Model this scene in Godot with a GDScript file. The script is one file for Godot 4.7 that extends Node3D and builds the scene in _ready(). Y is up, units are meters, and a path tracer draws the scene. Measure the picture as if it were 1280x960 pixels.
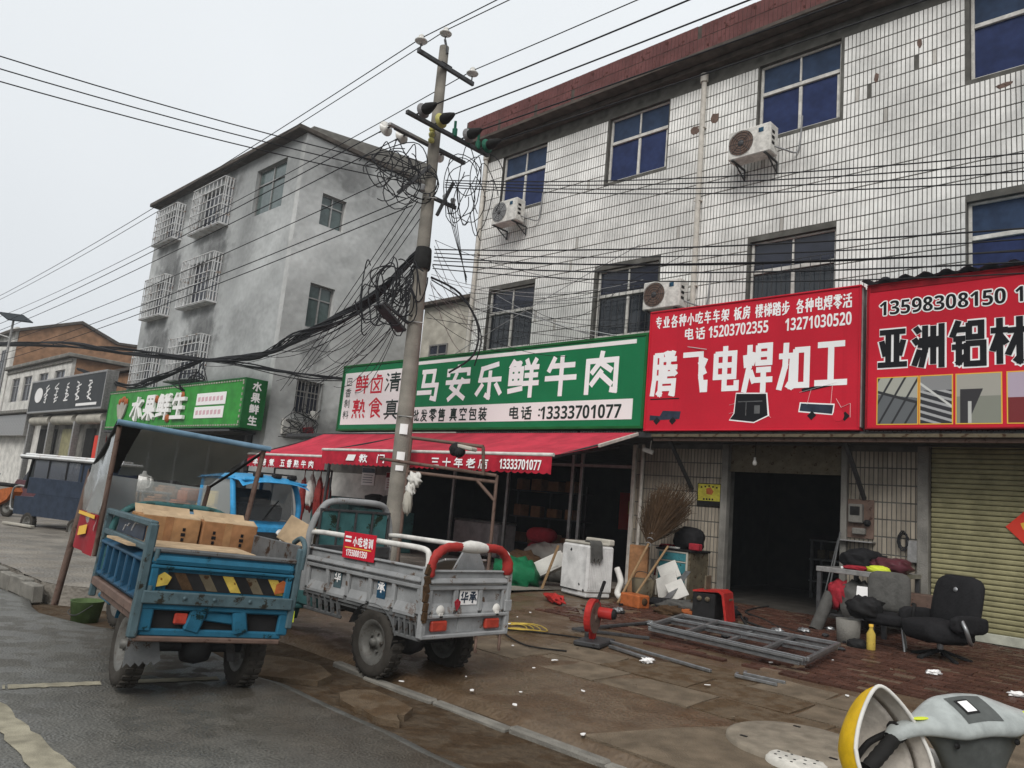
extends Node3D

# Stroke outlines of the sign lettering on a 100 x 100 square, y down.
const GLYPH = {
"马": "20 12 70 12 66 52/30 12 26 52 84 52 80 92 62 88/6 72 62 72",
"安": "50 2 50 14/12 30 12 16 88 16 88 30/44 24 26 62 78 94/68 40 52 72 18 96/6 48 94 48",
"乐": "78 8 24 18 18 48 90 48/52 26 52 94 40 88/28 60 8 86/74 60 92 86",
"鲜": "18 4 6 22/14 12 36 12 28 24/8 26 44 26 44 62 8 62 8 26/8 44 44 44/26 26 26 62/4 82 48 76/58 4 64 18/88 4 80 18/54 24 96 24/56 44 94 44/50 64 98 64/75 24 75 98",
"牛": "30 6 14 38/24 26 88 26/6 56 94 56/52 4 52 98",
"肉": "12 98 12 22 88 22 88 92 76 90/50 2 46 24 24 50/48 28 76 46/50 46 24 78/48 54 78 78",
"卤": "50 2 50 24/50 12 80 12/12 26 88 26 88 96 12 96 12 26/30 38 70 84/70 38 30 84",
"熟": "30 2 30 8/4 13 52 13/14 22 42 22 42 34 14 34 14 22/10 43 44 43 30 51/28 50 28 72 18 70/4 60 54 57/72 4 70 38 54 72/56 22 84 22 84 62 96 66/58 40 70 52/12 80 6 96/34 80 38 96/60 80 66 96/84 80 94 96",
"食": "50 2 6 36/50 2 94 36/42 20 58 20/28 34 72 34 72 62 28 62/28 48 72 48/28 34 28 94 50 86/84 62 60 74/46 66 90 96",
"清": "8 8 20 18/4 34 16 44/4 92 24 58/34 14 94 14/38 28 90 28/30 42 98 42/64 4 64 42/42 52 42 98/42 52 86 52 86 94 76 92/42 66 86 66/42 80 86 80",
"真": "12 12 88 12/50 2 50 22/24 24 76 24 76 72/24 24 24 72/24 36 76 36/24 48 76 48/24 60 76 60/4 74 96 74/36 80 14 98/64 80 88 98",
"批": "4 24 36 24/22 4 22 94 12 88/2 62 38 50/48 8 48 90 64 80/48 42 64 42/92 28 74 46/74 6 74 90 98 90 98 76",
"发": "26 8 20 34 92 34/46 4 38 50 8 94/34 52 78 52 60 80 24 98/38 54 56 78 94 98/66 8 78 20",
"零": "20 6 80 6/8 30 8 18 92 18 92 30/50 6 50 38/24 26 38 26/24 36 38 36/62 26 76 26/62 36 76 36/50 42 6 66/50 42 94 66/40 60 58 64/26 72 74 72 50 86/40 84 60 98",
"售": "28 2 8 34/22 16 22 60/56 4 60 14/22 16 90 16/22 30 84 30/22 44 84 44/22 58 92 58/56 16 56 58/22 68 80 68 80 96 22 96 22 68",
"空": "50 2 50 12/10 28 10 14 90 14 90 28/38 22 14 44/62 22 88 40/22 56 78 56/50 56 50 92/8 92 92 92",
"包": "30 2 8 38/24 20 86 20 82 66 70 64/24 38 62 38 62 60 24 60/24 38 24 92 92 92 92 76",
"装": "10 10 20 20/4 42 26 30/28 4 28 48/36 18 96 18/66 4 66 44/42 44 92 44/48 48 52 56/6 60 94 60/44 62 8 86/32 74 32 96 52 88/48 64 62 82 94 98/84 68 64 80",
"电": "16 16 84 16 84 64 16 64 16 16/16 40 84 40/50 2 50 88 94 88 94 74",
"话": "12 6 24 18/4 36 22 36 22 86 34 76/88 6 46 16/36 36 98 36/66 14 66 58/44 58 90 58 90 94 44 94 44 58",
"专": "18 16 82 16/8 36 92 36/46 2 30 56 78 56 56 78/38 74 68 96",
"业": "36 6 36 88/64 6 64 88/14 32 26 66/86 32 74 66/4 90 96 90",
"各": "40 2 12 40/34 18 76 18 50 48 6 66/30 26 60 46 96 62/26 66 74 66 74 96 26 96 26 66",
"种": "38 4 8 14/2 32 44 32/24 10 24 98/24 36 4 70/26 40 42 58/52 26 94 26 94 64 52 64 52 26/73 4 73 98",
"小": "50 4 50 94 36 88/28 32 8 70/72 32 94 70",
"吃": "6 20 34 20 34 72 6 72 6 20/56 2 42 32/50 18 96 18/46 42 88 42 48 88 94 88 94 74",
"车": "12 18 88 18/40 2 20 46 86 46/4 70 96 70/54 30 54 98",
"架": "8 18 46 18 42 48 34 46/26 4 22 30 6 50/58 14 92 14 92 46 58 46 58 14/4 62 96 62/50 52 50 98/46 64 10 90/54 64 92 90",
"板": "2 26 42 26/22 4 22 98/22 30 4 66/24 38 38 54/92 6 54 14/54 12 54 46 42 94/54 40 90 40 72 76 46 96/58 44 70 72 96 96",
"房": "46 2 54 10/18 14 84 14 84 34/18 32 84 32/18 14 18 60 4 96/52 38 58 46/26 50 94 50/50 50 46 70 24 94/46 66 82 66 76 92 64 90",
"楼": "2 26 38 26/20 4 20 98/20 30 4 64/22 38 36 52/48 6 56 16/90 6 80 16/44 24 98 24/70 2 70 48/66 26 46 46/74 26 96 44/44 62 98 62/66 48 52 76 90 96/84 64 70 84 46 96",
"梯": "2 26 38 26/20 4 20 98/20 30 4 64/22 38 36 52/54 2 62 14/86 2 78 14/48 18 92 18 92 36 50 36 48 54 96 54 92 76 82 74/70 18 70 98/66 56 42 88",
"踏": "8 8 38 8 38 32 8 32 8 8/24 32 24 84/24 54 40 54/8 46 8 90/2 92 44 82/72 2 72 48 62 44/48 16 64 16 46 42/92 8 78 18/76 14 96 42/50 54 92 54 92 96 50 96 50 54/50 74 92 74",
"步": "50 2 50 42/50 16 82 16/22 18 22 42/4 42 96 42/50 48 50 80 40 76/26 54 12 72/86 54 56 86 14 98",
"焊": "20 4 20 44 4 96/6 24 10 46/38 20 28 42/24 56 38 78/50 6 90 6 90 40 50 40 50 6/50 23 90 23/48 54 92 54/42 74 98 74/70 54 70 98",
"活": "8 6 20 16/4 34 16 42/4 94 24 58/90 4 42 14/32 34 98 34/66 10 66 58/42 58 92 58 92 94 42 94 42 58",
"腾": "8 8 8 60 2 96/8 8 34 8 34 94 24 90/8 34 34 34/8 58 34 58/52 2 58 12/84 2 78 12/44 18 94 18/40 36 98 36/68 2 64 32 42 54/72 34 96 52/54 50 84 50/54 48 52 66 90 66 88 94 76 92/42 82 78 82",
"飞": "8 12 76 12 78 60 86 88 96 88 96 70/94 24 78 46/74 30 92 54",
"加": "6 30 48 30 44 90 32 86/26 6 24 50 6 94/58 20 94 20 94 88 58 88 58 20",
"工": "12 14 88 14/50 14 50 86/4 86 96 86",
"亚": "10 12 90 12/36 12 36 86/64 12 64 86/14 34 26 66/86 34 74 66/4 88 96 88",
"洲": "8 8 18 18/4 34 14 44/4 92 20 60/38 6 38 60 26 96/64 8 64 90/90 4 90 98/28 34 24 52/48 32 54 52/76 32 80 52",
"铝": "22 2 4 34/18 20 42 20/10 40 40 40/6 58 42 58/24 40 24 92 42 80/54 8 90 8 90 38 54 38 54 8/48 52 96 52 96 96 48 96 48 52",
"材": "2 28 44 28/24 4 24 98/24 32 4 70/26 40 42 56/50 30 98 30/80 4 80 96 68 90/78 32 48 80",
"水": "50 4 50 94 38 88/10 32 38 32 8 80/86 20 58 46/54 34 94 86",
"果": "22 6 78 6 78 46 22 46 22 6/22 26 78 26/50 6 50 98/4 60 96 60/46 62 8 92/54 62 92 92",
"生": "26 4 8 42/20 24 90 24/16 56 84 56/4 92 96 92/52 2 52 92",
"羊": "28 4 36 18/72 4 62 18/12 24 88 24/16 44 84 44/4 66 96 66/50 24 50 98",
"蹄": "8 8 36 8 36 32 8 32 8 8/22 32 22 84/22 54 38 54/2 92 44 82/70 2 70 14/46 16 96 16/56 22 62 34/86 22 78 34/46 50 46 40 96 40 96 50/52 56 52 90/52 58 90 58 90 86 80 84/71 40 71 98",
"煮": "18 14 78 14/46 2 46 30/6 30 94 30/86 6 14 56/32 44 76 44 76 74 32 74 32 44/32 58 76 58/14 82 8 96/38 82 42 96/60 82 66 96/82 82 92 96",
"五": "12 12 88 12/46 12 34 90/22 46 76 46 72 90/4 92 96 92",
"香": "76 4 22 12/4 24 96 24/50 8 50 54/46 26 8 54/54 26 92 54/24 58 76 58 76 96 24 96 24 58/24 76 76 76",
"教": "10 16 46 16/28 2 28 34/2 34 54 34/48 8 6 54/14 48 42 48 26 60/26 58 26 94 16 90/2 76 50 68/68 4 54 42/62 26 96 26/86 28 76 66 50 96/62 40 76 72 98 96",
"门": "14 4 26 16/12 24 12 98/36 8 88 8 88 92 76 88",
"三": "12 14 88 14/20 50 80 50/6 88 94 88",
"十": "6 46 94 46/50 4 50 98",
"年": "30 2 10 34/24 18 88 18/28 42 84 42/28 42 28 68/4 68 96 68/56 18 56 98",
"老": "18 18 72 18/44 2 44 38/6 38 94 38/86 8 8 74/78 50 40 66/34 54 34 92 88 92 88 78",
"店": "50 2 56 12/14 16 94 16/14 16 14 60 4 96/54 24 54 56/54 38 84 38/30 56 82 56 82 94 30 94 30 56",
"培": "2 34 36 34/20 8 20 78/2 82 38 72/66 2 70 12/44 16 96 16/54 24 60 42/88 24 80 42/40 48 98 48/50 60 90 60 90 96 50 96 50 60",
"训": "12 6 24 18/4 36 22 36 22 86 34 74/46 8 46 60 34 96/70 12 70 84/92 4 92 98",
"华": "30 2 8 34/22 20 22 50/84 8 54 28/58 4 58 44 92 44 92 32/4 66 96 66/50 52 50 98",
"承": "24 6 74 6 54 20/50 18 50 96 40 92/34 36 66 36/32 52 68 52/28 68 72 68/6 28 28 28 6 78/90 22 68 40/64 32 96 78",
"巴": "14 10 86 10 86 48 14 48/50 10 50 48/14 10 14 92 92 92 92 74",
"制": "28 2 10 24/22 14 52 14/4 30 58 30/12 48 12 84/12 48 50 48 50 78/31 2 31 96/70 14 70 74/90 4 90 96 80 92",
"料": "6 14 14 34/42 12 34 34/2 42 48 42/25 4 25 98/24 46 4 76/28 48 46 68/60 10 70 22/56 34 66 46/52 68 98 58/82 4 82 98",
"：": "44 30 56 30/44 72 56 72",
}

class Mb:
	var st := SurfaceTool.new()
	var xf := Transform3D.IDENTITY
	func _init() -> void:
		st.begin(Mesh.PRIMITIVE_TRIANGLES)
		st.set_smooth_group(0xFFFFFFFF)
	func at(o: Vector3, b := Basis.IDENTITY) -> Mb:
		xf = Transform3D(b, o)
		return self
	func flat(on := true) -> void:
		st.set_smooth_group(0xFFFFFFFF if on else 0)
	func tri(a: Vector3, b: Vector3, c: Vector3, out: Vector3) -> void:
		if (a - c).cross(a - b).dot(out) < 0.0:
			var t := b
			b = c
			c = t
		st.add_vertex(xf * a)
		st.add_vertex(xf * b)
		st.add_vertex(xf * c)
	func quad(a: Vector3, b: Vector3, c: Vector3, d: Vector3, out: Vector3) -> void:
		tri(a, b, c, out)
		tri(a, c, d, out)
	func quaduv(a: Vector3, b: Vector3, c: Vector3, d: Vector3, out: Vector3) -> void:  # a = bottom left, b = bottom right, c = top right, d = top left
		var vs := [a, b, c, d]
		var uv := [Vector2(0, 1), Vector2(1, 1), Vector2(1, 0), Vector2(0, 0)]
		for t in [[0, 1, 2], [0, 2, 3]]:
			var k: Array = t
			if (vs[k[0]] - vs[k[2]]).cross(vs[k[0]] - vs[k[1]]).dot(out) < 0.0:
				k = [k[0], k[2], k[1]]
			for i in k:
				st.set_uv(uv[i])
				st.add_vertex(xf * vs[i])
	func box(c: Vector3, s: Vector3, bev := 0.0, b := Basis.IDENTITY) -> Mb:
		var h := s * 0.5
		flat()
		for ax in 3:
			var u := (ax + 1) % 3
			var v := (ax + 2) % 3
			for sg in [-1.0, 1.0]:
				var p: Array[Vector3] = []
				for k in [[-1, -1], [1, -1], [1, 1], [-1, 1]]:
					var w := Vector3.ZERO
					w[ax] = sg * h[ax]
					w[u] = k[0] * (h[u] - bev)
					w[v] = k[1] * (h[v] - bev)
					p.append(c + b * w)
				var n := Vector3.ZERO
				n[ax] = sg
				quad(p[0], p[1], p[2], p[3], b * n)
				if bev > 0.0:
					for sg2 in [-1.0, 1.0]:
						var q: Array[Vector3] = []
						for k in [[0, -1], [0, 1], [1, 1], [1, -1]]:
							var w := Vector3.ZERO
							w[ax] = sg * (h[ax] - (bev if k[0] == 1 else 0.0))
							w[u] = sg2 * (h[u] - (bev if k[0] == 0 else 0.0))
							w[v] = k[1] * (h[v] - bev)
							q.append(c + b * w)
						n = Vector3.ZERO
						n[ax] = sg
						n[u] = sg2
						quad(q[0], q[1], q[2], q[3], b * n)
		if bev > 0.0:
			for i in 8:
				var g := Vector3(1 if i & 1 else -1, 1 if i & 2 else -1, 1 if i & 4 else -1)
				var e := g * h
				tri(c + b * (e - Vector3(0, g.y, g.z) * bev), c + b * (e - Vector3(g.x, 0, g.z) * bev), c + b * (e - Vector3(g.x, g.y, 0) * bev), b * g)
		return self
	func bar(a: Vector3, b: Vector3, w: float, d: float, bev := 0.0, up := Vector3.UP) -> Mb:  # square bar from a to b
		var z := (b - a).normalized()
		var x := up.cross(z)
		if x.length() < 0.05:
			x = Vector3.RIGHT.cross(z)
		x = x.normalized()
		return box((a + b) * 0.5, Vector3(w, d, (b - a).length()), bev, Basis(x, z.cross(x), z))
	func tube(pts: Array, r: float, seg := 6, caps := true, radii: Array = []) -> Mb:
		var n := pts.size()
		var rings: Array = []
		var t0: Vector3 = (pts[1] - pts[0]).normalized()
		var x := t0.cross(Vector3.UP if absf(t0.y) < 0.9 else Vector3.RIGHT).normalized()
		for i in n:
			var t: Vector3 = ((pts[mini(i + 1, n - 1)] - pts[maxi(i - 1, 0)]) as Vector3).normalized()
			x = (x - t * x.dot(t)).normalized()
			var y := t.cross(x)
			var ring: Array[Vector3] = []
			var rr: float = radii[i] if radii.size() else r
			for k in seg:
				var a := TAU * k / seg
				ring.append(pts[i] + (x * cos(a) + y * sin(a)) * rr)
			rings.append(ring)
		flat(false)
		for i in n - 1:
			var mid: Vector3 = (pts[i] + pts[i + 1]) * 0.5
			for k in seg:
				var k2 := (k + 1) % seg
				var a: Vector3 = rings[i][k]
				var c: Vector3 = rings[i + 1][k2]
				quad(a, rings[i][k2], c, rings[i + 1][k], (a + c) * 0.5 - mid)
		if caps:
			flat()
			for e in [0, n - 1]:
				var out: Vector3 = pts[0] - pts[1] if e == 0 else pts[n - 1] - pts[n - 2]
				for k in range(1, seg - 1):
					tri(rings[e][0], rings[e][k], rings[e][k + 1], out)
		flat()
		return self
	func lathe(prof: Array, seg := 20, smooth := true, b := Basis.IDENTITY, o := Vector3.ZERO) -> Mb:  # profile of Vector2(radius, y) turned about y
		flat(not smooth)
		for i in prof.size() - 1:
			var p: Vector2 = prof[i]
			var q: Vector2 = prof[i + 1]
			var nr := Vector2(q.y - p.y, p.x - q.x)
			for k in seg:
				var a := TAU * k / seg
				var c := TAU * (k + 1) / seg
				var am := (a + c) * 0.5
				var out := b * Vector3(cos(am) * nr.x, nr.y, sin(am) * nr.x)
				var v := [Vector3(cos(a) * p.x, p.y, sin(a) * p.x), Vector3(cos(c) * p.x, p.y, sin(c) * p.x), Vector3(cos(c) * q.x, q.y, sin(c) * q.x), Vector3(cos(a) * q.x, q.y, sin(a) * q.x)]
				for j in 4:
					v[j] = o + b * v[j]
				if p.x < 1e-5:
					tri(v[0], v[2], v[3], out)
				elif q.x < 1e-5:
					tri(v[0], v[1], v[2], out)
				else:
					quad(v[0], v[1], v[2], v[3], out)
		flat()
		return self
	func prism(poly: PackedVector2Array, z0: float, z1: float) -> Mb:  # polygon in the xy plane pulled from z0 to z1
		flat()
		var t := Geometry2D.triangulate_polygon(poly)
		for i in range(0, t.size(), 3):
			var a := poly[t[i]]
			var b := poly[t[i + 1]]
			var c := poly[t[i + 2]]
			tri(Vector3(a.x, a.y, z1), Vector3(b.x, b.y, z1), Vector3(c.x, c.y, z1), Vector3.BACK)
			if z1 - z0 > 1e-5:
				tri(Vector3(a.x, a.y, z0), Vector3(b.x, b.y, z0), Vector3(c.x, c.y, z0), Vector3.FORWARD)
		if z1 - z0 > 1e-5:
			var cw := Geometry2D.is_polygon_clockwise(poly)
			for i in poly.size():
				var a := poly[i]
				var b := poly[(i + 1) % poly.size()]
				var d := b - a
				var o := Vector3(-d.y, d.x, 0) if cw else Vector3(d.y, -d.x, 0)
				quad(Vector3(a.x, a.y, z0), Vector3(b.x, b.y, z0), Vector3(b.x, b.y, z1), Vector3(a.x, a.y, z1), o)
		return self
	func sheet(nu: int, nv: int, f: Callable, out: Vector3) -> Mb:  # f(u, v) -> Vector3
		flat(false)
		var g: Array = []
		for i in nu + 1:
			var row: Array[Vector3] = []
			for j in nv + 1:
				row.append(f.call(float(i) / nu, float(j) / nv))
			g.append(row)
		for i in nu:
			for j in nv:
				quad(g[i][j], g[i + 1][j], g[i + 1][j + 1], g[i][j + 1], out)
		flat()
		return self
	func shell(nu: int, nv: int, f: Callable, center: Vector3) -> Mb:  # closed-ish sheet facing away from center
		flat(false)
		for i in nu:
			for j in nv:
				var a: Vector3 = f.call(float(i) / nu, float(j) / nv)
				var b: Vector3 = f.call(float(i + 1) / nu, float(j) / nv)
				var c: Vector3 = f.call(float(i + 1) / nu, float(j + 1) / nv)
				var d: Vector3 = f.call(float(i) / nu, float(j + 1) / nv)
				var out := (a + b + c + d) * 0.25 - center
				if (a - b).length() > 1e-6:
					tri(a, b, c, out)
				if (c - d).length() > 1e-6:
					tri(a, c, d, out)
		flat()
		return self
	func glyphs(text: String, x: float, y: float, w: float, h: float, step: float, th: float, z := 0.0, depth := 0.0, slant := 0.0, down := false) -> Mb:
		# text written from (x, y) = lower left of the first character, in the xy plane facing +z
		for i in text.length():
			var lift := 0.0
			var ch := text[i]
			var ox := x if down else x + step * i
			var oy := y - step * i if down else y
			if not GLYPH.has(ch):
				continue
			var strokes: String = GLYPH[ch]
			for s in strokes.split("/"):
				var f := s.split_floats(" ")
				var n := f.size() / 2
				for k in n - 1:
					var p := Vector2(f[2 * k] * 0.01 * w, (1.0 - f[2 * k + 1] * 0.01) * h)
					var q := Vector2(f[2 * k + 2] * 0.01 * w, (1.0 - f[2 * k + 3] * 0.01) * h)
					p.x += p.y * slant
					q.x += q.y * slant
					var d := (q - p).normalized()
					var e := Vector2(-d.y, d.x) * th * 0.5
					p -= d * th * (0.46 if k > 0 else 0.18)
					q += d * th * (0.46 if k < n - 2 else 0.18)
					lift += 0.0002
					var zz := z + lift
					var a := Vector3(ox + p.x + e.x, oy + p.y + e.y, zz)
					var b := Vector3(ox + q.x + e.x, oy + q.y + e.y, zz)
					var c := Vector3(ox + q.x - e.x, oy + q.y - e.y, zz)
					var g := Vector3(ox + p.x - e.x, oy + p.y - e.y, zz)
					quad(a, b, c, g, Vector3.BACK)
					if depth > 0.0:
						var back := Vector3(0, 0, -depth)
						var e3 := Vector3(e.x, e.y, 0)
						var d3 := Vector3(d.x, d.y, 0)
						quad(a, b, b + back, a + back, e3)
						quad(g, c, c + back, g + back, -e3)
						quad(a, g, g + back, a + back, -d3)
						quad(b, c, c + back, b + back, d3)
		return self
	func done() -> ArrayMesh:
		st.generate_normals()
		return st.commit()

var rng := RandomNumberGenerator.new()
var M := {}
var T := {}
var bold: SystemFont
var noise := FastNoiseLite.new()

func obj(called: String, m, mat: Material, parent: Node = self) -> MeshInstance3D:
	var o := MeshInstance3D.new()
	o.name = called
	o.mesh = m.done() if m is Mb else m
	o.material_override = mat
	parent.add_child(o, true)
	return o

func tag(o: Node, label: String, category := "", group := "", kind := "") -> Node:
	if label:
		o.set_meta("label", label)
	if category:
		o.set_meta("category", category)
	if group:
		o.set_meta("group", group)
	if kind:
		o.set_meta("kind", kind)
	return o

func thing(called: String, label: String, category: String, pos := Vector3.ZERO, turn := 0.0, group := "") -> Node3D:
	var o := Node3D.new()
	o.name = called
	o.position = pos
	o.rotation.y = deg_to_rad(turn)
	add_child(o, true)
	tag(o, label, category, group)
	return o

func copy_of(o: Node3D, pos: Vector3, turn: float, label: String) -> Node3D:
	var c: Node3D = o.duplicate()
	c.name = String(o.name)
	add_child(c, true)
	c.position = pos
	c.rotation.y = deg_to_rad(turn)
	c.set_meta("label", label)
	return c

func tx(called: String, text: String, pos: Vector3, h: float, w: float, mat: Material, parent: Node, depth := 0.004) -> MeshInstance3D:
	# Latin digits centred on pos, h high and w wide
	var t := TextMesh.new()
	t.font = bold
	t.text = text
	t.font_size = 64
	t.pixel_size = h / (64.0 * 0.72)
	t.depth = depth
	var o := MeshInstance3D.new()
	o.name = called
	o.mesh = t
	o.material_override = mat
	var bx := t.get_aabb()
	if bx.size.x > 0.0:
		o.scale.x = w / bx.size.x
	o.position = pos - Vector3(0, bx.get_center().y, 0)
	parent.add_child(o, true)
	return o

func G(z: float) -> float:  # height of the forecourt in front of the shops
	if z > -4.1:
		return 0.0
	if z < -10.5:
		return 0.22
	return 0.03 + (-4.1 - z) / 6.4 * 0.19

func arc(a: Vector3, b: Vector3, sag: float, n := 14) -> Array:
	var p := []
	for i in n + 1:
		var t := float(i) / n
		p.append(a.lerp(b, t) - Vector3(0, 4.0 * sag * t * (1.0 - t), 0))
	return p

func bend(pts: Array, n := 4) -> Array:  # rounds the corners of a polyline
	var c := Curve3D.new()
	for i in pts.size():
		var t: Vector3 = (pts[mini(i + 1, pts.size() - 1)] - pts[maxi(i - 1, 0)]) * 0.16
		c.add_point(pts[i], -t if i > 0 else Vector3.ZERO, t if i < pts.size() - 1 else Vector3.ZERO)
	var out := []
	for i in pts.size() - 1:
		for k in n:
			out.append(c.sample(i, float(k) / n))
	out.append(pts[-1])
	return out

# ---------------------------------------------------------------- materials
func lin(r: float, g: float, b: float, a := 1.0) -> Color:
	var c := Color(r, g, b).linear_to_srgb()
	c.a = a
	return c

func mat(name: String, c: Vector3, rough := 0.7, tex := "", scale := 1.0, metal := 0.0, world := false, normal := "", nscale := 0.5) -> StandardMaterial3D:
	var m := StandardMaterial3D.new()
	m.albedo_color = lin(c.x, c.y, c.z)
	m.roughness = rough
	m.metallic = metal
	m.metallic_specular = 0.5 if rough < 0.3 or metal > 0.0 else 0.22
	if tex:
		m.albedo_texture = T[tex]
	if tex or normal:
		m.uv1_triplanar = true
		m.uv1_world_triplanar = world
		m.uv1_scale = Vector3.ONE * scale
	if normal:
		m.normal_enabled = true
		m.normal_texture = T[normal]
		m.normal_scale = nscale
	M[name] = m
	return m

func fbm(size: int, freq: float, oct: int, sd: int, type := FastNoiseLite.TYPE_SIMPLEX_SMOOTH) -> PackedByteArray:
	var f := FastNoiseLite.new()
	f.noise_type = type
	f.seed = sd
	f.frequency = freq
	f.fractal_octaves = oct
	var im := f.get_seamless_image(size, size)
	im.convert(Image.FORMAT_L8)
	return im.get_data()

func paint(size: int, fn: Callable) -> ImageTexture:
	var d := PackedByteArray()
	d.resize(size * size * 3)
	for i in size * size:
		var c: Vector3 = fn.call(i)
		d[i * 3] = clampi(int(c.x * 255.0), 0, 255)
		d[i * 3 + 1] = clampi(int(c.y * 255.0), 0, 255)
		d[i * 3 + 2] = clampi(int(c.z * 255.0), 0, 255)
	var im := Image.create_from_data(size, size, false, Image.FORMAT_RGB8, d)
	im.generate_mipmaps()
	return ImageTexture.create_from_image(im)

func bumps(a: PackedByteArray, size: int, k: float) -> ImageTexture:
	var im := Image.create_from_data(size, size, false, Image.FORMAT_L8, a)
	im.convert(Image.FORMAT_RGBA8)
	im.bump_map_to_normal_map(k)
	return ImageTexture.create_from_image(im)

func make_textures() -> void:
	var n := 384
	var a := fbm(n, 0.008, 5, 3)
	var b := fbm(n, 0.03, 4, 8)
	var c := fbm(n, 0.2, 2, 21)
	var d := fbm(n, 0.015, 5, 33)
	# grey dirt film with fine mottling
	T.grime = paint(n, func(i: int) -> Vector3:
		var v := smoothstep(0.25, 0.7, a[i] / 255.0) * 0.10 + 0.86 + (b[i] / 255.0 - 0.5) * 0.12 + (c[i] / 255.0 - 0.5) * 0.06
		return Vector3(v, v * 0.985, v * 0.965))
	# paint with rust spots and scuffs
	T.rust = paint(n, func(i: int) -> Vector3:
		var k := smoothstep(0.615, 0.72, d[i] / 255.0 * 0.7 + b[i] / 255.0 * 0.3 + (c[i] / 255.0 - 0.5) * 0.2)
		var v := 0.90 + (a[i] / 255.0 - 0.5) * 0.20 + (b[i] / 255.0 - 0.5) * 0.10 + (c[i] / 255.0 - 0.5) * 0.07
		return Vector3(v, v, v).lerp(Vector3(0.46, 0.30, 0.20), k * 0.8))
	# cement render and concrete
	T.concrete = paint(n, func(i: int) -> Vector3:
		var v := 0.88 + (a[i] / 255.0 - 0.5) * 0.22 + (d[i] / 255.0 - 0.5) * 0.16 + (c[i] / 255.0 - 0.5) * 0.08
		return Vector3(v, v * 0.99, v * 0.97))
	# trodden earth on concrete
	T.earth = paint(n, func(i: int) -> Vector3:
		var k := smoothstep(0.40, 0.62, a[i] / 255.0 * 0.6 + d[i] / 255.0 * 0.4)
		var g := 0.90 + (c[i] / 255.0 - 0.5) * 0.16 + (b[i] / 255.0 - 0.5) * 0.18
		return Vector3(0.98, 0.95, 0.90).lerp(Vector3(0.86, 0.79, 0.70), k) * g)
	T.asphalt = paint(n, func(i: int) -> Vector3:
		var v := 0.85 + (a[i] / 255.0 - 0.5) * 0.13 + (c[i] / 255.0 - 0.5) * 0.30 + (b[i] / 255.0 - 0.5) * 0.10
		return Vector3(v, v * 0.99, v * 0.955))
	# wetness for roughness maps
	T.wet = paint(n, func(i: int) -> Vector3:
		var v := 0.42 + smoothstep(0.36, 0.60, d[i] / 255.0) * 0.45 + (c[i] / 255.0 - 0.5) * 0.14
		return Vector3(v, v, v))
	T.card = paint(n, func(i: int) -> Vector3:
		var v := 0.9 + (b[i] / 255.0 - 0.5) * 0.16 + (a[i] / 255.0 - 0.5) * 0.2
		return Vector3(v, v, v))
	# printed boards, faded with faint runs of dirt
	var e := fbm(n, 0.012, 4, 51)
	T.banner = paint(n, func(i: int) -> Vector3:
		var col := i % n
		var run := smoothstep(0.60, 0.78, e[(col * 3) % n + n * 7] / 255.0) * (0.4 + 0.6 * a[i] / 255.0)
		var v := 0.95 + (a[i] / 255.0 - 0.5) * 0.09 - run * 0.07 + (c[i] / 255.0 - 0.5) * 0.03
		return Vector3(v, v, v))
	T.n_fine = bumps(c, n, 3.0)
	T.n_mid = bumps(b, n, 6.0)
	T.n_big = bumps(a, n, 8.0)

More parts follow.
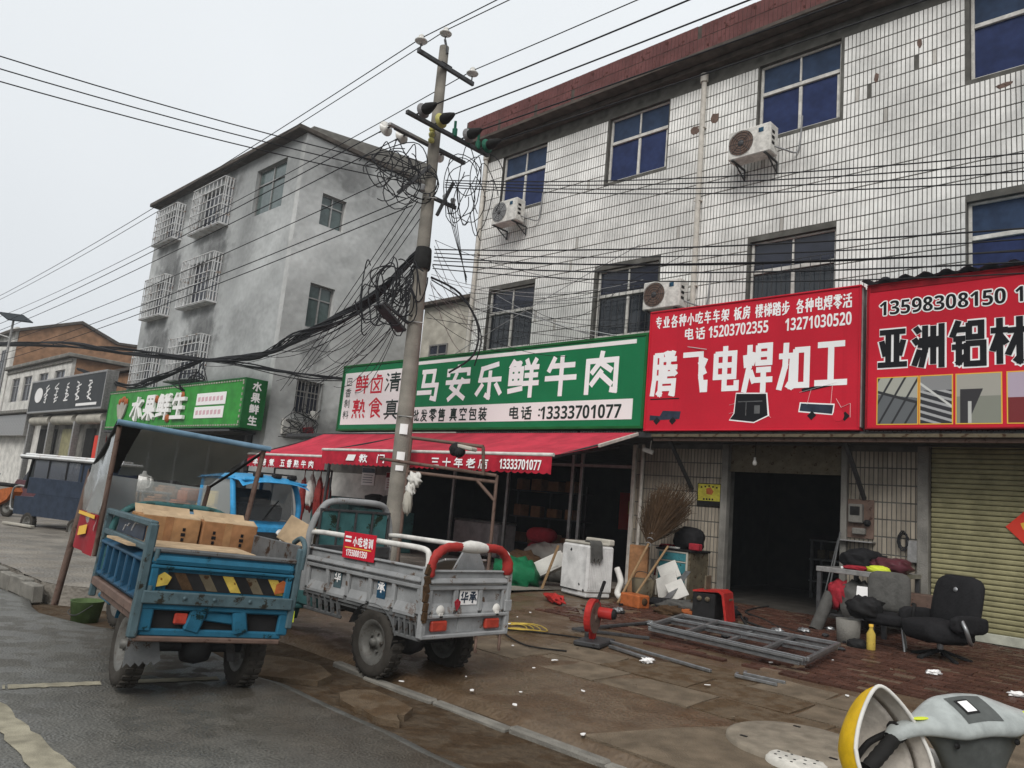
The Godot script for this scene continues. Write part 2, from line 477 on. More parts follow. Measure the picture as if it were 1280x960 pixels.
func make_materials() -> void:
	mat("asphalt", Vector3(0.145, 0.145, 0.14), 0.8, "asphalt", 0.55, 0.0, true, "n_fine", 0.3)
	M.asphalt.vertex_color_use_as_albedo = true
	M.asphalt.metallic_specular = 0.4
	M.asphalt.roughness_texture = T.wet
	M.asphalt.roughness = 0.95
	mat("dirt", Vector3(0.095, 0.074, 0.055), 0.9, "earth", 0.7, 0.0, true, "n_mid", 0.8)
	mat("forecourt", Vector3(0.145, 0.108, 0.076), 0.9, "earth", 0.32, 0.0, true, "n_fine", 0.3)
	M.forecourt.roughness_texture = T.wet
	M.forecourt.roughness = 0.8
	M.forecourt.metallic_specular = 0.4
	mat("left_slab", Vector3(0.25, 0.23, 0.205), 0.9, "concrete", 0.26, 0.0, true, "n_fine", 0.6)
	M.left_slab.roughness_texture = T.wet
	mat("slab", Vector3(0.185, 0.147, 0.108), 0.85, "concrete", 0.8, 0.0, true, "n_fine", 0.6)
	mat("slab2", Vector3(0.145, 0.113, 0.083), 0.85, "earth", 0.8, 0.0, true, "n_fine", 0.6)
	mat("kerb", Vector3(0.24, 0.23, 0.21), 0.8, "concrete", 0.9, 0.0, true, "n_fine", 0.6)
	mat("paver", Vector3(1, 1, 1), 0.8, "grime", 1.1, 0.0, true, "n_fine", 0.5)
	M.paver.vertex_color_use_as_albedo = true
	M.paver.roughness_texture = T.wet
	mat("cover", Vector3(0.27, 0.235, 0.19), 0.8, "concrete", 1.3, 0.0, true, "n_fine", 0.5)
	mat("white_cover", Vector3(0.62, 0.61, 0.57), 0.7, "grime", 2.0)
	mat("line", Vector3(0.37, 0.345, 0.27), 0.8, "concrete", 1.1, 0.0, true, "n_fine", 0.15)
	mat("grout", Vector3(0.13, 0.128, 0.12), 0.95, "concrete", 0.7, 0.0, true)
	mat("tile", Vector3(1, 1, 1), 0.38, "grime", 0.12, 0.0, true)
	M.tile.vertex_color_use_as_albedo = true
	mat("red_tile", Vector3(0.155, 0.062, 0.058), 0.6, "rust", 0.5, 0.0, true)
	mat("eave", Vector3(0.11, 0.095, 0.085), 0.9, "concrete", 0.6, 0.0, true)
	mat("concrete", Vector3(0.235, 0.228, 0.213), 0.85, "concrete", 0.5, 0.0, false, "n_fine", 0.4)  # colour lowered so the shop posts look shaded by the canopy
	mat("pole", Vector3(0.30, 0.28, 0.25), 0.85, "concrete", 0.45, 0.0, false, "n_fine", 0.5)
	mat("cream", Vector3(0.50, 0.48, 0.43), 0.85, "concrete", 0.3, 0.0, true)
	mat("brown_wall", Vector3(0.33, 0.19, 0.115), 0.9, "concrete", 0.35, 0.0, true)
	mat("white_wall", Vector3(0.66, 0.66, 0.64), 0.8, "grime", 0.3, 0.0, true)
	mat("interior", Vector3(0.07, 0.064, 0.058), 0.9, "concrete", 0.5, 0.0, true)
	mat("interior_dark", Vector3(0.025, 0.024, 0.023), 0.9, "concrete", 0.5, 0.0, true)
	mat("white_paint", Vector3(0.70, 0.70, 0.68), 0.45, "grime", 1.2)
	mat("white_frame", Vector3(0.66, 0.66, 0.64), 0.4, "grime", 0.9, 0.0, true)
	mat("pipe", Vector3(0.62, 0.60, 0.56), 0.5, "grime", 0.6, 0.0, true)
	mat("sign_white", Vector3(0.80, 0.78, 0.76), 0.45)
	mat("letter_white", Vector3(0.86, 0.85, 0.84), 0.5)
	mat("sign_green", Vector3(0.012, 0.19, 0.072), 0.4, "banner", 0.22, 0.0, false, "n_big", 0.05)
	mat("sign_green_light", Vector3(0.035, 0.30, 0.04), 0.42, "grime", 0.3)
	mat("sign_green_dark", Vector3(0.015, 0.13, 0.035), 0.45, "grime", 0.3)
	mat("sign_red", Vector3(0.58, 0.018, 0.038), 0.42, "banner", 0.22, 0.0, false, "n_big", 0.05)
	mat("sign_red_dark", Vector3(0.30, 0.012, 0.022), 0.5, "grime", 0.25)
	mat("letter_red", Vector3(0.55, 0.02, 0.04), 0.5)
	mat("letter_dark", Vector3(0.018, 0.030, 0.026), 0.5)
	mat("letter_black", Vector3(0.012, 0.012, 0.014), 0.45)
	mat("black_board", Vector3(0.018, 0.02, 0.022), 0.4, "grime", 0.3)
	mat("alu", Vector3(0.36, 0.36, 0.36), 0.4, "grime", 1.5, 0.6)
	mat("steel", Vector3(0.34, 0.36, 0.38), 0.38, "grime", 2.0, 0.75)
	mat("dark_steel", Vector3(0.055, 0.055, 0.057), 0.6, "rust", 1.6, 0.3)
	mat("rusty", Vector3(0.16, 0.10, 0.075), 0.75, "rust", 1.4, 0.2)
	mat("awning", Vector3(0.64, 0.055, 0.095), 0.75, "grime", 0.35, 0.0, true, "n_mid", 0.15)
	mat("valance", Vector3(0.46, 0.022, 0.045), 0.75, "grime", 0.5, 0.0, true)
	M.awning.backlight_enabled = true
	M.awning.backlight = lin(0.22, 0.01, 0.02)
	mat("wire", Vector3(0.022, 0.022, 0.024), 0.7)
	mat("wire_light", Vector3(0.25, 0.25, 0.25), 0.7)
	mat("wire_white", Vector3(0.5, 0.5, 0.5), 0.7)
	mat("porcelain", Vector3(0.70, 0.70, 0.68), 0.2, "grime", 3.0)
	mat("glaze_grey", Vector3(0.20, 0.20, 0.21), 0.3, "grime", 3.0)
	mat("glaze_yellow", Vector3(0.50, 0.48, 0.16), 0.3, "grime", 3.0)
	mat("black_rubber", Vector3(0.022, 0.022, 0.022), 0.75, "grime", 2.0)
	mat("green_clamp", Vector3(0.02, 0.13, 0.085), 0.55, "grime", 3.0)
	mat("blue_paint", Vector3(0.025, 0.13, 0.21), 0.42, "rust", 0.9)
	mat("blue_paint_dark", Vector3(0.026, 0.085, 0.15), 0.5, "rust", 0.9)
	mat("blue_grey", Vector3(0.085, 0.13, 0.145), 0.5, "rust", 1.4)
	mat("trike_grey", Vector3(0.32, 0.325, 0.325), 0.42, "rust", 0.8)
	mat("trike_grey_dark", Vector3(0.14, 0.143, 0.143), 0.5, "rust", 0.9)
	mat("teal", Vector3(0.055, 0.15, 0.15), 0.5, "rust", 0.8)
	mat("teal_bright", Vector3(0.06, 0.24, 0.27), 0.5, "rust", 1.0)
	mat("tyre", Vector3(0.055, 0.051, 0.046), 0.85, "grime", 2.5, 0.0, false, "n_fine", 0.4)
	mat("rim", Vector3(0.16, 0.155, 0.14), 0.6, "rust", 2.5, 0.3)
	mat("card", Vector3(0.38, 0.21, 0.10), 0.85, "card", 1.0)
	mat("card_dark", Vector3(0.34, 0.17, 0.08), 0.85, "card", 1.0)
	mat("card_light", Vector3(0.52, 0.38, 0.24), 0.85, "card", 1.0)
	mat("black", Vector3(0.02, 0.02, 0.021), 0.6, "grime", 1.0)
	mat("black_cloth", Vector3(0.018, 0.018, 0.02), 0.8, "grime", 2.0, 0.0, false, "n_mid", 0.5)
	mat("grey_cloth", Vector3(0.095, 0.095, 0.092), 0.9, "grime", 2.0, 0.0, false, "n_mid", 0.5)
	mat("red_plastic", Vector3(0.42, 0.032, 0.028), 0.4, "grime", 1.8)
	mat("red_cloth", Vector3(0.34, 0.028, 0.042), 0.85, "grime", 2.0, 0.0, false, "n_mid", 0.7)
	mat("orange", Vector3(0.40, 0.12, 0.04), 0.5, "grime", 2.0)
	mat("lamp_red", Vector3(0.42, 0.05, 0.03), 0.25, "grime", 3.0)
	mat("hazard_yellow", Vector3(0.55, 0.40, 0.08), 0.6, "rust", 2.0)
	mat("yellow_paint", Vector3(0.78, 0.50, 0.02), 0.3, "grime", 2.5)
	mat("yellow_green", Vector3(0.55, 0.62, 0.05), 0.5)
	mat("scooter_grey", Vector3(0.40, 0.44, 0.445), 0.35, "grime", 3.0)
	mat("scooter_dark", Vector3(0.105, 0.115, 0.115), 0.45, "grime", 3.0)
	mat("guard_lining", Vector3(0.55, 0.52, 0.48), 0.8, "grime", 4.0, 0.0, false, "n_mid", 0.4)
	mat("green_plastic", Vector3(0.012, 0.15, 0.065), 0.5, "grime", 1.5, 0.0, false, "n_mid", 0.6)
	mat("bucket_green", Vector3(0.085, 0.135, 0.055), 0.6, "grime", 2.0)
	mat("straw", Vector3(0.075, 0.046, 0.026), 0.95, "grime", 5.0)
	mat("wood", Vector3(0.30, 0.20, 0.11), 0.8, "grime", 3.0)
	mat("shutter", Vector3(0.30, 0.285, 0.165), 0.5, "grime", 0.6, 0.0, true)  # grimy slats, base colour lowered to put canopy shade into it
	mat("shutter_foot", Vector3(0.48, 0.50, 0.44), 0.5, "grime", 0.6, 0.0, true)
	mat("fridge_white", Vector3(0.66, 0.67, 0.68), 0.4, "grime", 0.5)
	mat("blue_glass", Vector3(0.026, 0.040, 0.115), 0.3, "grime", 0.5, 0.0, true)
	mat("blue_glass_top", Vector3(0.032, 0.055, 0.11), 0.32, "grime", 0.5, 0.0, true)
	mat("dark_glass", Vector3(0.018, 0.022, 0.04), 0.2, "grime", 0.5, 0.0, true)
	mat("green_glass", Vector3(0.085, 0.12, 0.12), 0.12, "grime", 0.5, 0.0, true)
	mat("curtain", Vector3(0.05, 0.07, 0.16), 0.9, "grime", 1.0, 0.0, true)
	mat("cab_blue", Vector3(0.05, 0.33, 0.66), 0.3, "grime", 1.2)
	mat("navy", Vector3(0.035, 0.048, 0.075), 0.35, "grime", 1.0)
	mat("maroon", Vector3(0.10, 0.03, 0.04), 0.3, "grime", 1.0)
	mat("roof_blue", Vector3(0.16, 0.27, 0.38), 0.5, "grime", 1.0)
	mat("meat", Vector3(0.26, 0.035, 0.03), 0.4, "rust", 3.0)
	mat("paper_red", Vector3(0.62, 0.05, 0.03), 0.6)
	mat("gold", Vector3(0.70, 0.42, 0.06), 0.5)
	mat("poster_yellow", Vector3(0.52, 0.48, 0.07), 0.5, "grime", 1.5)
	mat("khaki", Vector3(0.145, 0.12, 0.08), 0.7, "rust", 1.3)
	mat("solar", Vector3(0.02, 0.025, 0.03), 0.6)
	var g := mat("clear", Vector3(0.86, 0.9, 0.88), 0.06)
	g.albedo_color.a = 0.16
	g.transparency = BaseMaterial3D.TRANSPARENCY_ALPHA
	var h := mat("dusty_clear", Vector3(0.42, 0.44, 0.42), 0.15)
	h.albedo_color.a = 0.5
	h.transparency = BaseMaterial3D.TRANSPARENCY_ALPHA
	var f := mat("film", Vector3(0.30, 0.33, 0.30), 0.3)
	f.albedo_color.a = 0.7
	f.transparency = BaseMaterial3D.TRANSPARENCY_ALPHA
	var q := mat("tinted_light", Vector3(0.10, 0.11, 0.13), 0.08)
	q.albedo_color.a = 0.5
	q.transparency = BaseMaterial3D.TRANSPARENCY_ALPHA
	var k := mat("tinted", Vector3(0.02, 0.025, 0.03), 0.05)
	k.albedo_color.a = 0.62
	k.transparency = BaseMaterial3D.TRANSPARENCY_ALPHA

# ---------------------------------------------------------------- setting
func _ready() -> void:
	var cam := Camera3D.new()
	cam.name = "camera"
	cam.fov = rad_to_deg(2.0 * atan(480.0 / 960.0))
	cam.far = 2000.0
	cam.near = 0.05
	var yaw := deg_to_rad(45.272)
	var pitch := deg_to_rad(9.148)
	var roll := deg_to_rad(5.254)
	var fw := Vector3(-cos(yaw) * cos(pitch), sin(pitch), -sin(yaw) * cos(pitch))
	var r0 := Vector3(sin(yaw), 0, -cos(yaw))
	var u0 := r0.cross(fw)
	cam.transform = Transform3D(Basis(r0 * cos(roll) + u0 * sin(roll), u0 * cos(roll) - r0 * sin(roll), -fw), Vector3(0, 1.5, 0))
	add_child(cam)
	cam.current = true
	var we := WorldEnvironment.new()
	we.name = "environment"
	var e := Environment.new()
	var sky := Sky.new()
	var sm := ProceduralSkyMaterial.new()
	sm.sky_horizon_color = lin(0.435, 0.46, 0.485)
	sm.sky_top_color = lin(0.60, 0.625, 0.645)
	sm.sky_curve = 0.35
	sm.ground_horizon_color = lin(0.45, 0.44, 0.42)
	sm.ground_bottom_color = lin(0.10, 0.09, 0.08)
	var cf := FastNoiseLite.new()
	cf.seed = 14
	cf.frequency = 0.012
	cf.fractal_octaves = 4
	var ci := cf.get_seamless_image(512, 256)
	ci.convert(Image.FORMAT_RGB8)
	sm.sky_cover = ImageTexture.create_from_image(ci)
	sm.sky_cover_modulate = Color(0.24, 0.24, 0.24, 1.0)
	sm.sun_angle_max = 1.0
	sky.sky_material = sm
	e.background_mode = Environment.BG_SKY
	e.sky = sky
	e.tonemap_mode = Environment.TONE_MAPPER_LINEAR
	e.tonemap_exposure = 1.5
	e.sdfgi_enabled = true
	e.ssao_enabled = true
	e.ssil_enabled = true
	e.fog_enabled = true
	e.fog_light_color = lin(0.72, 0.75, 0.78)
	e.fog_density = 0.0010
	we.environment = e
	add_child(we)
	var sun := DirectionalLight3D.new()
	sun.name = "sun"
	sun.light_energy = 0.5
	sun.light_color = Color(1.0, 0.995, 0.985)
	sun.light_angular_distance = 30.0
	sun.shadow_enabled = true
	add_child(sun)
	sun.look_at_from_position(Vector3(0.45, 0.85, 0.85) * 50.0, Vector3.ZERO)

	rng.seed = 7
	noise.seed = 5
	noise.frequency = 0.35
	bold = SystemFont.new()
	bold.font_names = PackedStringArray(["Droid Sans"])
	bold.font_weight = 700
	make_textures()
	make_materials()
	build_ground()
	build_tiled_building()
	build_shops()
	build_left_buildings()
	build_signs()
	build_awnings()
	build_pole_and_wires()
	build_grey_trike()
	build_blue_trike()
	build_far_vehicles()
	build_scooter()
	build_clutter()
	build_litter()

func struct(called: String, m, material: Material, label: String) -> MeshInstance3D:
	var o := obj(called, m, material)
	tag(o, label, "", "", "structure")
	return o

func build_ground() -> void:
	var m := Mb.new()
	m.quad(Vector3(-900, -0.12, 900), Vector3(900, -0.12, 900), Vector3(900, -0.12, -900), Vector3(-900, -0.12, -900), Vector3.UP)
	struct("ground", m, M.dirt, "bare brown ground under the street and the shops")
	# the strip of dirt between the road edge and the shops
	m = Mb.new()
	m.sheet(150, 24, func(u: float, v: float) -> Vector3:
		var x := lerpf(-70.0, 12.0, u)
		var z := lerpf(-2.2, -5.2, v)
		var h := -0.03 + noise.get_noise_2d(x * 4.0, z * 4.0) * 0.03
		if x < -8.4:
			h -= 0.05
		else:
			h = -0.022 + noise.get_noise_2d(x * 6.0, z * 6.0) * 0.014 - (0.05 if v > 0.9 else 0.0)
		return Vector3(x, h, z), Vector3.UP)
	struct("gutter", m, M.dirt, "dirty brown gutter strip between the asphalt and the kerb stones")
	# asphalt road with a ragged edge
	m = Mb.new()
	var n := 260
	m.flat(false)
	m.st.set_color(Color(0.46, 0.36, 0.28))
	for i in n:
		var xs := [lerpf(-90, 30, float(i) / n), lerpf(-90, 30, float(i + 1) / n)]
		var zs := []
		for x in xs:
			var z := -3.28 + noise.get_noise_2d(x * 3.0, 9.0) * 0.16 + noise.get_noise_2d(x * 14.0, 3.0) * 0.05
			if x < -7.2:
				z = lerpf(z, -2.55 + noise.get_noise_2d(x * 3.0, 9.0) * 0.22, smoothstep(7.2, 9.2, -x))
			zs.append(z)
		var a := Vector3(xs[0], 0, zs[0])
		var b := Vector3(xs[1], 0, zs[1])
		m.quad(a + Vector3(0, -0.02, -0.10), b + Vector3(0, -0.02, -0.10), b, a, Vector3.UP)
		m.quad(a + Vector3(0, -0.10, -0.14), b + Vector3(0, -0.10, -0.14), b + Vector3(0, -0.02, -0.10), a + Vector3(0, -0.02, -0.10), Vector3(0, 1, -1))
		var zz := [0.0, 0.18, 0.4, 0.7, 1.05, 1.5, 2.1, 3.0, 6.0, 24.0]
		for k in 9:
			var c := []
			for q in [[0, k], [1, k], [1, k + 1], [0, k + 1]]:
				c.append(Vector3(xs[q[0]], 0, zs[q[0]] + zz[q[1]]))
			for j in [0, 1, 2, 0, 2, 3]:
				var p: Vector3 = c[j]
				var d: float = p.z - zs[0 if j == 0 or j == 3 else 1]
				var mud := clampf(1.0 - d * 0.62 + noise.get_noise_2d(p.x * 2.0, p.z * 3.0) * 0.5, 0.0, 1.0) * smoothstep(9.5, 6.5, -p.x)
				m.st.set_color(Color(1, 1, 1).lerp(Color(0.52, 0.43, 0.35), mud))
				m.st.add_vertex(p)
	m.st.set_color(Color.WHITE)
	struct("road", m, M.asphalt, "damp grey asphalt road with a ragged edge")
	# parking bay lines, worn
	for s in [[Vector3(-12.0, 0, -1.46), Vector3(-3.0, 0, -1.46), 0.16, "faded pale line running along the road, lower left corner"], [Vector3(-6.16, 0, -1.62), Vector3(-5.86, 0, -3.0), 0.11, "faded pale cross line reaching under the blue trike"], [Vector3(-14.2, 0, -1.5), Vector3(-14.0, 0, -2.4), 0.11, "faded pale cross line far along the road on the left"]]:
		m = Mb.new()
		var d: Vector3 = s[1] - s[0]
		var sd := d.normalized().cross(Vector3.UP)
		var k := 90
		for i in k:
			var p: Vector3 = s[0] + d * (float(i) / k)
			var q: Vector3 = s[0] + d * (float(i + 1) / k)
			var w0: float = s[2] * (0.5 + 0.22 * noise.get_noise_2d(p.x * 30.0, p.z * 30.0 + 40.0))
			var w1: float = s[2] * (0.5 + 0.22 * noise.get_noise_2d(q.x * 30.0, q.z * 30.0 + 40.0))
			if s[2] < 0.15 and noise.get_noise_2d(p.x * 11.0 + 70.0, p.z * 11.0) > 0.42:
				continue
			var up := Vector3(0, 0.005, 0)
			m.quad(p - sd * w0 + up, q - sd * w1 + up, q + sd * w1 + up, p + sd * w0 + up, Vector3.UP)
		struct("road_marking", m, M.line, s[3])
	# sloping forecourt of trodden concrete
	m = Mb.new()
	m.sheet(120, 46, func(u: float, v: float) -> Vector3:
		var x := lerpf(-8.7, 9.0, u)
		var z := lerpf(-4.185, -10.6, v)
		if v <= 0.0:
			return Vector3(x, -0.07, -4.172)
		return Vector3(x, G(z) - 0.006 + noise.get_noise_2d(x * 2.2, z * 2.2) * 0.012, z), Vector3.UP)
	struct("forecourt", m, M.forecourt, "sloping brown muddy concrete forecourt in front of the welding shop")
	m = Mb.new()
	m.sheet(60, 12, func(u: float, v: float) -> Vector3:
		var x := lerpf(-8.7, 9.0, u)
		var z := lerpf(-10.5, -13.0, v)
		return Vector3(x, 0.214 + noise.get_noise_2d(x * 2.0, z * 2.0) * 0.008, z), Vector3.UP)
	struct("pavement", m, M.dirt, "level dirty pavement along the shop fronts")
	# raised concrete apron on the left with a broken front edge
	m = Mb.new()
	m.sheet(170, 26, func(u: float, v: float) -> Vector3:
		var x := lerpf(-70.0, -8.6, u)
		var z0 := -2.95 + noise.get_noise_2d(x * 4.0, 20.0) * 0.10 - smoothstep(10.2, 8.8, -x) * 1.3
		var z := lerpf(z0, -13.0, v)
		var h := 0.15 + minf((-2.9 - z) * 0.012, 0.07) + noise.get_noise_2d(x * 1.5, z * 1.5) * 0.012
		return Vector3(x, h, z), Vector3.UP)
	m.sheet(340, 3, func(u: float, v: float) -> Vector3:
		var x := lerpf(-70.0, -8.6, u)
		var z0 := -2.95 + noise.get_noise_2d(x * 4.0, 20.0) * 0.10 - smoothstep(10.2, 8.8, -x) * 1.3
		return Vector3(x, 0.15 + noise.get_noise_2d(x * 1.5, z0 * 1.5) * 0.012 - 0.25 * v, z0 + 0.02 * v + noise.get_noise_2d(x * 16.0, v * 9.0) * 0.03 * v), Vector3(0, 0, 1))
	struct("raised_apron", m, M.left_slab, "raised pale concrete apron with a broken front edge on the left")
	# precast edging blocks of the apron that still stand
	var eb := thing("edging_row", "row of grey concrete edging blocks along the raised apron at the far left", "edging", Vector3.ZERO)
	for i in 9:
		var x := -10.3 - i * 0.52
		m = Mb.new()
		m.box(Vector3.ZERO, Vector3(0.47, 0.20, 0.12), 0.012)
		var o := obj("block", m, M.kerb, eb)
		o.position = Vector3(x, 0.045 + rng.randf_range(-0.015, 0.01), -2.84 + rng.randf_range(-0.02, 0.02) + noise.get_noise_2d(x * 4.0, 20.0) * 0.08)
		o.rotation = Vector3(rng.randf_range(-0.05, 0.05), rng.randf_range(-0.08, 0.08), rng.randf_range(-0.03, 0.03))
	# kerb stones
	var kr := thing("kerb", "line of worn grey kerb stones between gutter and forecourt", "kerb")
	var x := -6.0
	while x < 7.0:
		var w := rng.randf_range(0.42, 0.95)
		m = Mb.new()
		m.box(Vector3.ZERO, Vector3(w - 0.015, 0.12, 0.092), 0.014)
		var o := obj("kerb_stone", m, M.kerb, kr)
		o.position = Vector3(x + w * 0.5, -0.044 + rng.randf_range(-0.012, 0.004), -4.15 + rng.randf_range(-0.02, 0.02))
		o.rotation = Vector3(rng.randf_range(-0.03, 0.03), rng.randf_range(-0.03, 0.03), rng.randf_range(-0.01, 0.01))
		x += w
	# broken lumps of old pavement by the road edge
	var lumps := [[-4.75, -3.62, 0.46, "flat"], [-4.42, -3.5, 0.2, "small"], [-5.9, -3.6, 0.55, "long"]]
	for l in lumps:
		m = Mb.new()
		var pl := PackedVector2Array()
		for k in 9:
			var a := TAU * k / 9.0
			var r: float = l[2] * rng.randf_range(0.65, 1.0)
			pl.append(Vector2(cos(a) * r, sin(a) * r * 0.55))
		m.at(Vector3(l[0], -0.02, l[1]), Basis(Vector3.RIGHT, -PI * 0.5 + 0.06))
		m.prism(pl, -0.02, 0.045)
		tag(obj("broken_slab", m, M.slab2), l[3] + " broken lump of brown paving lying beside the road edge by the grey trike", "rubble")
	# pale concrete slabs between the mud and the brick paving
	var ss := thing("slab_paving", "patch of cracked pale concrete slabs in front of the brick paving", "paving")
	for iz in 3:
		var xx := -6.6 + iz * 0.25
		while xx < 2.5:
			var w := rng.randf_range(0.45, 1.0)
			var z := -5.95 - iz * 0.56
			if rng.randf() < (0.85 if xx > -3.8 else 0.35):
				m = Mb.new()
				var pl := PackedVector2Array()
				for c in [[-1, -1], [0, -1.03], [1, -1], [1.02, 0], [1, 1], [0.1, 0.97], [-1, 1], [-0.97, 0.1]]:
					pl.append(Vector2(c[0] * (w * 0.5 - 0.012) + rng.randf_range(-0.03, 0.03), c[1] * 0.262 + rng.randf_range(-0.03, 0.03)))
				m.at(Vector3.ZERO, Basis(Vector3.RIGHT, -PI * 0.5))
				m.prism(pl, -0.03, 0.0)
				var o := obj("slab", m, M.slab if rng.randf() < 0.6 else M.slab2, ss)
				o.position = Vector3(xx + w * 0.5, G(z) + 0.004 + rng.randf_range(-0.006, 0.006), z)
				o.rotation = Vector3(0.03 + rng.randf_range(-0.012, 0.012), rng.randf_range(-0.04, 0.04), rng.randf_range(-0.012, 0.012))
			xx += w
	# large worn concrete plate round the manhole
	m = Mb.new()
	var pl2 := PackedVector2Array()
	for c in [[-3.35, -4.35], [-2.6, -4.34], [-1.0, -4.33], [0.6, -4.35], [0.9, -5.7], [-0.8, -5.85], [-2.0, -5.83], [-2.66, -5.8], [-3.05, -5.1]]:
		pl2.append(Vector2(c[0], -c[1]))
	m.at(Vector3(0, G(-4.3) - 0.126, 0), Basis(Vector3.RIGHT, -PI * 0.5 + 0.0297))
	m.prism(pl2, -0.06, 0.014)
	tag(obj("concrete_plate", m, M.slab), "large pale concrete plate around the round manhole cover", "paving", "", "structure")
	var mh := thing("manhole_cover", "big round concrete manhole cover beside the yellow scooter", "manhole cover", Vector3(-2.36, G(-5.45) + 0.028, -5.45))
	mh.rotation = Vector3(0.03, 0, 0.0)
	m = Mb.new()
	m.lathe([Vector2(0, 0.022), Vector2(0.44, 0.02), Vector2(0.465, 0.012), Vector2(0.47, -0.04)], 40)
	obj("plate", m, M.cover, mh)
	m = Mb.new()
	for a in [0.5, 2.4, 4.3]:
		m.box(Vector3(cos(a) * 0.36, 0.021, sin(a) * 0.36), Vector3(0.05, 0.006, 0.025))
	obj("lifting_slot", m, M.black, mh)
	var wc := thing("drain_cover", "small white perforated plastic drain cover at the bottom edge", "drain cover", Vector3(-2.2, G(-5.08) + 0.03, -5.08))
	m = Mb.new()
	m.lathe([Vector2(0, 0.02), Vector2(0.16, 0.02), Vector2(0.185, 0.008), Vector2(0.19, -0.03)], 32)
	obj("lid", m, M.white_cover, wc)
	m = Mb.new()
	for ring in [[0.06, 5], [0.125, 10]]:
		for k in ring[1]:
			var a: float = TAU * k / ring[1] + ring[0]
			m.at(Vector3(cos(a) * ring[0], 0.0205, sin(a) * ring[0]))
			m.lathe([Vector2(0, 0.001), Vector2(0.010, 0.001), Vector2(0.010, -0.001)], 8)
	obj("hole", m, M.black, wc)
	# brick paving
	var bm := BoxMesh.new()
	bm.size = Vector3(0.192, 0.05, 0.092)
	bm.material = M.paver
	var places: Array[Transform3D] = []
	var cols: Array[Color] = []
	for iz in 52:
		var z := -7.66 - iz * 0.1
		for ix in 58:
			var px := -7.2 + ix * 0.2 + (0.1 if iz % 2 else 0.0)
			var edge := noise.get_noise_2d(px * 2.0 + 13.0, z * 2.0)
			if z > -8.0 and edge > -0.1 or px < -6.4 and edge > 0.0:
				continue
			if noise.get_noise_2d(px * 3.0, z * 3.0 + 60.0) > 0.42:
				continue
			var b := Basis.from_euler(Vector3((0.03 if z > -10.5 else 0.0) + rng.randf_range(-0.02, 0.02), rng.randf_range(-0.02, 0.02), rng.randf_range(-0.02, 0.02)))
			places.append(Transform3D(b, Vector3(px, G(z) - 0.012 + rng.randf_range(-0.004, 0.005), z)))
			var v := rng.randf_range(0.7, 1.2)
			var c := Color(0.092 * v, 0.045 * v, 0.033 * v)
			if rng.randf() < 0.07:
				c = Color(0.15 * v, 0.108 * v, 0.078 * v)
			cols.append(c)
	many("brick_paving", bm, places, cols, self, "worn red brick paving in front of the welding shop")

func many(called: String, mesh: Mesh, places: Array[Transform3D], cols: Array[Color], parent: Node, label := "") -> void:
	var mm := MultiMesh.new()
	mm.transform_format = MultiMesh.TRANSFORM_3D
	mm.use_colors = true
	mm.mesh = mesh
	mm.instance_count = places.size()
	for i in places.size():
		mm.set_instance_transform(i, places[i])
		mm.set_instance_color(i, cols[i])
	var o := MultiMeshInstance3D.new()
	o.name = called
	o.multimesh = mm
	parent.add_child(o, true)
	tag(o, label, "", "", "stuff")

# ---------------------------------------------------------------- the white tiled building
const WINX := [[-13.95, -12.40], [-10.47, -8.86], [-6.78, -5.18], [-3.10, -1.50], [0.6, 2.2]]

func wall_with_holes(m: Mb, x0: float, x1: float, y0: float, y1: float, z0: float, z1: float, holes: Array) -> void:
	# a wall slab from z0 (back) to z1 (front) with rectangular holes [x0, x1, y0, y1] that lie in columns
	var xs := [x0, x1]
	for h in holes:
		xs.append(h[0])
		xs.append(h[1])
	xs.sort()
	for i in xs.size() - 1:
		if xs[i + 1] - xs[i] < 1e-4:
			continue
		var mid: float = (xs[i] + xs[i + 1]) * 0.5
		var ys := []
		for h in holes:
			if mid > h[0] and mid < h[1]:
				ys.append([h[2], h[3]])
		ys.sort_custom(func(a, b): return a[0] < b[0])
		var y := y0
		for s in ys:
			if s[0] > y:
				m.box(Vector3(mid, (y + s[0]) * 0.5, (z0 + z1) * 0.5), Vector3(xs[i + 1] - xs[i], s[0] - y, z1 - z0))
			y = s[1]
		if y < y1:
			m.box(Vector3(mid, (y + y1) * 0.5, (z0 + z1) * 0.5), Vector3(xs[i + 1] - xs[i], y1 - y, z1 - z0))

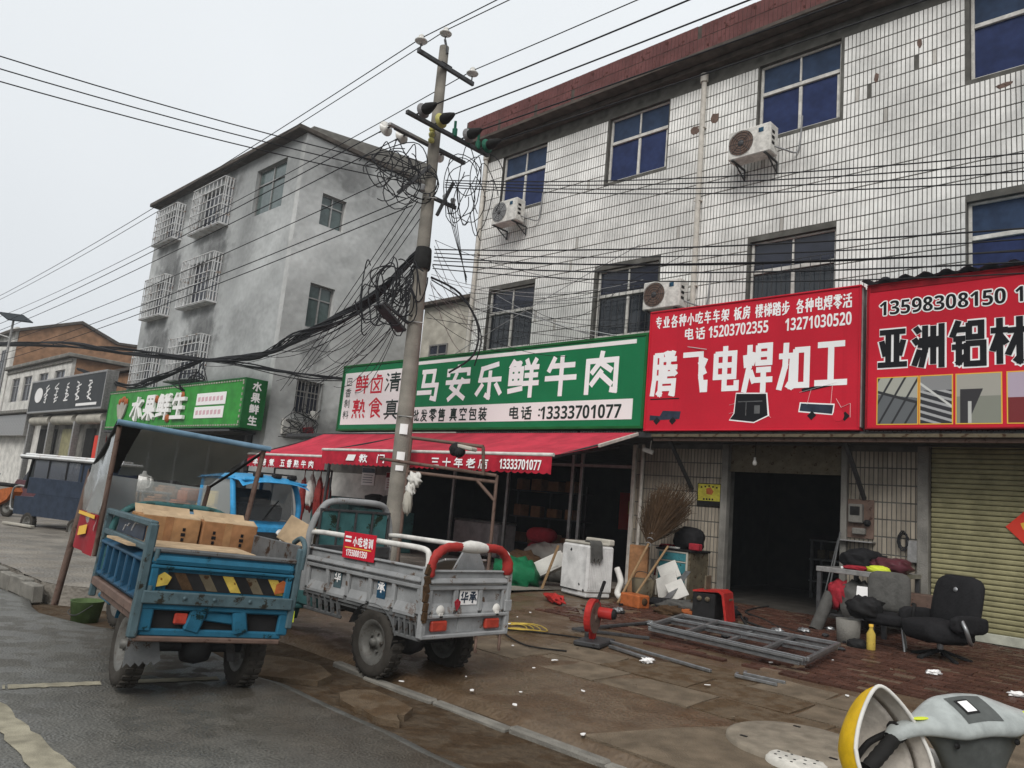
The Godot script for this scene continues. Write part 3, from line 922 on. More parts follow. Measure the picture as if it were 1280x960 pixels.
func tiled_window(parent: Node3D, x0: float, x1: float, y0: float, y1: float, kind: int) -> void:
	# kind 0: blue film, 1: dark lower-storey window with bars and curtain
	var z := -13.12
	var w := x1 - x0
	var ym := y0 + (y1 - y0) * 0.62
	var f := Mb.new()
	var t := 0.05
	f.box(Vector3(x0 + t * 0.5, (y0 + y1) * 0.5, z), Vector3(t, y1 - y0, 0.07), 0.006)
	f.box(Vector3(x1 - t * 0.5, (y0 + y1) * 0.5, z), Vector3(t, y1 - y0, 0.07), 0.006)
	f.box(Vector3((x0 + x1) * 0.5, y0 + 0.03, z + 0.001), Vector3(w - 2 * t, 0.06, 0.07), 0.006)
	f.box(Vector3((x0 + x1) * 0.5, y1 - 0.02, z + 0.001), Vector3(w - 2 * t, 0.04, 0.07), 0.006)
	f.box(Vector3((x0 + x1) * 0.5, ym, z + 0.002), Vector3(w - 2 * t, 0.075, 0.075), 0.006)
	f.box(Vector3((x0 + x1) * 0.5, (ym + y1) * 0.5 + 0.01, z), Vector3(0.035, y1 - ym - 0.10, 0.05), 0.004)
	f.box(Vector3((x0 + x1) * 0.5 + 0.01, (ym + y0) * 0.5, z + 0.004), Vector3(0.06, ym - y0 - 0.13, 0.06), 0.004)
	if kind == 0:
		f.box(Vector3(x1 - t - 0.025, (ym + y0) * 0.5, z + 0.01), Vector3(0.045, ym - y0 - 0.13, 0.04), 0.004)
	var fr := obj("window_frame", f, M.white_frame, parent)
	var panes := [[x0 + t, (x0 + x1) * 0.5 - 0.017, ym + 0.03, y1 - 0.03], [(x0 + x1) * 0.5 + 0.017, x1 - t, ym + 0.03, y1 - 0.03], [x0 + t, (x0 + x1) * 0.5 - 0.02, y0 + 0.05, ym - 0.03], [(x0 + x1) * 0.5 + 0.04, x1 - t, y0 + 0.05, ym - 0.03]]
	for i in 4:
		var p: Array = panes[i]
		var g := Mb.new()
		g.box(Vector3((p[0] + p[1]) * 0.5, (p[2] + p[3]) * 0.5, z - 0.012 + 0.003 * (i % 2)), Vector3(p[1] - p[0], p[3] - p[2], 0.012))
		obj("pane", g, (M.blue_glass_top if i < 2 else M.blue_glass) if kind == 0 else M.dark_glass if i < 2 else M.tinted, fr)
	if kind == 1:
		var c := Mb.new()
		c.sheet(40, 4, func(u: float, v: float) -> Vector3:
			return Vector3(lerpf(x0 + 0.06, x1 - 0.06, u), lerpf(y0 + 0.06, ym - 0.04, v), z - 0.05 + sin(u * 62.0) * 0.018), Vector3.BACK)
		obj("curtain", c, M.curtain, fr)
		var b := Mb.new()
		for k in 9:
			var bx := x0 + w * (k + 0.5) / 9.0
			b.tube([Vector3(bx, y0 + 0.02, -13.03), Vector3(bx, ym + 0.12, -13.03)], 0.007, 4)
		for yy in [y0 + 0.25, ym - 0.1, ym + 0.12]:
			b.tube([Vector3(x0, yy, -13.025), Vector3(x1, yy, -13.025)], 0.007, 4)
		obj("window_bars", b, M.dark_steel, fr)

func build_tiled_building() -> void:
	var b := thing("tiled_building", "three storey building faced with white tiles under a dark red parapet", "building")
	var holes := []
	for w in WINX:
		holes.append([w[0], w[1], 9.0, 10.58])
		holes.append([w[0] - 0.05, w[1] - 0.02, 5.36, 6.92])
	var m := Mb.new()
	wall_with_holes(m, -14.72, 6.0, 3.02, 11.0, -13.22, -13.0, holes)
	m.box(Vector3(-4.36, 7.01, -17.6), Vector3(20.72, 7.98, 8.755))
	obj("wall", m, M.grout, b)
	# tiles, each proud of the joints
	var tm := Mb.new()
	tm.box(Vector3(0, 0, 0.002), Vector3(0.0565, 0.254, 0.012), 0.004)
	var tile := tm.done()
	tile.surface_set_material(0, M.tile)
	var places: Array[Transform3D] = []
	var cols: Array[Color] = []
	for iy in 38:
		for ix in 292:
			var x := -14.68 + ix * 0.07
			var y := 0.36 + iy * 0.272
			if y > 10.9 or x > 5.9:
				continue
			if y < 3.15:
				if y > 2.95 or not ((x > -9.14 and x < -7.12) or (x > -4.88 and x < -3.8)):
					continue
			var skip := false
			for h in holes:
				if x > h[0] - 0.03 and x < h[1] + 0.03 and y > h[2] - 0.12 and y < h[3] + 0.12:
					skip = true
			if skip:
				continue
			var wear := noise.get_noise_2d(x * 4.5 + 100.0, y * 3.0)
			if wear > 0.60 and rng.randf() < 0.25:
				continue
			var v := rng.randf_range(0.94, 1.04) * (1.0 + 0.04 * noise.get_noise_2d(x, y))
			var c := Color(0.87 * v, 0.885 * v, 0.885 * v)
			if wear > 0.50 and rng.randf() < 0.35:
				c = Color(0.56 * v, 0.55 * v, 0.53 * v)
			if y < 3.15:
				var k := rng.randf_range(0.72, 0.98)
				c = Color(0.40 * k, 0.36 * k, 0.30 * k)  # grimy pier tiles, darkened further so their colour carries canopy shade
			places.append(Transform3D(Basis.from_euler(Vector3(rng.randf_range(-0.012, 0.012), rng.randf_range(-0.03, 0.03), rng.randf_range(-0.006, 0.006))), Vector3(x, y, -13.0)))
			cols.append(c)
	many("tiles", tile, places, cols, b)
	# patches where tiles fell off and the brick shows
	m = Mb.new()
	for p in [[-8.15, 9.62, 0.16, 0.12], [-7.72, 9.75, 0.12, 0.14], [-4.55, 9.55, 0.05, 0.13], [-3.85, 9.95, 0.05, 0.11], [-2.62, 8.75, 0.16, 0.05]]:
		var pl := PackedVector2Array()
		for k in 9:
			var a := TAU * k / 9.0
			pl.append(Vector2(p[0] + cos(a) * p[2] * rng.randf_range(0.6, 1.1), p[1] + sin(a) * p[3] * rng.randf_range(0.6, 1.1)))
		m.at(Vector3(0, 0, -13.0))
		m.prism(pl, 0.0, 0.0102)
	obj("bare_patch", m, M.rusty, b)
	for w in WINX:
		tiled_window(b, w[0], w[1], 9.0, 10.58, 0)
	for i in WINX.size():
		tiled_window(b, WINX[i][0] - 0.05, WINX[i][1] - 0.02, 5.36, 6.92, 0 if i == 3 else 1)
	# eave slab and red tiled parapet
	m = Mb.new()
	m.box(Vector3(-4.36, 11.035, -16.3), Vector3(21.2, 0.07, 7.6), 0.0)
	m.box(Vector3(-4.36, 10.94, -12.90), Vector3(20.9, 0.12, 0.2), 0.02)
	obj("eave", m, M.eave, b)
	m = Mb.new()
	m.box(Vector3(-4.36, 11.36, -12.58), Vector3(21.3, 0.60, 0.14), 0.015)
	m.box(Vector3(-14.94, 11.36, -16.4), Vector3(0.14, 0.60, 7.5), 0.015)
	var par := obj("parapet", m, M.eave, b)
	m = Mb.new()
	for ix in 234:
		for iy in 2:
			if rng.randf() < 0.02:
				continue
			m.box(Vector3(-14.94 + 0.045 + ix * 0.091, 11.21 + iy * 0.30, -12.508 + rng.randf_range(-0.003, 0.002)), Vector3(0.083, 0.285, 0.012))
	var rt := obj("red_tiles", m, M.red_tile, par)
	tag(rt, "", "", "", "stuff")
	# rainwater pipes
	for px in [-7.98, -14.55]:
		m = Mb.new()
		m.tube([Vector3(px, 5.2 if px > -10 else 5.0, -12.93), Vector3(px, 10.7, -12.93)], 0.055, 10)
		m.tube([Vector3(px, 10.62, -12.93), Vector3(px, 10.80, -12.93)], 0.085, 10)
		for y in [6.2, 8.0, 9.6]:
			m.box(Vector3(px, y, -12.95), Vector3(0.15, 0.03, 0.11), 0.005)
		obj("drainpipe", m, M.pipe, b)
	# air conditioner outdoor units
	var ac := make_ac("white air conditioner unit with dark fan under the third window of the top floor", Vector3(-6.66, 8.42, -12.62))
	var ac1 := copy_of(ac, Vector3(-13.18, 8.42, -12.62), 0, "white air conditioner unit under the leftmost top floor window of the tiled building")
	ac1.get_node("fan_well").material_override = M.wire_light
	copy_of(ac, Vector3(-8.42, 5.66, -12.62), 0, "white air conditioner unit partly hidden behind the red welding signboard")
	copy_of(ac, Vector3(-1.72, 8.72, -12.62), 0, "white air conditioner unit cut off by the right edge of the picture")

func make_ac(label: String, pos: Vector3) -> Node3D:
	var t := thing("air_conditioner", label, "air conditioner", pos, 0, "air conditioner units on the tiled wall")
	var m := Mb.new()
	m.box(Vector3(0, 0.30, 0), Vector3(0.86, 0.58, 0.32), 0.02)
	obj("casing", m, M.white_paint, t)
	m = Mb.new()
	var tilt := Basis(Vector3.RIGHT, PI * 0.5)
	m.lathe([Vector2(0, 0.165), Vector2(0.23, 0.165), Vector2(0.245, 0.163), Vector2(0.245, 0.155)], 28, false, tilt, Vector3(-0.16, 0.31, 0))
	obj("fan_well", m, M.rusty, t)
	m = Mb.new()
	for r in [0.06, 0.11, 0.16, 0.21, 0.25]:
		var ring := []
		for k in 25:
			ring.append(Vector3(-0.16 + cos(TAU * k / 24) * r, 0.31 + sin(TAU * k / 24) * r, 0.172))
		m.tube(ring, 0.0045, 4, false)
	for k in 8:
		var a := TAU * k / 8
		m.tube([Vector3(-0.16, 0.31, 0.174), Vector3(-0.16 + cos(a) * 0.25, 0.31 + sin(a) * 0.25, 0.174)], 0.004, 4)
	m.lathe([Vector2(0, 0.178), Vector2(0.05, 0.176), Vector2(0.055, 0.168)], 14, true, tilt, Vector3(-0.16, 0.31, 0))
	obj("fan_grille", m, M.dark_steel, t)
	m = Mb.new()
	m.box(Vector3(0.24, 0.47, 0.162), Vector3(0.10, 0.09, 0.004))
	obj("badge", m, M.blue_paint_dark, t)
	m = Mb.new()
	for k in 3:
		m.box(Vector3(0.433, 0.20 + k * 0.11, 0.05), Vector3(0.012, 0.055, 0.10), 0.003)
	obj("service_cover", m, M.black, t)
	m = Mb.new()
	for sx in [-0.33, 0.33]:
		m.box(Vector3(sx, -0.005, -0.08), Vector3(0.04, 0.03, 0.52), 0.004)
		m.bar(Vector3(sx, -0.02, 0.02), Vector3(sx, -0.20, -0.33), 0.022, 0.022)
		m.box(Vector3(sx, -0.11, -0.345), Vector3(0.03, 0.22, 0.03), 0.004)
	obj("bracket", m, M.dark_steel, t)
	m = Mb.new()
	m.tube(bend([Vector3(0.43, 0.16, -0.02), Vector3(0.56, 0.10, -0.1), Vector3(0.72, 0.08, -0.32), Vector3(0.78, 0.3, -0.33), Vector3(0.80, 0.8, -0.34)], 4), 0.016, 6)
	obj("pipe", m, M.wire_light, t)
	return t

func stain(parent: Node, pos: Vector3, w: float, h: float, facing: Vector3, which := 0) -> void:
	if not M.has("stain0"):
		for k in 3:
			var f := FastNoiseLite.new()
			f.seed = 90 + k
			f.frequency = 0.03
			f.fractal_octaves = 5
			var im := Image.create(128, 128, false, Image.FORMAT_RGBA8)
			for yy in 128:
				for xx in 128:
					var ex := (xx - 64) / 64.0
					var ey := (yy - 64) / 64.0
					var r := sqrt(ex * ex + ey * ey)
					var streak := f.get_noise_2d(xx * 2.6, yy * 0.35) * 0.6
					var v := smoothstep(0.98, 0.35, r + f.get_noise_2d(xx, yy) * 0.55 + streak * 0.35)
					im.set_pixel(xx, yy, Color(0.33, 0.33, 0.33, clampf(v * 0.30, 0.0, 1.0)))
			var m := StandardMaterial3D.new()
			m.albedo_texture = ImageTexture.create_from_image(im)
			m.transparency = BaseMaterial3D.TRANSPARENCY_ALPHA
			m.roughness = 0.95
			M["stain%d" % k] = m
	var q := Mb.new()
	var up := Vector3.UP
	var rt := up.cross(facing).normalized()
	q.quaduv(pos - rt * w * 0.5 - up * h * 0.5, pos + rt * w * 0.5 - up * h * 0.5, pos + rt * w * 0.5 + up * h * 0.5, pos - rt * w * 0.5 + up * h * 0.5, facing)
	obj("damp_stain", q, M["stain%d" % (which % 3)], parent)

# ---------------------------------------------------------------- ground floor shops
func build_shops() -> void:
	var s := thing("shop_row", "row of ground floor shop bays under the signboards of the tiled building", "shop")
	var m := Mb.new()
	# piers, lintel and end walls
	for q in [[-8.125, 2.15], [-4.35, 1.2], [1.2, 0.5]]:
		m = Mb.new()
		m.box(Vector3(q[0], 1.50, -13.11), Vector3(q[1], 3.03, 0.22))
		obj("pier", m, M.grout, s)
	m = Mb.new()
	m.box(Vector3(-6.0, 2.80, -13.1), Vector3(2.10, 0.48, 0.18), 0.01)
	m.box(Vector3(-6.0, 2.545, -12.99), Vector3(2.10, 0.035, 0.06), 0.005)
	obj("lintel", m, M.khaki, s)
	for q in [[-7.09, 0.13], [-4.93, 0.10], [-3.74, 0.16]]:
		m = Mb.new()
		m.box(Vector3(q[0], 1.62, -12.97), Vector3(q[1], 2.80, 0.14), 0.01)
		obj("door_post", m, M.concrete, s)
	m = Mb.new()
	m.box(Vector3(-9.14, 1.6, -12.98), Vector3(0.08, 2.8, 0.10), 0.01)
	m.tube([Vector3(-8.92, 0.3, -12.93), Vector3(-8.92, 3.0, -12.93)], 0.035, 8)
	obj("white_post", m, M.pipe, s)
	# white wall of the butcher's annex
	m = Mb.new()
	wall_with_holes(m, -20.4, -16.7, 0.1, 3.2, -13.22, -13.0, [])
	obj("annex_wall", m, M.concrete, s)
	m = Mb.new()
	m.box(Vector3(-18.55, 1.72, -12.992), Vector3(3.6, 0.72, 0.015))
	obj("whitewashed_band", m, M.white_wall, s)
	# rooms
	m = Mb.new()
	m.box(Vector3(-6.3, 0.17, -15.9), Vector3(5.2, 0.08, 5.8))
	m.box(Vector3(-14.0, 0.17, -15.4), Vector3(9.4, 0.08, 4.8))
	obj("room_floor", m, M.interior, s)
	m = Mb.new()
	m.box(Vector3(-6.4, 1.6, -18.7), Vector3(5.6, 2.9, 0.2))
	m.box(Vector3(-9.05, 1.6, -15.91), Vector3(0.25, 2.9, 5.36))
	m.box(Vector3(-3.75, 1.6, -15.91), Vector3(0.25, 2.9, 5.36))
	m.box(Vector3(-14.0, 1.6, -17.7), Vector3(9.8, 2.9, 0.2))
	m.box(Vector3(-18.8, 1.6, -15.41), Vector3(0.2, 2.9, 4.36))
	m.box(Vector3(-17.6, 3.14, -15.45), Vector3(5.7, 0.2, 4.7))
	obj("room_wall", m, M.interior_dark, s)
	# frames of the butcher's open front
	m = Mb.new()
	for x in [-10.55, -10.80, -12.75, -14.65, -16.66]:
		m.box(Vector3(x, 1.58, -13.05), Vector3(0.07, 2.72, 0.07), 0.006)
	m.box(Vector3(-12.95, 2.55, -13.05), Vector3(7.4, 0.06, 0.06), 0.006)
	obj("shop_front_frame", m, M.alu, s)
	# roller shutter, each slat
	var sh := thing("roller_shutter", "closed yellow-green roller shutter on the right", "shutter", Vector3(-1.35, 0.22, -13.04))
	for k in 36:
		m = Mb.new()
		var prof := PackedVector2Array([Vector2(0, 0), Vector2(0.012, 0.006), Vector2(0.020, 0.022), Vector2(0.020, 0.05), Vector2(0.012, 0.066), Vector2(0.0, 0.070)])
		m.at(Vector3(-2.28, 0.14 + k * 0.0755, 0), Basis(Vector3(0, 0, 1), Vector3.UP, Vector3(1, 0, 0)))
		var b := Basis(Vector3(0, 0, 1), Vector3.UP, Vector3(-1, 0, 0))
		m.xf = Transform3D(b, Vector3(2.3, 0.14 + k * 0.0755, 0))
		m.prism(prof, 0.0, 4.6)
		obj("slat", m, M.shutter, sh)
	m = Mb.new()
	m.box(Vector3(0, 0.07, 0.012), Vector3(4.6, 0.14, 0.05), 0.008)
	obj("bottom_rail", m, M.shutter_foot, sh)
	m = Mb.new()
	m.box(Vector3(0.9, 1.20, 0.03), Vector3(0.34, 0.07, 0.02), 0.004)
	obj("lock_plate", m, M.alu, sh)
	m = Mb.new()
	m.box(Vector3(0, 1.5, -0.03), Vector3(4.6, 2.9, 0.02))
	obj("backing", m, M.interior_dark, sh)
	# red diamond paper on the shutter
	var rp := thing("red_paper", "red diamond-shaped new year paper stuck on the shutter at the right edge", "paper", Vector3(-2.42, 1.88, -13.005))
	m = Mb.new()
	m.at(Vector3.ZERO, Basis(Vector3.BACK, PI * 0.25))
	m.box(Vector3.ZERO, Vector3(0.36, 0.36, 0.006))
	obj("sheet", m, M.paper_red, rp)
	m = Mb.new()
	m.at(Vector3(0.02, 0.02, 0.004))
	m.prism(PackedVector2Array([Vector2(-0.09, 0.04), Vector2(-0.02, 0.07), Vector2(0.05, 0.03), Vector2(0.09, -0.05), Vector2(0.02, -0.08), Vector2(-0.06, -0.04)]), 0, 0.002)
	obj("gold_mark", m, M.gold, rp)
	# canopy behind the boards
	var c := thing("canopy", "dark slab canopy with a pale front edge below the signboards", "canopy")
	m = Mb.new()
	m.box(Vector3(-7.9, 3.08, -12.48), Vector3(27.0, 0.10, 0.94), 0.005)
	obj("slab", m, M.dark_steel, c)
	m = Mb.new()
	m.box(Vector3(-1.4, 3.06, -11.98), Vector3(13.4, 0.055, 0.06), 0.006)
	obj("front_edge", m, M.khaki, c)
	m = Mb.new()
	m.box(Vector3(-1.4, 3.0, -12.05), Vector3(13.4, 0.06, 0.05), 0.006)
	obj("lower_angle", m, M.rusty, c)
	for x in [-7.78, -4.62, 1.0]:
		m = Mb.new()
		m.bar(Vector3(x, 2.98, -12.1), Vector3(x, 2.16, -12.96), 0.06, 0.06, 0.006)
		obj("brace", m, M.dark_steel, c)
	# small things fixed to the piers
	var cs := thing("security_camera", "white security camera under the canopy beside the awning", "camera", Vector3(-8.45, 2.82, -12.4))
	m = Mb.new()
	m.at(Vector3.ZERO, Basis(Vector3.UP, 0.5) * Basis(Vector3.BACK, -0.3))
	m.box(Vector3.ZERO, Vector3(0.22, 0.085, 0.09), 0.012)
	obj("housing", m, M.white_paint, cs)
	m = Mb.new()
	m.tube([Vector3(0.05, 0.03, 0), Vector3(0.05, 0.2, -0.02)], 0.012, 6)
	obj("arm", m, M.white_paint, cs)
	var ys := thing("yellow_notice", "dirty yellow printed notice board on the tiled pier left of the dark doorway", "sign", Vector3(-7.42, 2.08, -12.97))
	m = Mb.new()
	m.box(Vector3.ZERO, Vector3(0.50, 0.42, 0.02), 0.003)
	obj("board", m, M.black, ys)
	m = Mb.new()
	m.box(Vector3(0, 0.04, 0.011), Vector3(0.46, 0.31, 0.004))
	obj("print", m, M.poster_yellow, ys)
	m = Mb.new()
	m.at(Vector3(0, 0.06, 0.0135))
	m.prism(PackedVector2Array([Vector2(-0.05, -0.05), Vector2(0.06, -0.06), Vector2(0.10, 0.0), Vector2(0.03, 0.08), Vector2(-0.06, 0.05)]), 0, 0.001)
	obj("picture", m, M.orange, ys)
	m = Mb.new()
	for k in 5:
		m.box(Vector3(-0.16 + k * 0.08, 0.16 - absf(k - 2) * 0.012, 0.0135), Vector3(0.035, 0.03, 0.001))
	for k in 4:
		m.box(Vector3(-0.10 + k * 0.06, -0.085, 0.0135), Vector3(0.035, 0.035, 0.001))
	obj("worn_print", m, M.letter_black, ys)
	var eb := thing("meter_box", "grey electric meter on a dark red board between doorway and shutter", "meter", Vector3(-4.68, 1.84, -12.97))
	m = Mb.new()
	m.box(Vector3(0, 0, 0), Vector3(0.42, 0.62, 0.025), 0.004)
	obj("back_board", m, M.rusty, eb)
	m = Mb.new()
	m.box(Vector3(-0.05, 0.08, 0.06), Vector3(0.22, 0.30, 0.10), 0.012)
	m.box(Vector3(0.0, -0.20, 0.05), Vector3(0.20, 0.10, 0.08), 0.01)
	obj("casing", m, M.concrete, eb)
	m = Mb.new()
	m.box(Vector3(-0.05, 0.12, 0.112), Vector3(0.15, 0.14, 0.006))
	m.lathe([Vector2(0, 0.05), Vector2(0.05, 0.045), Vector2(0.055, 0.0)], 10, true, Basis(Vector3.RIGHT, PI * 0.5), Vector3(0.12, -0.06, 0.03))
	obj("window", m, M.black, eb)
	m = Mb.new()
	m.box(Vector3(-0.02, -0.36, 0.08), Vector3(0.52, 0.025, 0.18), 0.004)
	obj("shelf", m, M.alu, eb)
	var bulb := thing("hanging_bulb", "unlit bulb hanging under the canopy before the doorway", "bulb", Vector3(-6.3, 2.62, -12.5))
	m = Mb.new()
	m.lathe([Vector2(0, -0.02), Vector2(0.035, 0.0), Vector2(0.04, 0.04), Vector2(0.02, 0.09), Vector2(0.02, 0.13), Vector2(0, 0.13)], 12)
	obj("glass", m, M.porcelain, bulb)
	m = Mb.new()
	m.tube([Vector3(0, 0.12, 0), Vector3(0.01, 0.44, 0)], 0.006, 5)
	obj("flex", m, M.wire, bulb)
	# the inside of the butcher's shop: sacks and cartons in the dark
	for k in 7:
		var pos := Vector3(-11.5 + (k % 3) * 0.62 + 0.1 * (k / 3), 0.22 + (k / 3) * 0.30, -12.75 - (k % 2) * 0.15)
		m = Mb.new()
		m.shell(14, 8, func(u: float, v: float) -> Vector3:
			var a := u * TAU
			var b2 := (v - 0.5) * PI
			var q := Vector3(cos(a) * cos(b2), sin(b2), sin(a) * cos(b2))
			q = Vector3(signf(q.x) * pow(absf(q.x), 0.6), q.y, signf(q.z) * pow(absf(q.z), 0.6))
			return q * Vector3(0.32, 0.17, 0.26) + Vector3(0, 0.16, 0), Vector3(0, 0.16, 0))
		var o := obj("sack", m, M.white_wall if k % 3 else M.red_cloth)
		o.position = pos
		o.rotation.y = rng.randf_range(-0.4, 0.4)
		tag(o, "sack at the butcher shop mouth, number %s in the %s layer of its pile" % [["one", "two", "three"][k % 3], ["bottom", "middle", "top"][k / 3]], "sack", "sacks in the butcher shop")
	var cf := thing("chest_freezer", "dim white chest freezer inside the butcher shop behind the rusty stand", "freezer", Vector3(-15.0, 0.21, -14.6))
	m = Mb.new()
	m.box(Vector3(0, 0.42, 0), Vector3(1.7, 0.84, 0.7), 0.03)
	obj("casing", m, M.fridge_white, cf)
	m = Mb.new()
	m.box(Vector3(0, 0.87, 0), Vector3(1.72, 0.06, 0.72), 0.02)
	obj("lid", m, M.alu, cf)
	var wp := thing("wall_poster", "dim red poster on the back wall of the butcher shop", "poster", Vector3(-12.0, 1.7, -17.58))
	m = Mb.new()
	m.box(Vector3.ZERO, Vector3(1.6, 1.0, 0.01))
	obj("sheet", m, M.paper_red, wp)
	m = Mb.new()
	m.box(Vector3(0, 0.1, 0.007), Vector3(1.0, 0.35, 0.003))
	obj("worn_print", m, M.gold, wp)
	var rk := thing("shop_rack", "tall dark rack with hanging goods inside the butcher shop", "rack", Vector3(-13.6, 0.21, -15.6))
	m = Mb.new()
	for x in [-1.2, 0, 1.2]:
		m.box(Vector3(x, 1.0, 0), Vector3(0.05, 2.0, 0.05))
	for y in [0.4, 1.1, 1.8]:
		m.box(Vector3(0, y, 0.0), Vector3(2.5, 0.03, 0.5))
	obj("frame", m, M.dark_steel, rk)
	m = Mb.new()
	for k in 12:
		m.box(Vector3(-1.0 + (k % 4) * 0.6, 0.55 + (k / 4) * 0.7, 0.05), Vector3(rng.randf_range(0.2, 0.45), rng.randf_range(0.2, 0.4), 0.3), 0.02, Basis(Vector3.UP, rng.randf_range(-0.3, 0.3)))
	obj("goods", m, M.card_dark, rk)
	var wk := thing("work_rack", "low metal rack in the dark welding workshop", "rack", Vector3(-6.1, 0.21, -16.9))
	m = Mb.new()
	for x in [-0.9, 0.9]:
		for z in [-0.25, 0.25]:
			m.box(Vector3(x, 0.6, z), Vector3(0.05, 1.2, 0.05))
	for y in [0.35, 0.8, 1.2]:
		m.box(Vector3(0, y, 0), Vector3(1.9, 0.03, 0.55))
	obj("frame", m, M.steel, wk)
	m = Mb.new()
	for k in 7:
		m.box(Vector3(-0.75 + k * 0.25, 0.92 + 0.0 * k, 0.05), Vector3(0.16, rng.randf_range(0.1, 0.22), 0.2), 0.01)
	obj("tools", m, M.khaki, wk)

# ---------------------------------------------------------------- buildings on the left
func cage(parent: Node3D, x0: float, x1: float, y0: float, y1: float) -> void:
	var c := Mb.new()
	var z1 := -12.6
	var z0 := -13.0
	for k in 9:
		var x := lerpf(x0, x1, k / 8.0)
		c.bar(Vector3(x, y0, z1), Vector3(x, y1, z1), 0.03, 0.03)
	for k in 3:
		for x in [x0, x1]:
			var z := lerpf(z1, z0, (k + 0.6) / 3.0)
			c.bar(Vector3(x, y0, z), Vector3(x, y1, z), 0.045, 0.045)
	for k in 6:
		var y := lerpf(y0, y1, k / 5.0)
		c.bar(Vector3(x0, y, z1 + 0.025), Vector3(x1, y, z1 + 0.025), 0.028, 0.028)
		for x in [x0, x1]:
			c.bar(Vector3(x, y, z0), Vector3(x, y, z1), 0.04, 0.04)
	c.box(Vector3((x0 + x1) * 0.5, y0 - 0.03, (z0 + z1) * 0.5), Vector3(x1 - x0 + 0.06, 0.05, 0.42))
	obj("window_cage", c, M.cage, parent)

func glazed(parent: Node3D, o: Vector3, w: float, h: float, b: Basis, glass: Material, mull := 1) -> void:
	# a framed window in its own axes: x right, y up, z out; o is its lower left corner
	var f := Mb.new()
	f.at(o, b)
	f.box(Vector3(w * 0.5, 0.03, 0), Vector3(w, 0.06, 0.06))
	f.box(Vector3(w * 0.5, h - 0.03, 0), Vector3(w, 0.06, 0.06))
	for k in mull + 2:
		f.box(Vector3(lerpf(0.03, w - 0.03, float(k) / (mull + 1)), h * 0.5, 0.002), Vector3(0.06, h - 0.12, 0.06))
	f.box(Vector3(w * 0.5, h * 0.68, 0.004), Vector3(w - 0.12, 0.05, 0.055))
	var fr := obj("window", f, M.alu, parent)
	for k in mull + 1:
		var g := Mb.new()
		g.at(o, b)
		var a := lerpf(0.03, w - 0.03, float(k) / (mull + 1))
		var c := lerpf(0.03, w - 0.03, float(k + 1) / (mull + 1))
		g.box(Vector3((a + c) * 0.5, h * 0.5, -0.015), Vector3(c - a, h - 0.08, 0.01))
		obj("pane", g, glass, fr)

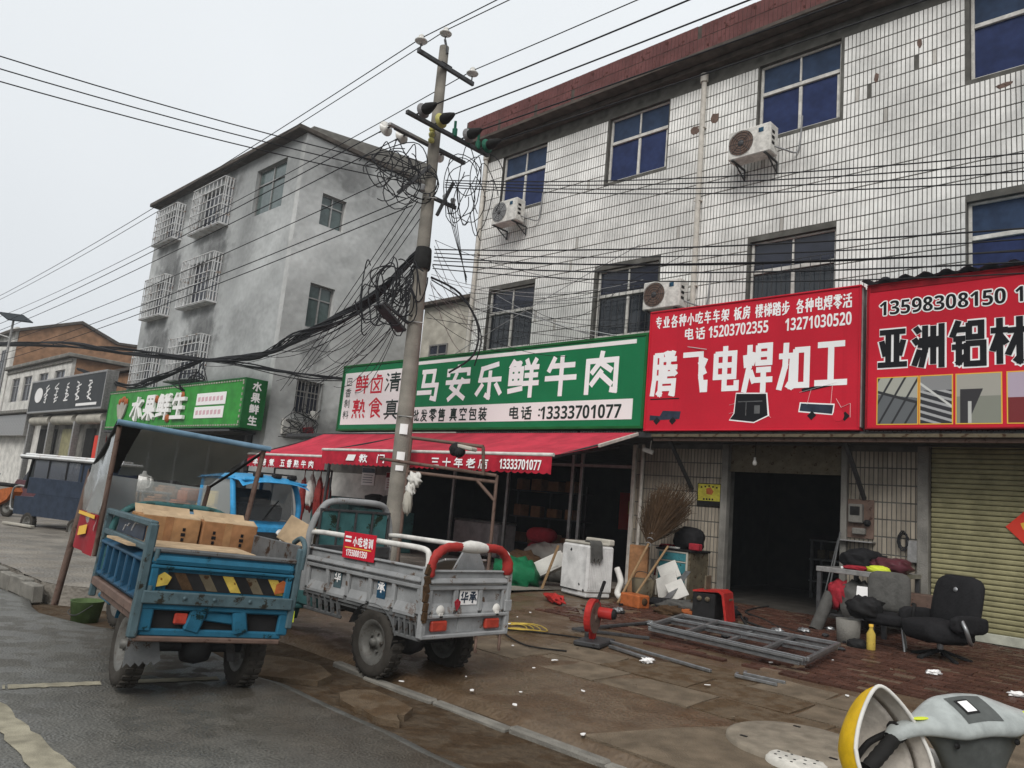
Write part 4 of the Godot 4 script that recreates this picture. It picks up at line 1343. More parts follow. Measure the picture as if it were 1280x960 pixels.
func build_left_buildings() -> void:
	mat("cage", Vector3(0.70, 0.70, 0.69), 0.6, "rust", 0.4, 0.0, true)
	mat("orange_wall", Vector3(0.36, 0.205, 0.122), 0.9, "concrete", 0.2, 0.0, true)
	M.brown_wall.albedo_color = M.orange_wall.albedo_color
	mat("render_grey", Vector3(0.46, 0.48, 0.495), 0.9, "concrete", 0.05, 0.0, true, "n_mid", 0.25)
	mat("render_side_lit", Vector3(0.56, 0.575, 0.585), 0.9, "concrete", 0.05, 0.0, true, "n_mid", 0.2)  # same render, brighter light on the side wall put into its colour
	var g := thing("grey_building", "four storey building of bare grey cement render with window cages", "building")
	var fh := [[-37.4, -35.1, 12.2, 13.85], [-33.3, -30.2, 11.95, 13.95], [-28.2, -25.85, 11.85, 13.8], [-37.3, -34.9, 8.6, 10.45], [-33.2, -30.15, 8.65, 10.7], [-36.7, -34.5, 5.3, 7.1], [-32.3, -30.1, 5.45, 7.25]]
	var m := Mb.new()
	# same x ranges are needed for columns, so each column keeps its own widths
	wall_with_holes(m, -38.1, -33.9, 0.0, 14.4, -13.3, -13.0, [[-37.3, -34.9, 5.3, 7.1], [-37.3, -34.9, 8.6, 10.45], [-37.3, -34.9, 12.2, 13.85]])
	wall_with_holes(m, -33.9, -29.5, 0.0, 14.4, -13.3, -13.0, [[-33.2, -30.15, 5.45, 7.25], [-33.2, -30.15, 8.65, 10.7], [-33.2, -30.15, 11.95, 13.95]])
	wall_with_holes(m, -29.5, -24.9, 0.0, 14.4, -13.3, -13.0, [[-28.2, -25.85, 11.85, 13.8]])
	m.box(Vector3(-31.5, 7.2, -15.95), Vector3(13.2, 14.4, 5.28))
	obj("wall", m, M.render_grey, g)
	# side wall, a slab with its own windows
	m = Mb.new()
	var sb := Basis(Vector3(0, 0, -1), Vector3.UP, Vector3(1, 0, 0))
	m.at(Vector3(0, 0, 0), sb)
	wall_with_holes(m, 13.0, 18.62, 0.0, 14.42, -24.9, -24.6, [[13.95, 15.0, 4.15, 5.35], [13.95, 15.0, 7.3, 8.95], [13.95, 15.0, 11.2, 12.42]])
	obj("side_wall", m, M.render_side_lit, g)
	m = Mb.new()
	m.at(Vector3(-24.9, 0, 0), sb)
	m.prism(PackedVector2Array([Vector2(12.98, 14.42), Vector2(18.7, 14.42), Vector2(18.7, 15.45), Vector2(17.0, 15.25), Vector2(13.2, 14.75)]), 0.0, 0.33)
	obj("side_parapet", m, M.concrete, g)
	m = Mb.new()
	m.box(Vector3(-31.5, 14.50, -15.7), Vector3(14.0, 0.18, 6.2), 0.02)
	obj("roof_slab", m, M.eave, g)
	var fb := Basis.IDENTITY
	glazed(g, Vector3(-28.2, 11.85, -13.16), 2.35, 1.95, fb, M.green_glass)
	for h in fh:
		if h[0] < -29.0:
			var x0: float = -37.3 if h[0] < -33.9 else -33.2
			var x1: float = -34.9 if h[0] < -33.9 else -30.15
			glazed(g, Vector3(x0, h[2], -13.2), x1 - x0, h[3] - h[2], fb, M.dark_glass)
			cage(g, x0, x1, h[2], h[3])
			stain(g, Vector3((x0 + x1) * 0.5 + 0.9, h[3] - 0.2, -12.99), 3.2, 2.3, Vector3.BACK, int(h[2]))
			stain(g, Vector3((x0 + x1) * 0.5 + 0.2, h[2] - 0.9, -12.985), 3.4, 2.6, Vector3.BACK, int(h[3]) + 1)
	for yy in [4.15, 7.3, 11.2]:
		var hh: float = {4.15: 1.2, 7.3: 1.65, 11.2: 1.22}[yy]
		glazed(g, Vector3(-24.78, yy, -13.95), 1.05, hh, sb, M.green_glass if yy > 6.0 else M.dark_glass)
	m = Mb.new()
	m.at(Vector3(-24.56, 0, 0), sb)
	for k in 8:
		m.bar(Vector3(13.97 + k * 0.145, 4.1, 0), Vector3(13.97 + k * 0.145, 5.4, 0), 0.02, 0.02)
	for y in [4.15, 4.75, 5.35]:
		m.bar(Vector3(13.92, y, 0.01), Vector3(15.05, y, 0.01), 0.02, 0.02)
	obj("window_bars", m, M.alu, g)
	stain(g, Vector3(-24.585, 6.6, -14.4), 1.5, 2.2, Vector3.RIGHT, 1)
	stain(g, Vector3(-24.585, 13.6, -15.2), 3.0, 2.0, Vector3.RIGHT, 2)
	stain(g, Vector3(-24.585, 3.2, -16.2), 4.0, 3.0, Vector3.RIGHT, 0)
	# dark fruit shop mouth below the bright green sign
	var fs := thing("fruit_shop_mouth", "dark open fruit shop front with grey posts below the bright green sign", "shop")
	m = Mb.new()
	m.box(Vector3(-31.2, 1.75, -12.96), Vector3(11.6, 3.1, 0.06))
	obj("shade_panel", m, M.interior_dark, fs)  # flat near-black panel, its colour stands in for shade inside the shop
	for x in [-36.9, -34.0, -31.2, -28.3, -25.5]:
		m = Mb.new()
		m.box(Vector3(x, 1.75, -12.86), Vector3(0.22, 3.1, 0.14), 0.01)
		obj("post", m, M.dark_steel, fs)
	m = Mb.new()
	m.box(Vector3(-31.2, 3.24, -12.42), Vector3(12.2, 0.08, 1.0), 0.01)
	obj("canopy_slab", m, M.dark_steel, fs)
	for k in 10:
		m = Mb.new()
		m.box(Vector3(0, 0.18, 0), Vector3(0.8, 0.36, 0.6), 0.02)
		m.box(Vector3(0, 0.40, 0), Vector3(0.7, 0.10, 0.5), 0.045)
		var cr := single("fruit_crate", "crate number %s in the %s row before the dark fruit shop" % [["one", "two", "three", "four", "five"][k % 5], "lower" if k < 5 else "upper"], "crate", m, [M.card, M.wood, M.card_dark, M.orange, M.hazard_yellow][k % 5], Vector3(-35.6 + (k % 5) * 2.2, 0.24 + (0.45 if k >= 5 else 0.0), -12.3 - (0.35 if k >= 5 else 0.0)), 0.0, "fruit crates before the fruit shop")
		cr.rotation.y = rng.randf_range(-0.1, 0.1)
	# meters and boxes on the side wall
	var mb := thing("wall_meters", "white and pink electric boxes with loose cables on the grey side wall", "electric box", Vector3(-24.58, 3.5, -14.0))
	m = Mb.new()
	m.box(Vector3(0.06, 0.1, 0.1), Vector3(0.12, 0.55, 0.7), 0.01)
	m.box(Vector3(0.06, 0.65, -0.75), Vector3(0.12, 0.3, 0.25), 0.01)
	obj("meter_case", m, M.white_wall, mb)
	m = Mb.new()
	m.box(Vector3(0.05, -0.0, -0.62), Vector3(0.1, 0.4, 0.4), 0.01, Basis(Vector3.RIGHT, 0.2))
	obj("pink_case", m, M.red_cloth, mb)
	m = Mb.new()
	for k in 7:
		var pts := []
		for j in 7:
			pts.append(Vector3(0.14 + 0.02 * k, rng.randf_range(-0.3, 1.0), rng.randf_range(-1.0, 0.6)))
		m.tube(bend(pts, 4), 0.012, 4)
	obj("cable", m, M.wire, mb)
	# papers pasted on the annex wall
	for q in [[-18.25, 2.02, "white paper notice with dark heading on the whitewashed wall left of the pole"], [-17.1, 1.92, "pink and white paper notice on the whitewashed wall next to the pole"]]:
		var pp := thing("paper_notice", q[2], "notice", Vector3(q[0], q[1], -12.975))
		m = Mb.new()
		m.box(Vector3.ZERO, Vector3(0.62, 0.50, 0.006))
		obj("sheet", m, M.sign_white, pp)
		m = Mb.new()
		m.box(Vector3(0, 0.17, 0.004), Vector3(0.60, 0.14, 0.003))
		for k in 4:
			m.box(Vector3(rng.randf_range(-0.03, 0.03), 0.04 - k * 0.07, 0.004), Vector3(0.45, 0.016, 0.002))
		obj("worn_print", m, M.navy if q[0] < -18.0 else M.red_cloth, pp)
	# cream house behind the butcher's annex
	var cb := thing("cream_building", "low cream plastered house behind the green butcher signboard", "building")
	m = Mb.new()
	m.box(Vector3(-21.0, 4.6, -22.5), Vector3(6.4, 9.2, 7.0))
	obj("wall", m, M.cream, cb)
	m = Mb.new()
	m.box(Vector3(-21.0, 9.28, -22.4), Vector3(6.8, 0.16, 7.4), 0.02)
	obj("roof_slab", m, M.eave, cb)
	for x in [-23.6, -21.4, -19.6]:
		glazed(cb, Vector3(x, 6.3, -18.98), 1.1, 1.3, fb, M.dark_glass)
	# brown gabled house far left with a white street front
	var h := thing("brown_house", "tall brown rendered house with a gable end and white street front, far left", "house")
	m = Mb.new()
	m.at(Vector3(-74.0, 0, 0), sb)
	m.prism(PackedVector2Array([Vector2(13.2, 0), Vector2(13.2, 10.5), Vector2(16.9, 11.9), Vector2(19.5, 10.9), Vector2(22.5, 11.1), Vector2(30.0, 10.4), Vector2(30.0, 0)]), 0.0, 12.5)
	obj("wall", m, M.brown_wall, h)
	m = Mb.new()
	m.box(Vector3(-67.9, 5.4, -13.08), Vector3(12.6, 10.8, 0.2))
	obj("street_front", m, M.white_wall, h)
	for k in 3:
		glazed(h, Vector3(-64.2 - k * 3.0, 6.8, -12.96), 1.3, 2.5, fb, M.dark_glass)
	m = Mb.new()
	m.at(Vector3(-74.2, 0.0, 0), sb)
	m.prism(PackedVector2Array([Vector2(12.6, 10.30), Vector2(16.9, 11.92), Vector2(16.9, 12.12), Vector2(12.6, 10.5)]), 0.0, 12.9)
	m.prism(PackedVector2Array([Vector2(16.9, 11.92), Vector2(19.5, 10.92), Vector2(22.5, 11.12), Vector2(30.2, 10.42), Vector2(30.2, 10.6), Vector2(22.5, 11.3), Vector2(19.6, 11.1), Vector2(16.9, 12.12)]), 0.0, 12.9)
	var rf := obj("roof", m, M.eave, h)
	m = Mb.new()
	m.box(Vector3(-62.6, 11.4, -24.6), Vector3(0.8, 1.0, 0.8))
	obj("chimney", m, M.brown_wall, rf)
	# white two storey shop house
	var w := thing("white_shop_house", "small white two storey house with four narrow windows behind the black signboard", "house")
	m = Mb.new()
	var wh := []
	for x in [-60.0, -57.2, -53.8, -50.6]:
		wh.append([x, x + 1.9, 5.4, 7.0])
	wall_with_holes(m, -61.4, -47.7, 0.0, 7.6, -13.2, -13.0, wh)
	obj("wall", m, M.white_wall, w)
	m = Mb.new()
	m.box(Vector3(-54.55, 3.8, -17.0), Vector3(13.7, 7.6, 7.59))
	obj("side_wall", m, M.brown_wall, w)
	m = Mb.new()
	m.box(Vector3(-54.5, 7.72, -16.8), Vector3(14.2, 0.22, 8.2), 0.03)
	m.box(Vector3(-54.5, 7.42, -12.95), Vector3(13.9, 0.12, 0.12), 0.02)
	obj("cornice", m, M.concrete, w)
	for q in wh:
		glazed(w, Vector3(q[0], 5.4, -13.12), 1.9, 1.6, fb, M.dark_glass)
	m = Mb.new()
	m.box(Vector3(-56.0, 4.55, -12.6), Vector3(11.0, 0.2, 0.9), 0.03)
	obj("ledge", m, M.concrete, w)
	m = Mb.new()
	m.box(Vector3(-57.0, 3.75, -12.5), Vector3(9.2, 1.3, 0.2), 0.02)
	obj("grey_fascia", m, M.alu, w)
	# long brick shed closing the yard behind the black board
	var sd := thing("brown_shed", "long brown walled shed with a dark roof behind the black signboard", "building")
	m = Mb.new()
	m.box(Vector3(-43.0, 3.3, -18.0), Vector3(9.2, 6.6, 8.0))
	obj("wall", m, M.brown_wall, sd)
	m = Mb.new()
	m.box(Vector3(-43.0, 6.68, -18.0), Vector3(9.6, 0.16, 8.6), 0.02)
	obj("roof", m, M.eave, sd)
	# bays below the black board with roller shutter boxes
	var bay := thing("black_sign_shop", "shop bays with three cream shutter boxes below the black signboard", "shop")
	m = Mb.new()
	m.box(Vector3(-44.4, 2.2, -14.4), Vector3(12.4, 4.4, 3.2))
	obj("wall", m, M.concrete, bay)
	for x in [-48.7, -44.6, -40.4]:
		m = Mb.new()
		m.tube([Vector3(x - 1.75, 3.92, -12.35), Vector3(x + 1.75, 3.92, -12.35)], 0.26, 12)
		obj("shutter_box", m, M.cream, bay)
	for x in [-50.5, -46.7, -42.5, -38.5]:
		m = Mb.new()
		m.box(Vector3(x, 1.9, -12.3), Vector3(0.18, 3.8, 0.3), 0.02)
		obj("post", m, M.alu, bay)
	m = Mb.new()
	m.box(Vector3(-44.8, 1.8, -12.72), Vector3(2.4, 3.4, 0.06))
	obj("shutter", m, M.shutter, bay)
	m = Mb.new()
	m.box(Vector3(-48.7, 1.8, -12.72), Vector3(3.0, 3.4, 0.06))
	obj("shade_panel", m, M.interior_dark, bay)  # flat dark panel paints the shade of an open bay
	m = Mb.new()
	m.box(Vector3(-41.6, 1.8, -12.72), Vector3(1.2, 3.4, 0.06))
	obj("shade_panel", m, M.interior_dark, bay)  # narrow bay, its inner shade painted as a flat panel too
	m = Mb.new()
	m.box(Vector3(-40.0, 2.4, -12.7), Vector3(1.5, 1.5, 0.05))
	obj("red_poster", m, M.paper_red, bay)

# ---------------------------------------------------------------- signboards
func board(called: String, label: String, w: float, h: float, d: float, pos: Vector3, face: Material, frame: Material, fw := 0.05) -> Node3D:
	var t := thing(called, label, "signboard", pos)
	var m := Mb.new()
	m.box(Vector3(w * 0.5, h * 0.5, -d * 0.5), Vector3(w - 2 * fw, h - 2 * fw, d))
	obj("face", m, face, t)
	m = Mb.new()
	m.box(Vector3(w * 0.5, fw * 0.5, -d * 0.5 + 0.008), Vector3(w, fw, d + 0.03), 0.008)
	m.box(Vector3(w * 0.5, h - fw * 0.5, -d * 0.5 + 0.008), Vector3(w, fw, d + 0.03), 0.008)
	m.box(Vector3(fw * 0.5, h * 0.5, -d * 0.5 + 0.008), Vector3(fw, h - 2 * fw, d + 0.026), 0.008)
	m.box(Vector3(w - fw * 0.5, h * 0.5, -d * 0.5 + 0.008), Vector3(fw, h - 2 * fw, d + 0.026), 0.008)
	obj("frame", m, frame, t)
	return t

func lettering(t: Node3D, text: String, x: float, y: float, w: float, h: float, step: float, th: float, material: Material, z := 0.004, depth := 0.0, slant := 0.0, down := false) -> MeshInstance3D:
	var m := Mb.new()
	m.glyphs(text, x, y, w, h, step, th, z, depth, slant, down)
	return obj("lettering", m, material, t)

func build_signs() -> void:
	# green butcher's board; its local origin is the lower left corner (-18.62, 3.19, -11.97)
	var o := Vector3(-18.62, 3.19, -11.97)
	var t := board("green_signboard", "long green and white butcher signboard with white characters and a telephone number", 10.32, 1.86, 0.30, o, M.sign_green, M.sign_green_dark, 0.06)
	var m := Mb.new()
	m.box(Vector3(10.325, 0.93, -0.16), Vector3(0.02, 1.80, 0.26))
	obj("side_plate", m, M.alu, t)
	m = Mb.new()
	m.box(Vector3(1.52, 0.90, 0.003), Vector3(2.74, 1.46, 0.006))
	obj("white_panel", m, M.sign_white, t)
	m = Mb.new()
	m.box(Vector3(6.62, 0.385, 0.003), Vector3(6.86, 0.40, 0.006))
	m.box(Vector3(6.62, 1.715, 0.003), Vector3(6.86, 0.085, 0.006))
	obj("white_band", m, M.sign_white, t)
	lettering(t, "马安乐鲜牛肉", 3.40, 0.70, 0.94, 0.88, 1.075, 0.115, M.letter_white, 0.003)
	lettering(t, "鲜卤", 0.70, 1.02, 0.60, 0.52, 0.68, 0.055, M.letter_red, 0.009)
	lettering(t, "熟食", 0.66, 0.34, 0.64, 0.54, 0.75, 0.055, M.letter_red, 0.009)
	lettering(t, "清", 2.06, 1.02, 0.66, 0.54, 0.7, 0.05, M.letter_dark, 0.009)
	lettering(t, "真", 2.12, 0.30, 0.66, 0.52, 0.7, 0.05, M.letter_dark, 0.009)
	lettering(t, "巴香制料", 0.24, 1.26, 0.28, 0.24, 0.31, 0.022, M.letter_dark, 0.009, 0.0, 0.0, true)
	lettering(t, "批发零售", 3.34, 0.22, 0.28, 0.31, 0.335, 0.036, M.letter_dark, 0.009)
	lettering(t, "真空包装", 4.77, 0.22, 0.28, 0.31, 0.335, 0.036, M.letter_dark, 0.009)
	lettering(t, "电话：", 6.74, 0.22, 0.32, 0.29, 0.38, 0.038, M.letter_dark, 0.009)
	tx("number", "13333701077", Vector3(8.74, 0.355, 0.009), 0.27, 2.10, M.letter_dark, t)
	# red welding board
	o = Vector3(-8.27, 3.14, -11.95)
	t = board("red_welding_signboard", "red welding shop signboard with large white characters and two telephone numbers", 3.92, 2.30, 0.16, o, M.sign_red, M.sign_red, 0.03)
	m = Mb.new()
	m.box(Vector3(3.93, 1.15, -0.08), Vector3(0.02, 2.2, 0.14))
	obj("side_plate", m, M.alu, t)
	lettering(t, "专业各种小吃车车架", 0.12, 1.95, 0.150, 0.24, 0.173, 0.025, M.letter_white)
	lettering(t, "板房", 1.75, 1.95, 0.145, 0.24, 0.165, 0.025, M.letter_white)
	lettering(t, "楼梯踏步", 2.15, 1.95, 0.140, 0.24, 0.157, 0.024, M.letter_white)
	lettering(t, "各种电焊零活", 2.87, 1.95, 0.135, 0.24, 0.153, 0.024, M.letter_white)
	lettering(t, "电话：", 0.76, 1.67, 0.20, 0.23, 0.235, 0.026, M.letter_white)
	tx("number", "15203702355", Vector3(1.83, 1.785, 0.004), 0.21, 1.13, M.letter_white, t)
	tx("number", "13271030520", Vector3(3.23, 1.775, 0.004), 0.21, 1.08, M.letter_white, t)
	lettering(t, "腾飞电焊加工", 0.13, 0.64, 0.52, 0.86, 0.615, 0.098, M.letter_white)
	# printed pictures along the foot of the board: cart, cooking stall, loaded tricycle
	m = Mb.new()
	m.prism(PackedVector2Array([Vector2(0.12, 0.20), Vector2(0.76, 0.22), Vector2(0.78, 0.36), Vector2(0.40, 0.38), Vector2(0.34, 0.28), Vector2(0.12, 0.30)]), 0.002, 0.004)
	m.prism(PackedVector2Array([Vector2(2.98, 0.32), Vector2(3.50, 0.26), Vector2(3.52, 0.40), Vector2(3.0, 0.44)]), 0.002, 0.004)
	obj("printed_cart", m, M.navy, t)
	m = Mb.new()
	m.prism(PackedVector2Array([Vector2(1.76, 0.20), Vector2(2.20, 0.15), Vector2(2.44, 0.26), Vector2(2.40, 0.62), Vector2(1.86, 0.64), Vector2(1.84, 0.3)]), 0.002, 0.004)
	for k in [[0.28, 0.19], [0.62, 0.19], [3.18, 0.24], [3.70, 0.22]]:
		m.box(Vector3(k[0], k[1], 0.0045), Vector3(0.11, 0.10, 0.002), 0.0, Basis(Vector3.BACK, 0.785))
	m.box(Vector3(0.42, 0.60, 0.003), Vector3(0.62, 0.02, 0.003))
	m.prism(PackedVector2Array([Vector2(3.0, 0.68), Vector2(3.54, 0.76), Vector2(3.56, 0.72), Vector2(3.02, 0.62)]), 0.002, 0.004)
	obj("printed_stall", m, M.letter_black, t)
	m = Mb.new()
	m.prism(PackedVector2Array([Vector2(1.74, 0.18), Vector2(2.20, 0.13), Vector2(2.47, 0.25), Vector2(2.42, 0.64), Vector2(1.85, 0.66), Vector2(1.82, 0.3)]), 0.0005, 0.0015)
	m.prism(PackedVector2Array([Vector2(2.96, 0.30), Vector2(3.52, 0.24), Vector2(3.54, 0.42), Vector2(2.98, 0.46)]), 0.0005, 0.0015)
	obj("printed_rim", m, M.letter_white, t)
	m = Mb.new()
	m.box(Vector3(2.12, 0.50, 0.0046), Vector3(0.44, 0.015, 0.001))
	m.box(Vector3(2.05, 0.38, 0.0046), Vector3(0.015, 0.24, 0.001))
	m.box(Vector3(2.25, 0.36, 0.0046), Vector3(0.10, 0.14, 0.001))
	obj("printed_detail", m, M.trike_grey_dark, t)
	m = Mb.new()
	for s in [[3.10, 0.42, 3.16, 0.66], [3.48, 0.42, 3.50, 0.74], [2.97, 0.62, 3.56, 0.76], [3.56, 0.5, 3.64, 0.36], [3.64, 0.36, 3.78, 0.42], [3.78, 0.42, 3.78, 0.2], [1.74, 0.3, 1.84, 0.32], [1.74, 0.45, 1.84, 0.47], [2.44, 0.26, 2.5, 0.22]]:
		m.bar(Vector3(s[0], s[1], 0.005), Vector3(s[2], s[3], 0.005), 0.012, 0.002)
	obj("printed_outline", m, M.letter_white, t)
	m = Mb.new()
	m.lathe([Vector2(0, 0.002), Vector2(0.09, 0.002), Vector2(0.09, 0)], 16, false, Basis(Vector3.RIGHT, PI * 0.5), Vector3(3.60, 0.23, 0.0045))
	obj("printed_lamp", m, M.letter_red, t)
	# red aluminium board to the right
	o = Vector3(-4.27, 3.15, -11.95)
	t = board("red_aluminium_signboard", "red signboard with outlined black characters and four product photographs at the right", 5.6, 2.26, 0.16, o, M.sign_red, M.sign_red_dark, 0.03)
	m = Mb.new()
	m.box(Vector3(2.8, 2.19, 0.004), Vector3(5.5, 0.10, 0.012))
	obj("dark_fold", m, M.sign_red_dark, t)
	for n in [["13598308150", 1.02, 1.66], ["13598308150", 2.92, 1.66]]:
		for k in 8:
			var a: float = TAU * k / 8.0
			tx("number_outline", n[0] if n[1] < 2.0 else "1", Vector3((n[1] if n[1] < 2.0 else 2.02) + cos(a) * 0.018, 1.86 + sin(a) * 0.018, 0.003 + 0.0003 * k), 0.215, n[2] if n[1] < 2.0 else 0.09, M.letter_white, t, 0.002)
		tx("number", n[0] if n[1] < 2.0 else "1", Vector3(n[1] if n[1] < 2.0 else 2.02, 1.86, 0.0065), 0.215, n[2] if n[1] < 2.0 else 0.09, M.letter_black, t, 0.003)
	lettering(t, "亚洲铝材", 0.17, 0.90, 0.42, 0.66, 0.50, 0.128, M.letter_white, 0.0)
	lettering(t, "亚洲铝材", 0.17, 0.90, 0.42, 0.66, 0.50, 0.082, M.letter_black, 0.007)
	for k in 4:
		var x0: float = [0.18, 0.77, 1.24, 1.86][k]
		var x1: float = [0.73, 1.18, 1.78, 2.5][k]
		m = Mb.new()
		m.box(Vector3((x0 + x1) * 0.5, 0.43, 0.003), Vector3(x1 - x0 + 0.03, 0.72, 0.004))
		obj("photo_border", m, M.gold, t)
		m = Mb.new()
		m.at(Vector3(0, 0, 0.0065))
		m.quaduv(Vector3(x0, 0.085, 0), Vector3(x1, 0.085, 0), Vector3(x1, 0.775, 0), Vector3(x0, 0.775, 0), Vector3.BACK)
		obj("printed_photo", m, photo(k), t)
	# wavy blue sheet along its top
	m = Mb.new()
	m.sheet(90, 2, func(u: float, v: float) -> Vector3:
		return Vector3(lerpf(-0.05, 5.7, u), 2.30 + sin(u * 130.0) * 0.035 + v * 0.10, lerpf(0.12, -0.9, v)), Vector3.UP)
	obj("roof_sheet", m, M.roof_blue, t)
	mat("pink_print", Vector3(0.62, 0.40, 0.44), 0.6)
	# light green fruit shop box sign with raised letters
	o = Vector3(-37.3, 3.32, -11.95)
	t = board("fruit_shop_signboard", "bright green fruit shop box sign with raised white characters below the grey building", 12.9, 1.72, 0.75, o, M.sign_green_light, M.sign_green_dark, 0.05)
	m = Mb.new()
	for k in 64:
		m.box(Vector3(0.15 + k * 0.2, 0.10, 0.02), Vector3(0.09, 0.05, 0.03))
		m.box(Vector3(0.15 + k * 0.2, 1.62, 0.02), Vector3(0.09, 0.05, 0.03))
	for k in 8:
		m.box(Vector3(12.78, 0.2 + k * 0.19, 0.02), Vector3(0.05, 0.09, 0.03))
	obj("edge_studs", m, M.cream, t)
	lettering(t, "水果鲜生", 3.05, 0.34, 1.22, 1.02, 1.40, 0.14, M.sign_white, 0.13, 0.11, 0.12)
	m = Mb.new()
	m.at(Vector3(1.9, 0.78, 0.03))
	m.prism(PackedVector2Array([Vector2(-0.6, 0.3), Vector2(-0.35, -0.2), Vector2(0.0, -0.5), Vector2(0.35, -0.15), Vector2(0.55, 0.3), Vector2(0.0, 0.42)]), 0.0, 0.06)
	obj("basket_emblem", m, M.cream, t)
	m = Mb.new()
	for q in [[1.6, 1.2], [1.95, 1.28], [2.25, 1.18], [5.55, 1.2], [6.9, 0.4], [8.0, 1.25]]:
		m.lathe([Vector2(0, 0.09), Vector2(0.13, 0.07), Vector2(0.17, 0.0)], 10, true, Basis(Vector3.RIGHT, PI * 0.5), Vector3(q[0], q[1], 0.03))
	obj("fruit_emblem", m, M.orange, t)
	for q in [[9.25, 0.84, 2.35, 0.44], [9.2, 0.36, 2.35, 0.42]]:
		m = Mb.new()
		m.box(Vector3(q[0] + q[2] * 0.5, q[1] + q[3] * 0.5, 0.01), Vector3(q[2], q[3], 0.02), 0.009)
		obj("white_plate", m, M.sign_white, t)
		m = Mb.new()
		for k in 7:
			m.box(Vector3(q[0] + 0.25 + k * 0.30, q[1] + q[3] * 0.5, 0.022), Vector3(0.20, 0.16, 0.003), 0.0, Basis(Vector3.BACK, 0.1))
		obj("worn_print", m, M.pink_print, t)
	# its return side with the same name written downwards
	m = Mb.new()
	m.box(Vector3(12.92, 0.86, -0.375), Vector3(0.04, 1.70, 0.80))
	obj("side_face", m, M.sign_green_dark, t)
	m = Mb.new()
	m.at(Vector3(12.945, 0.0, 0.02), Basis(Vector3(0, 0, -1), Vector3.UP, Vector3(1, 0, 0)))
	m.glyphs("水果鲜生", 0.25, 1.30, 0.34, 0.32, 0.39, 0.05, 0.002, 0.0, 0.0, true)
	obj("lettering", m, M.sign_white, t)
	# black board
	o = Vector3(-50.5, 4.3, -11.95)
	t = board("black_signboard", "black shop signboard with a white frame and white brush characters, far left", 12.3, 1.85, 0.5, o, M.black_board, M.alu, 0.10)
	m = Mb.new()
	var el := PackedVector2Array()
	for k in 20:
		el.append(Vector2(1.75 + cos(TAU * k / 20.0) * 0.72, 1.0 + sin(TAU * k / 20.0) * 0.42))
	m.prism(el, 0.004, 0.02)
	obj("oval_mark", m, M.sign_white, t)
	# brush lettering too soft to read, kept as brush strokes
	m = Mb.new()
	for k in 5:
		var cx := 3.2 + k * 1.75
		for j in 6:
			var y := 1.42 - j * 0.17
			var ww := rng.randf_range(0.25, 0.75)
			m.box(Vector3(cx + rng.randf_range(-0.15, 0.15), y, 0.012 + 0.001 * j), Vector3(ww, 0.075, 0.004), 0.0, Basis(Vector3.BACK, rng.randf_range(-0.35, 0.5)))
		m.box(Vector3(cx, 0.92, 0.02), Vector3(0.10, 0.8, 0.004), 0.0, Basis(Vector3.BACK, rng.randf_range(-0.3, 0.1)))
	m.box(Vector3(10.0, 0.28, 0.012), Vector3(3.0, 0.13, 0.004))
	obj("brush_lettering", m, M.sign_white, t)

func photo(k: int) -> StandardMaterial3D:
	# small printed product photographs: railings, stairs, a balustrade, a red interior
	var im := Image.create(96, 128, false, Image.FORMAT_RGB8)
	for y in 128:
		for x in 96:
			var u := x / 96.0
			var v := y / 128.0
			var c := Vector3(0.55, 0.55, 0.53)
			if k == 0:
				c = Vector3(0.62, 0.62, 0.58) if v < 0.35 + u * 0.1 else Vector3(0.34, 0.35, 0.36)
				if fmod(u * 3.0 + v * 2.0, 1.0) < 0.16 or absf(v - 0.3 - u * 0.25) < 0.03:
					c = Vector3(0.10, 0.10, 0.11)
			elif k == 1:
				c = Vector3(0.50, 0.50, 0.50) if v < 0.3 else (Vector3(0.62, 0.62, 0.62) if fmod(v * 7.0 - u * 1.4 + 2.0, 1.0) < 0.4 else Vector3(0.12, 0.12, 0.14))
				if absf(v - 0.15 - u * 0.5) < 0.03:
					c = Vector3(0.75, 0.75, 0.73)
			elif k == 2:
				c = Vector3(0.60, 0.59, 0.55) if v < 0.45 else Vector3(0.48, 0.49, 0.44)
				if u + v * 0.5 < 0.75 and v > 0.3 and u > 0.08:
					c = Vector3(0.13, 0.12, 0.13)
				if absf(u - 0.3) < 0.04 and v > 0.55:
					c = Vector3(0.70, 0.70, 0.68)
			else:
				c = Vector3(0.66, 0.60, 0.66) if v < 0.5 else Vector3(0.42, 0.05, 0.07)
				if u > 0.4 and v < 0.4:
					c = Vector3(0.78, 0.80, 0.86)
			im.set_pixel(x, y, Color(c.x, c.y, c.z))
	var m := StandardMaterial3D.new()
	m.albedo_texture = ImageTexture.create_from_image(im)
	m.roughness = 0.5
	return m

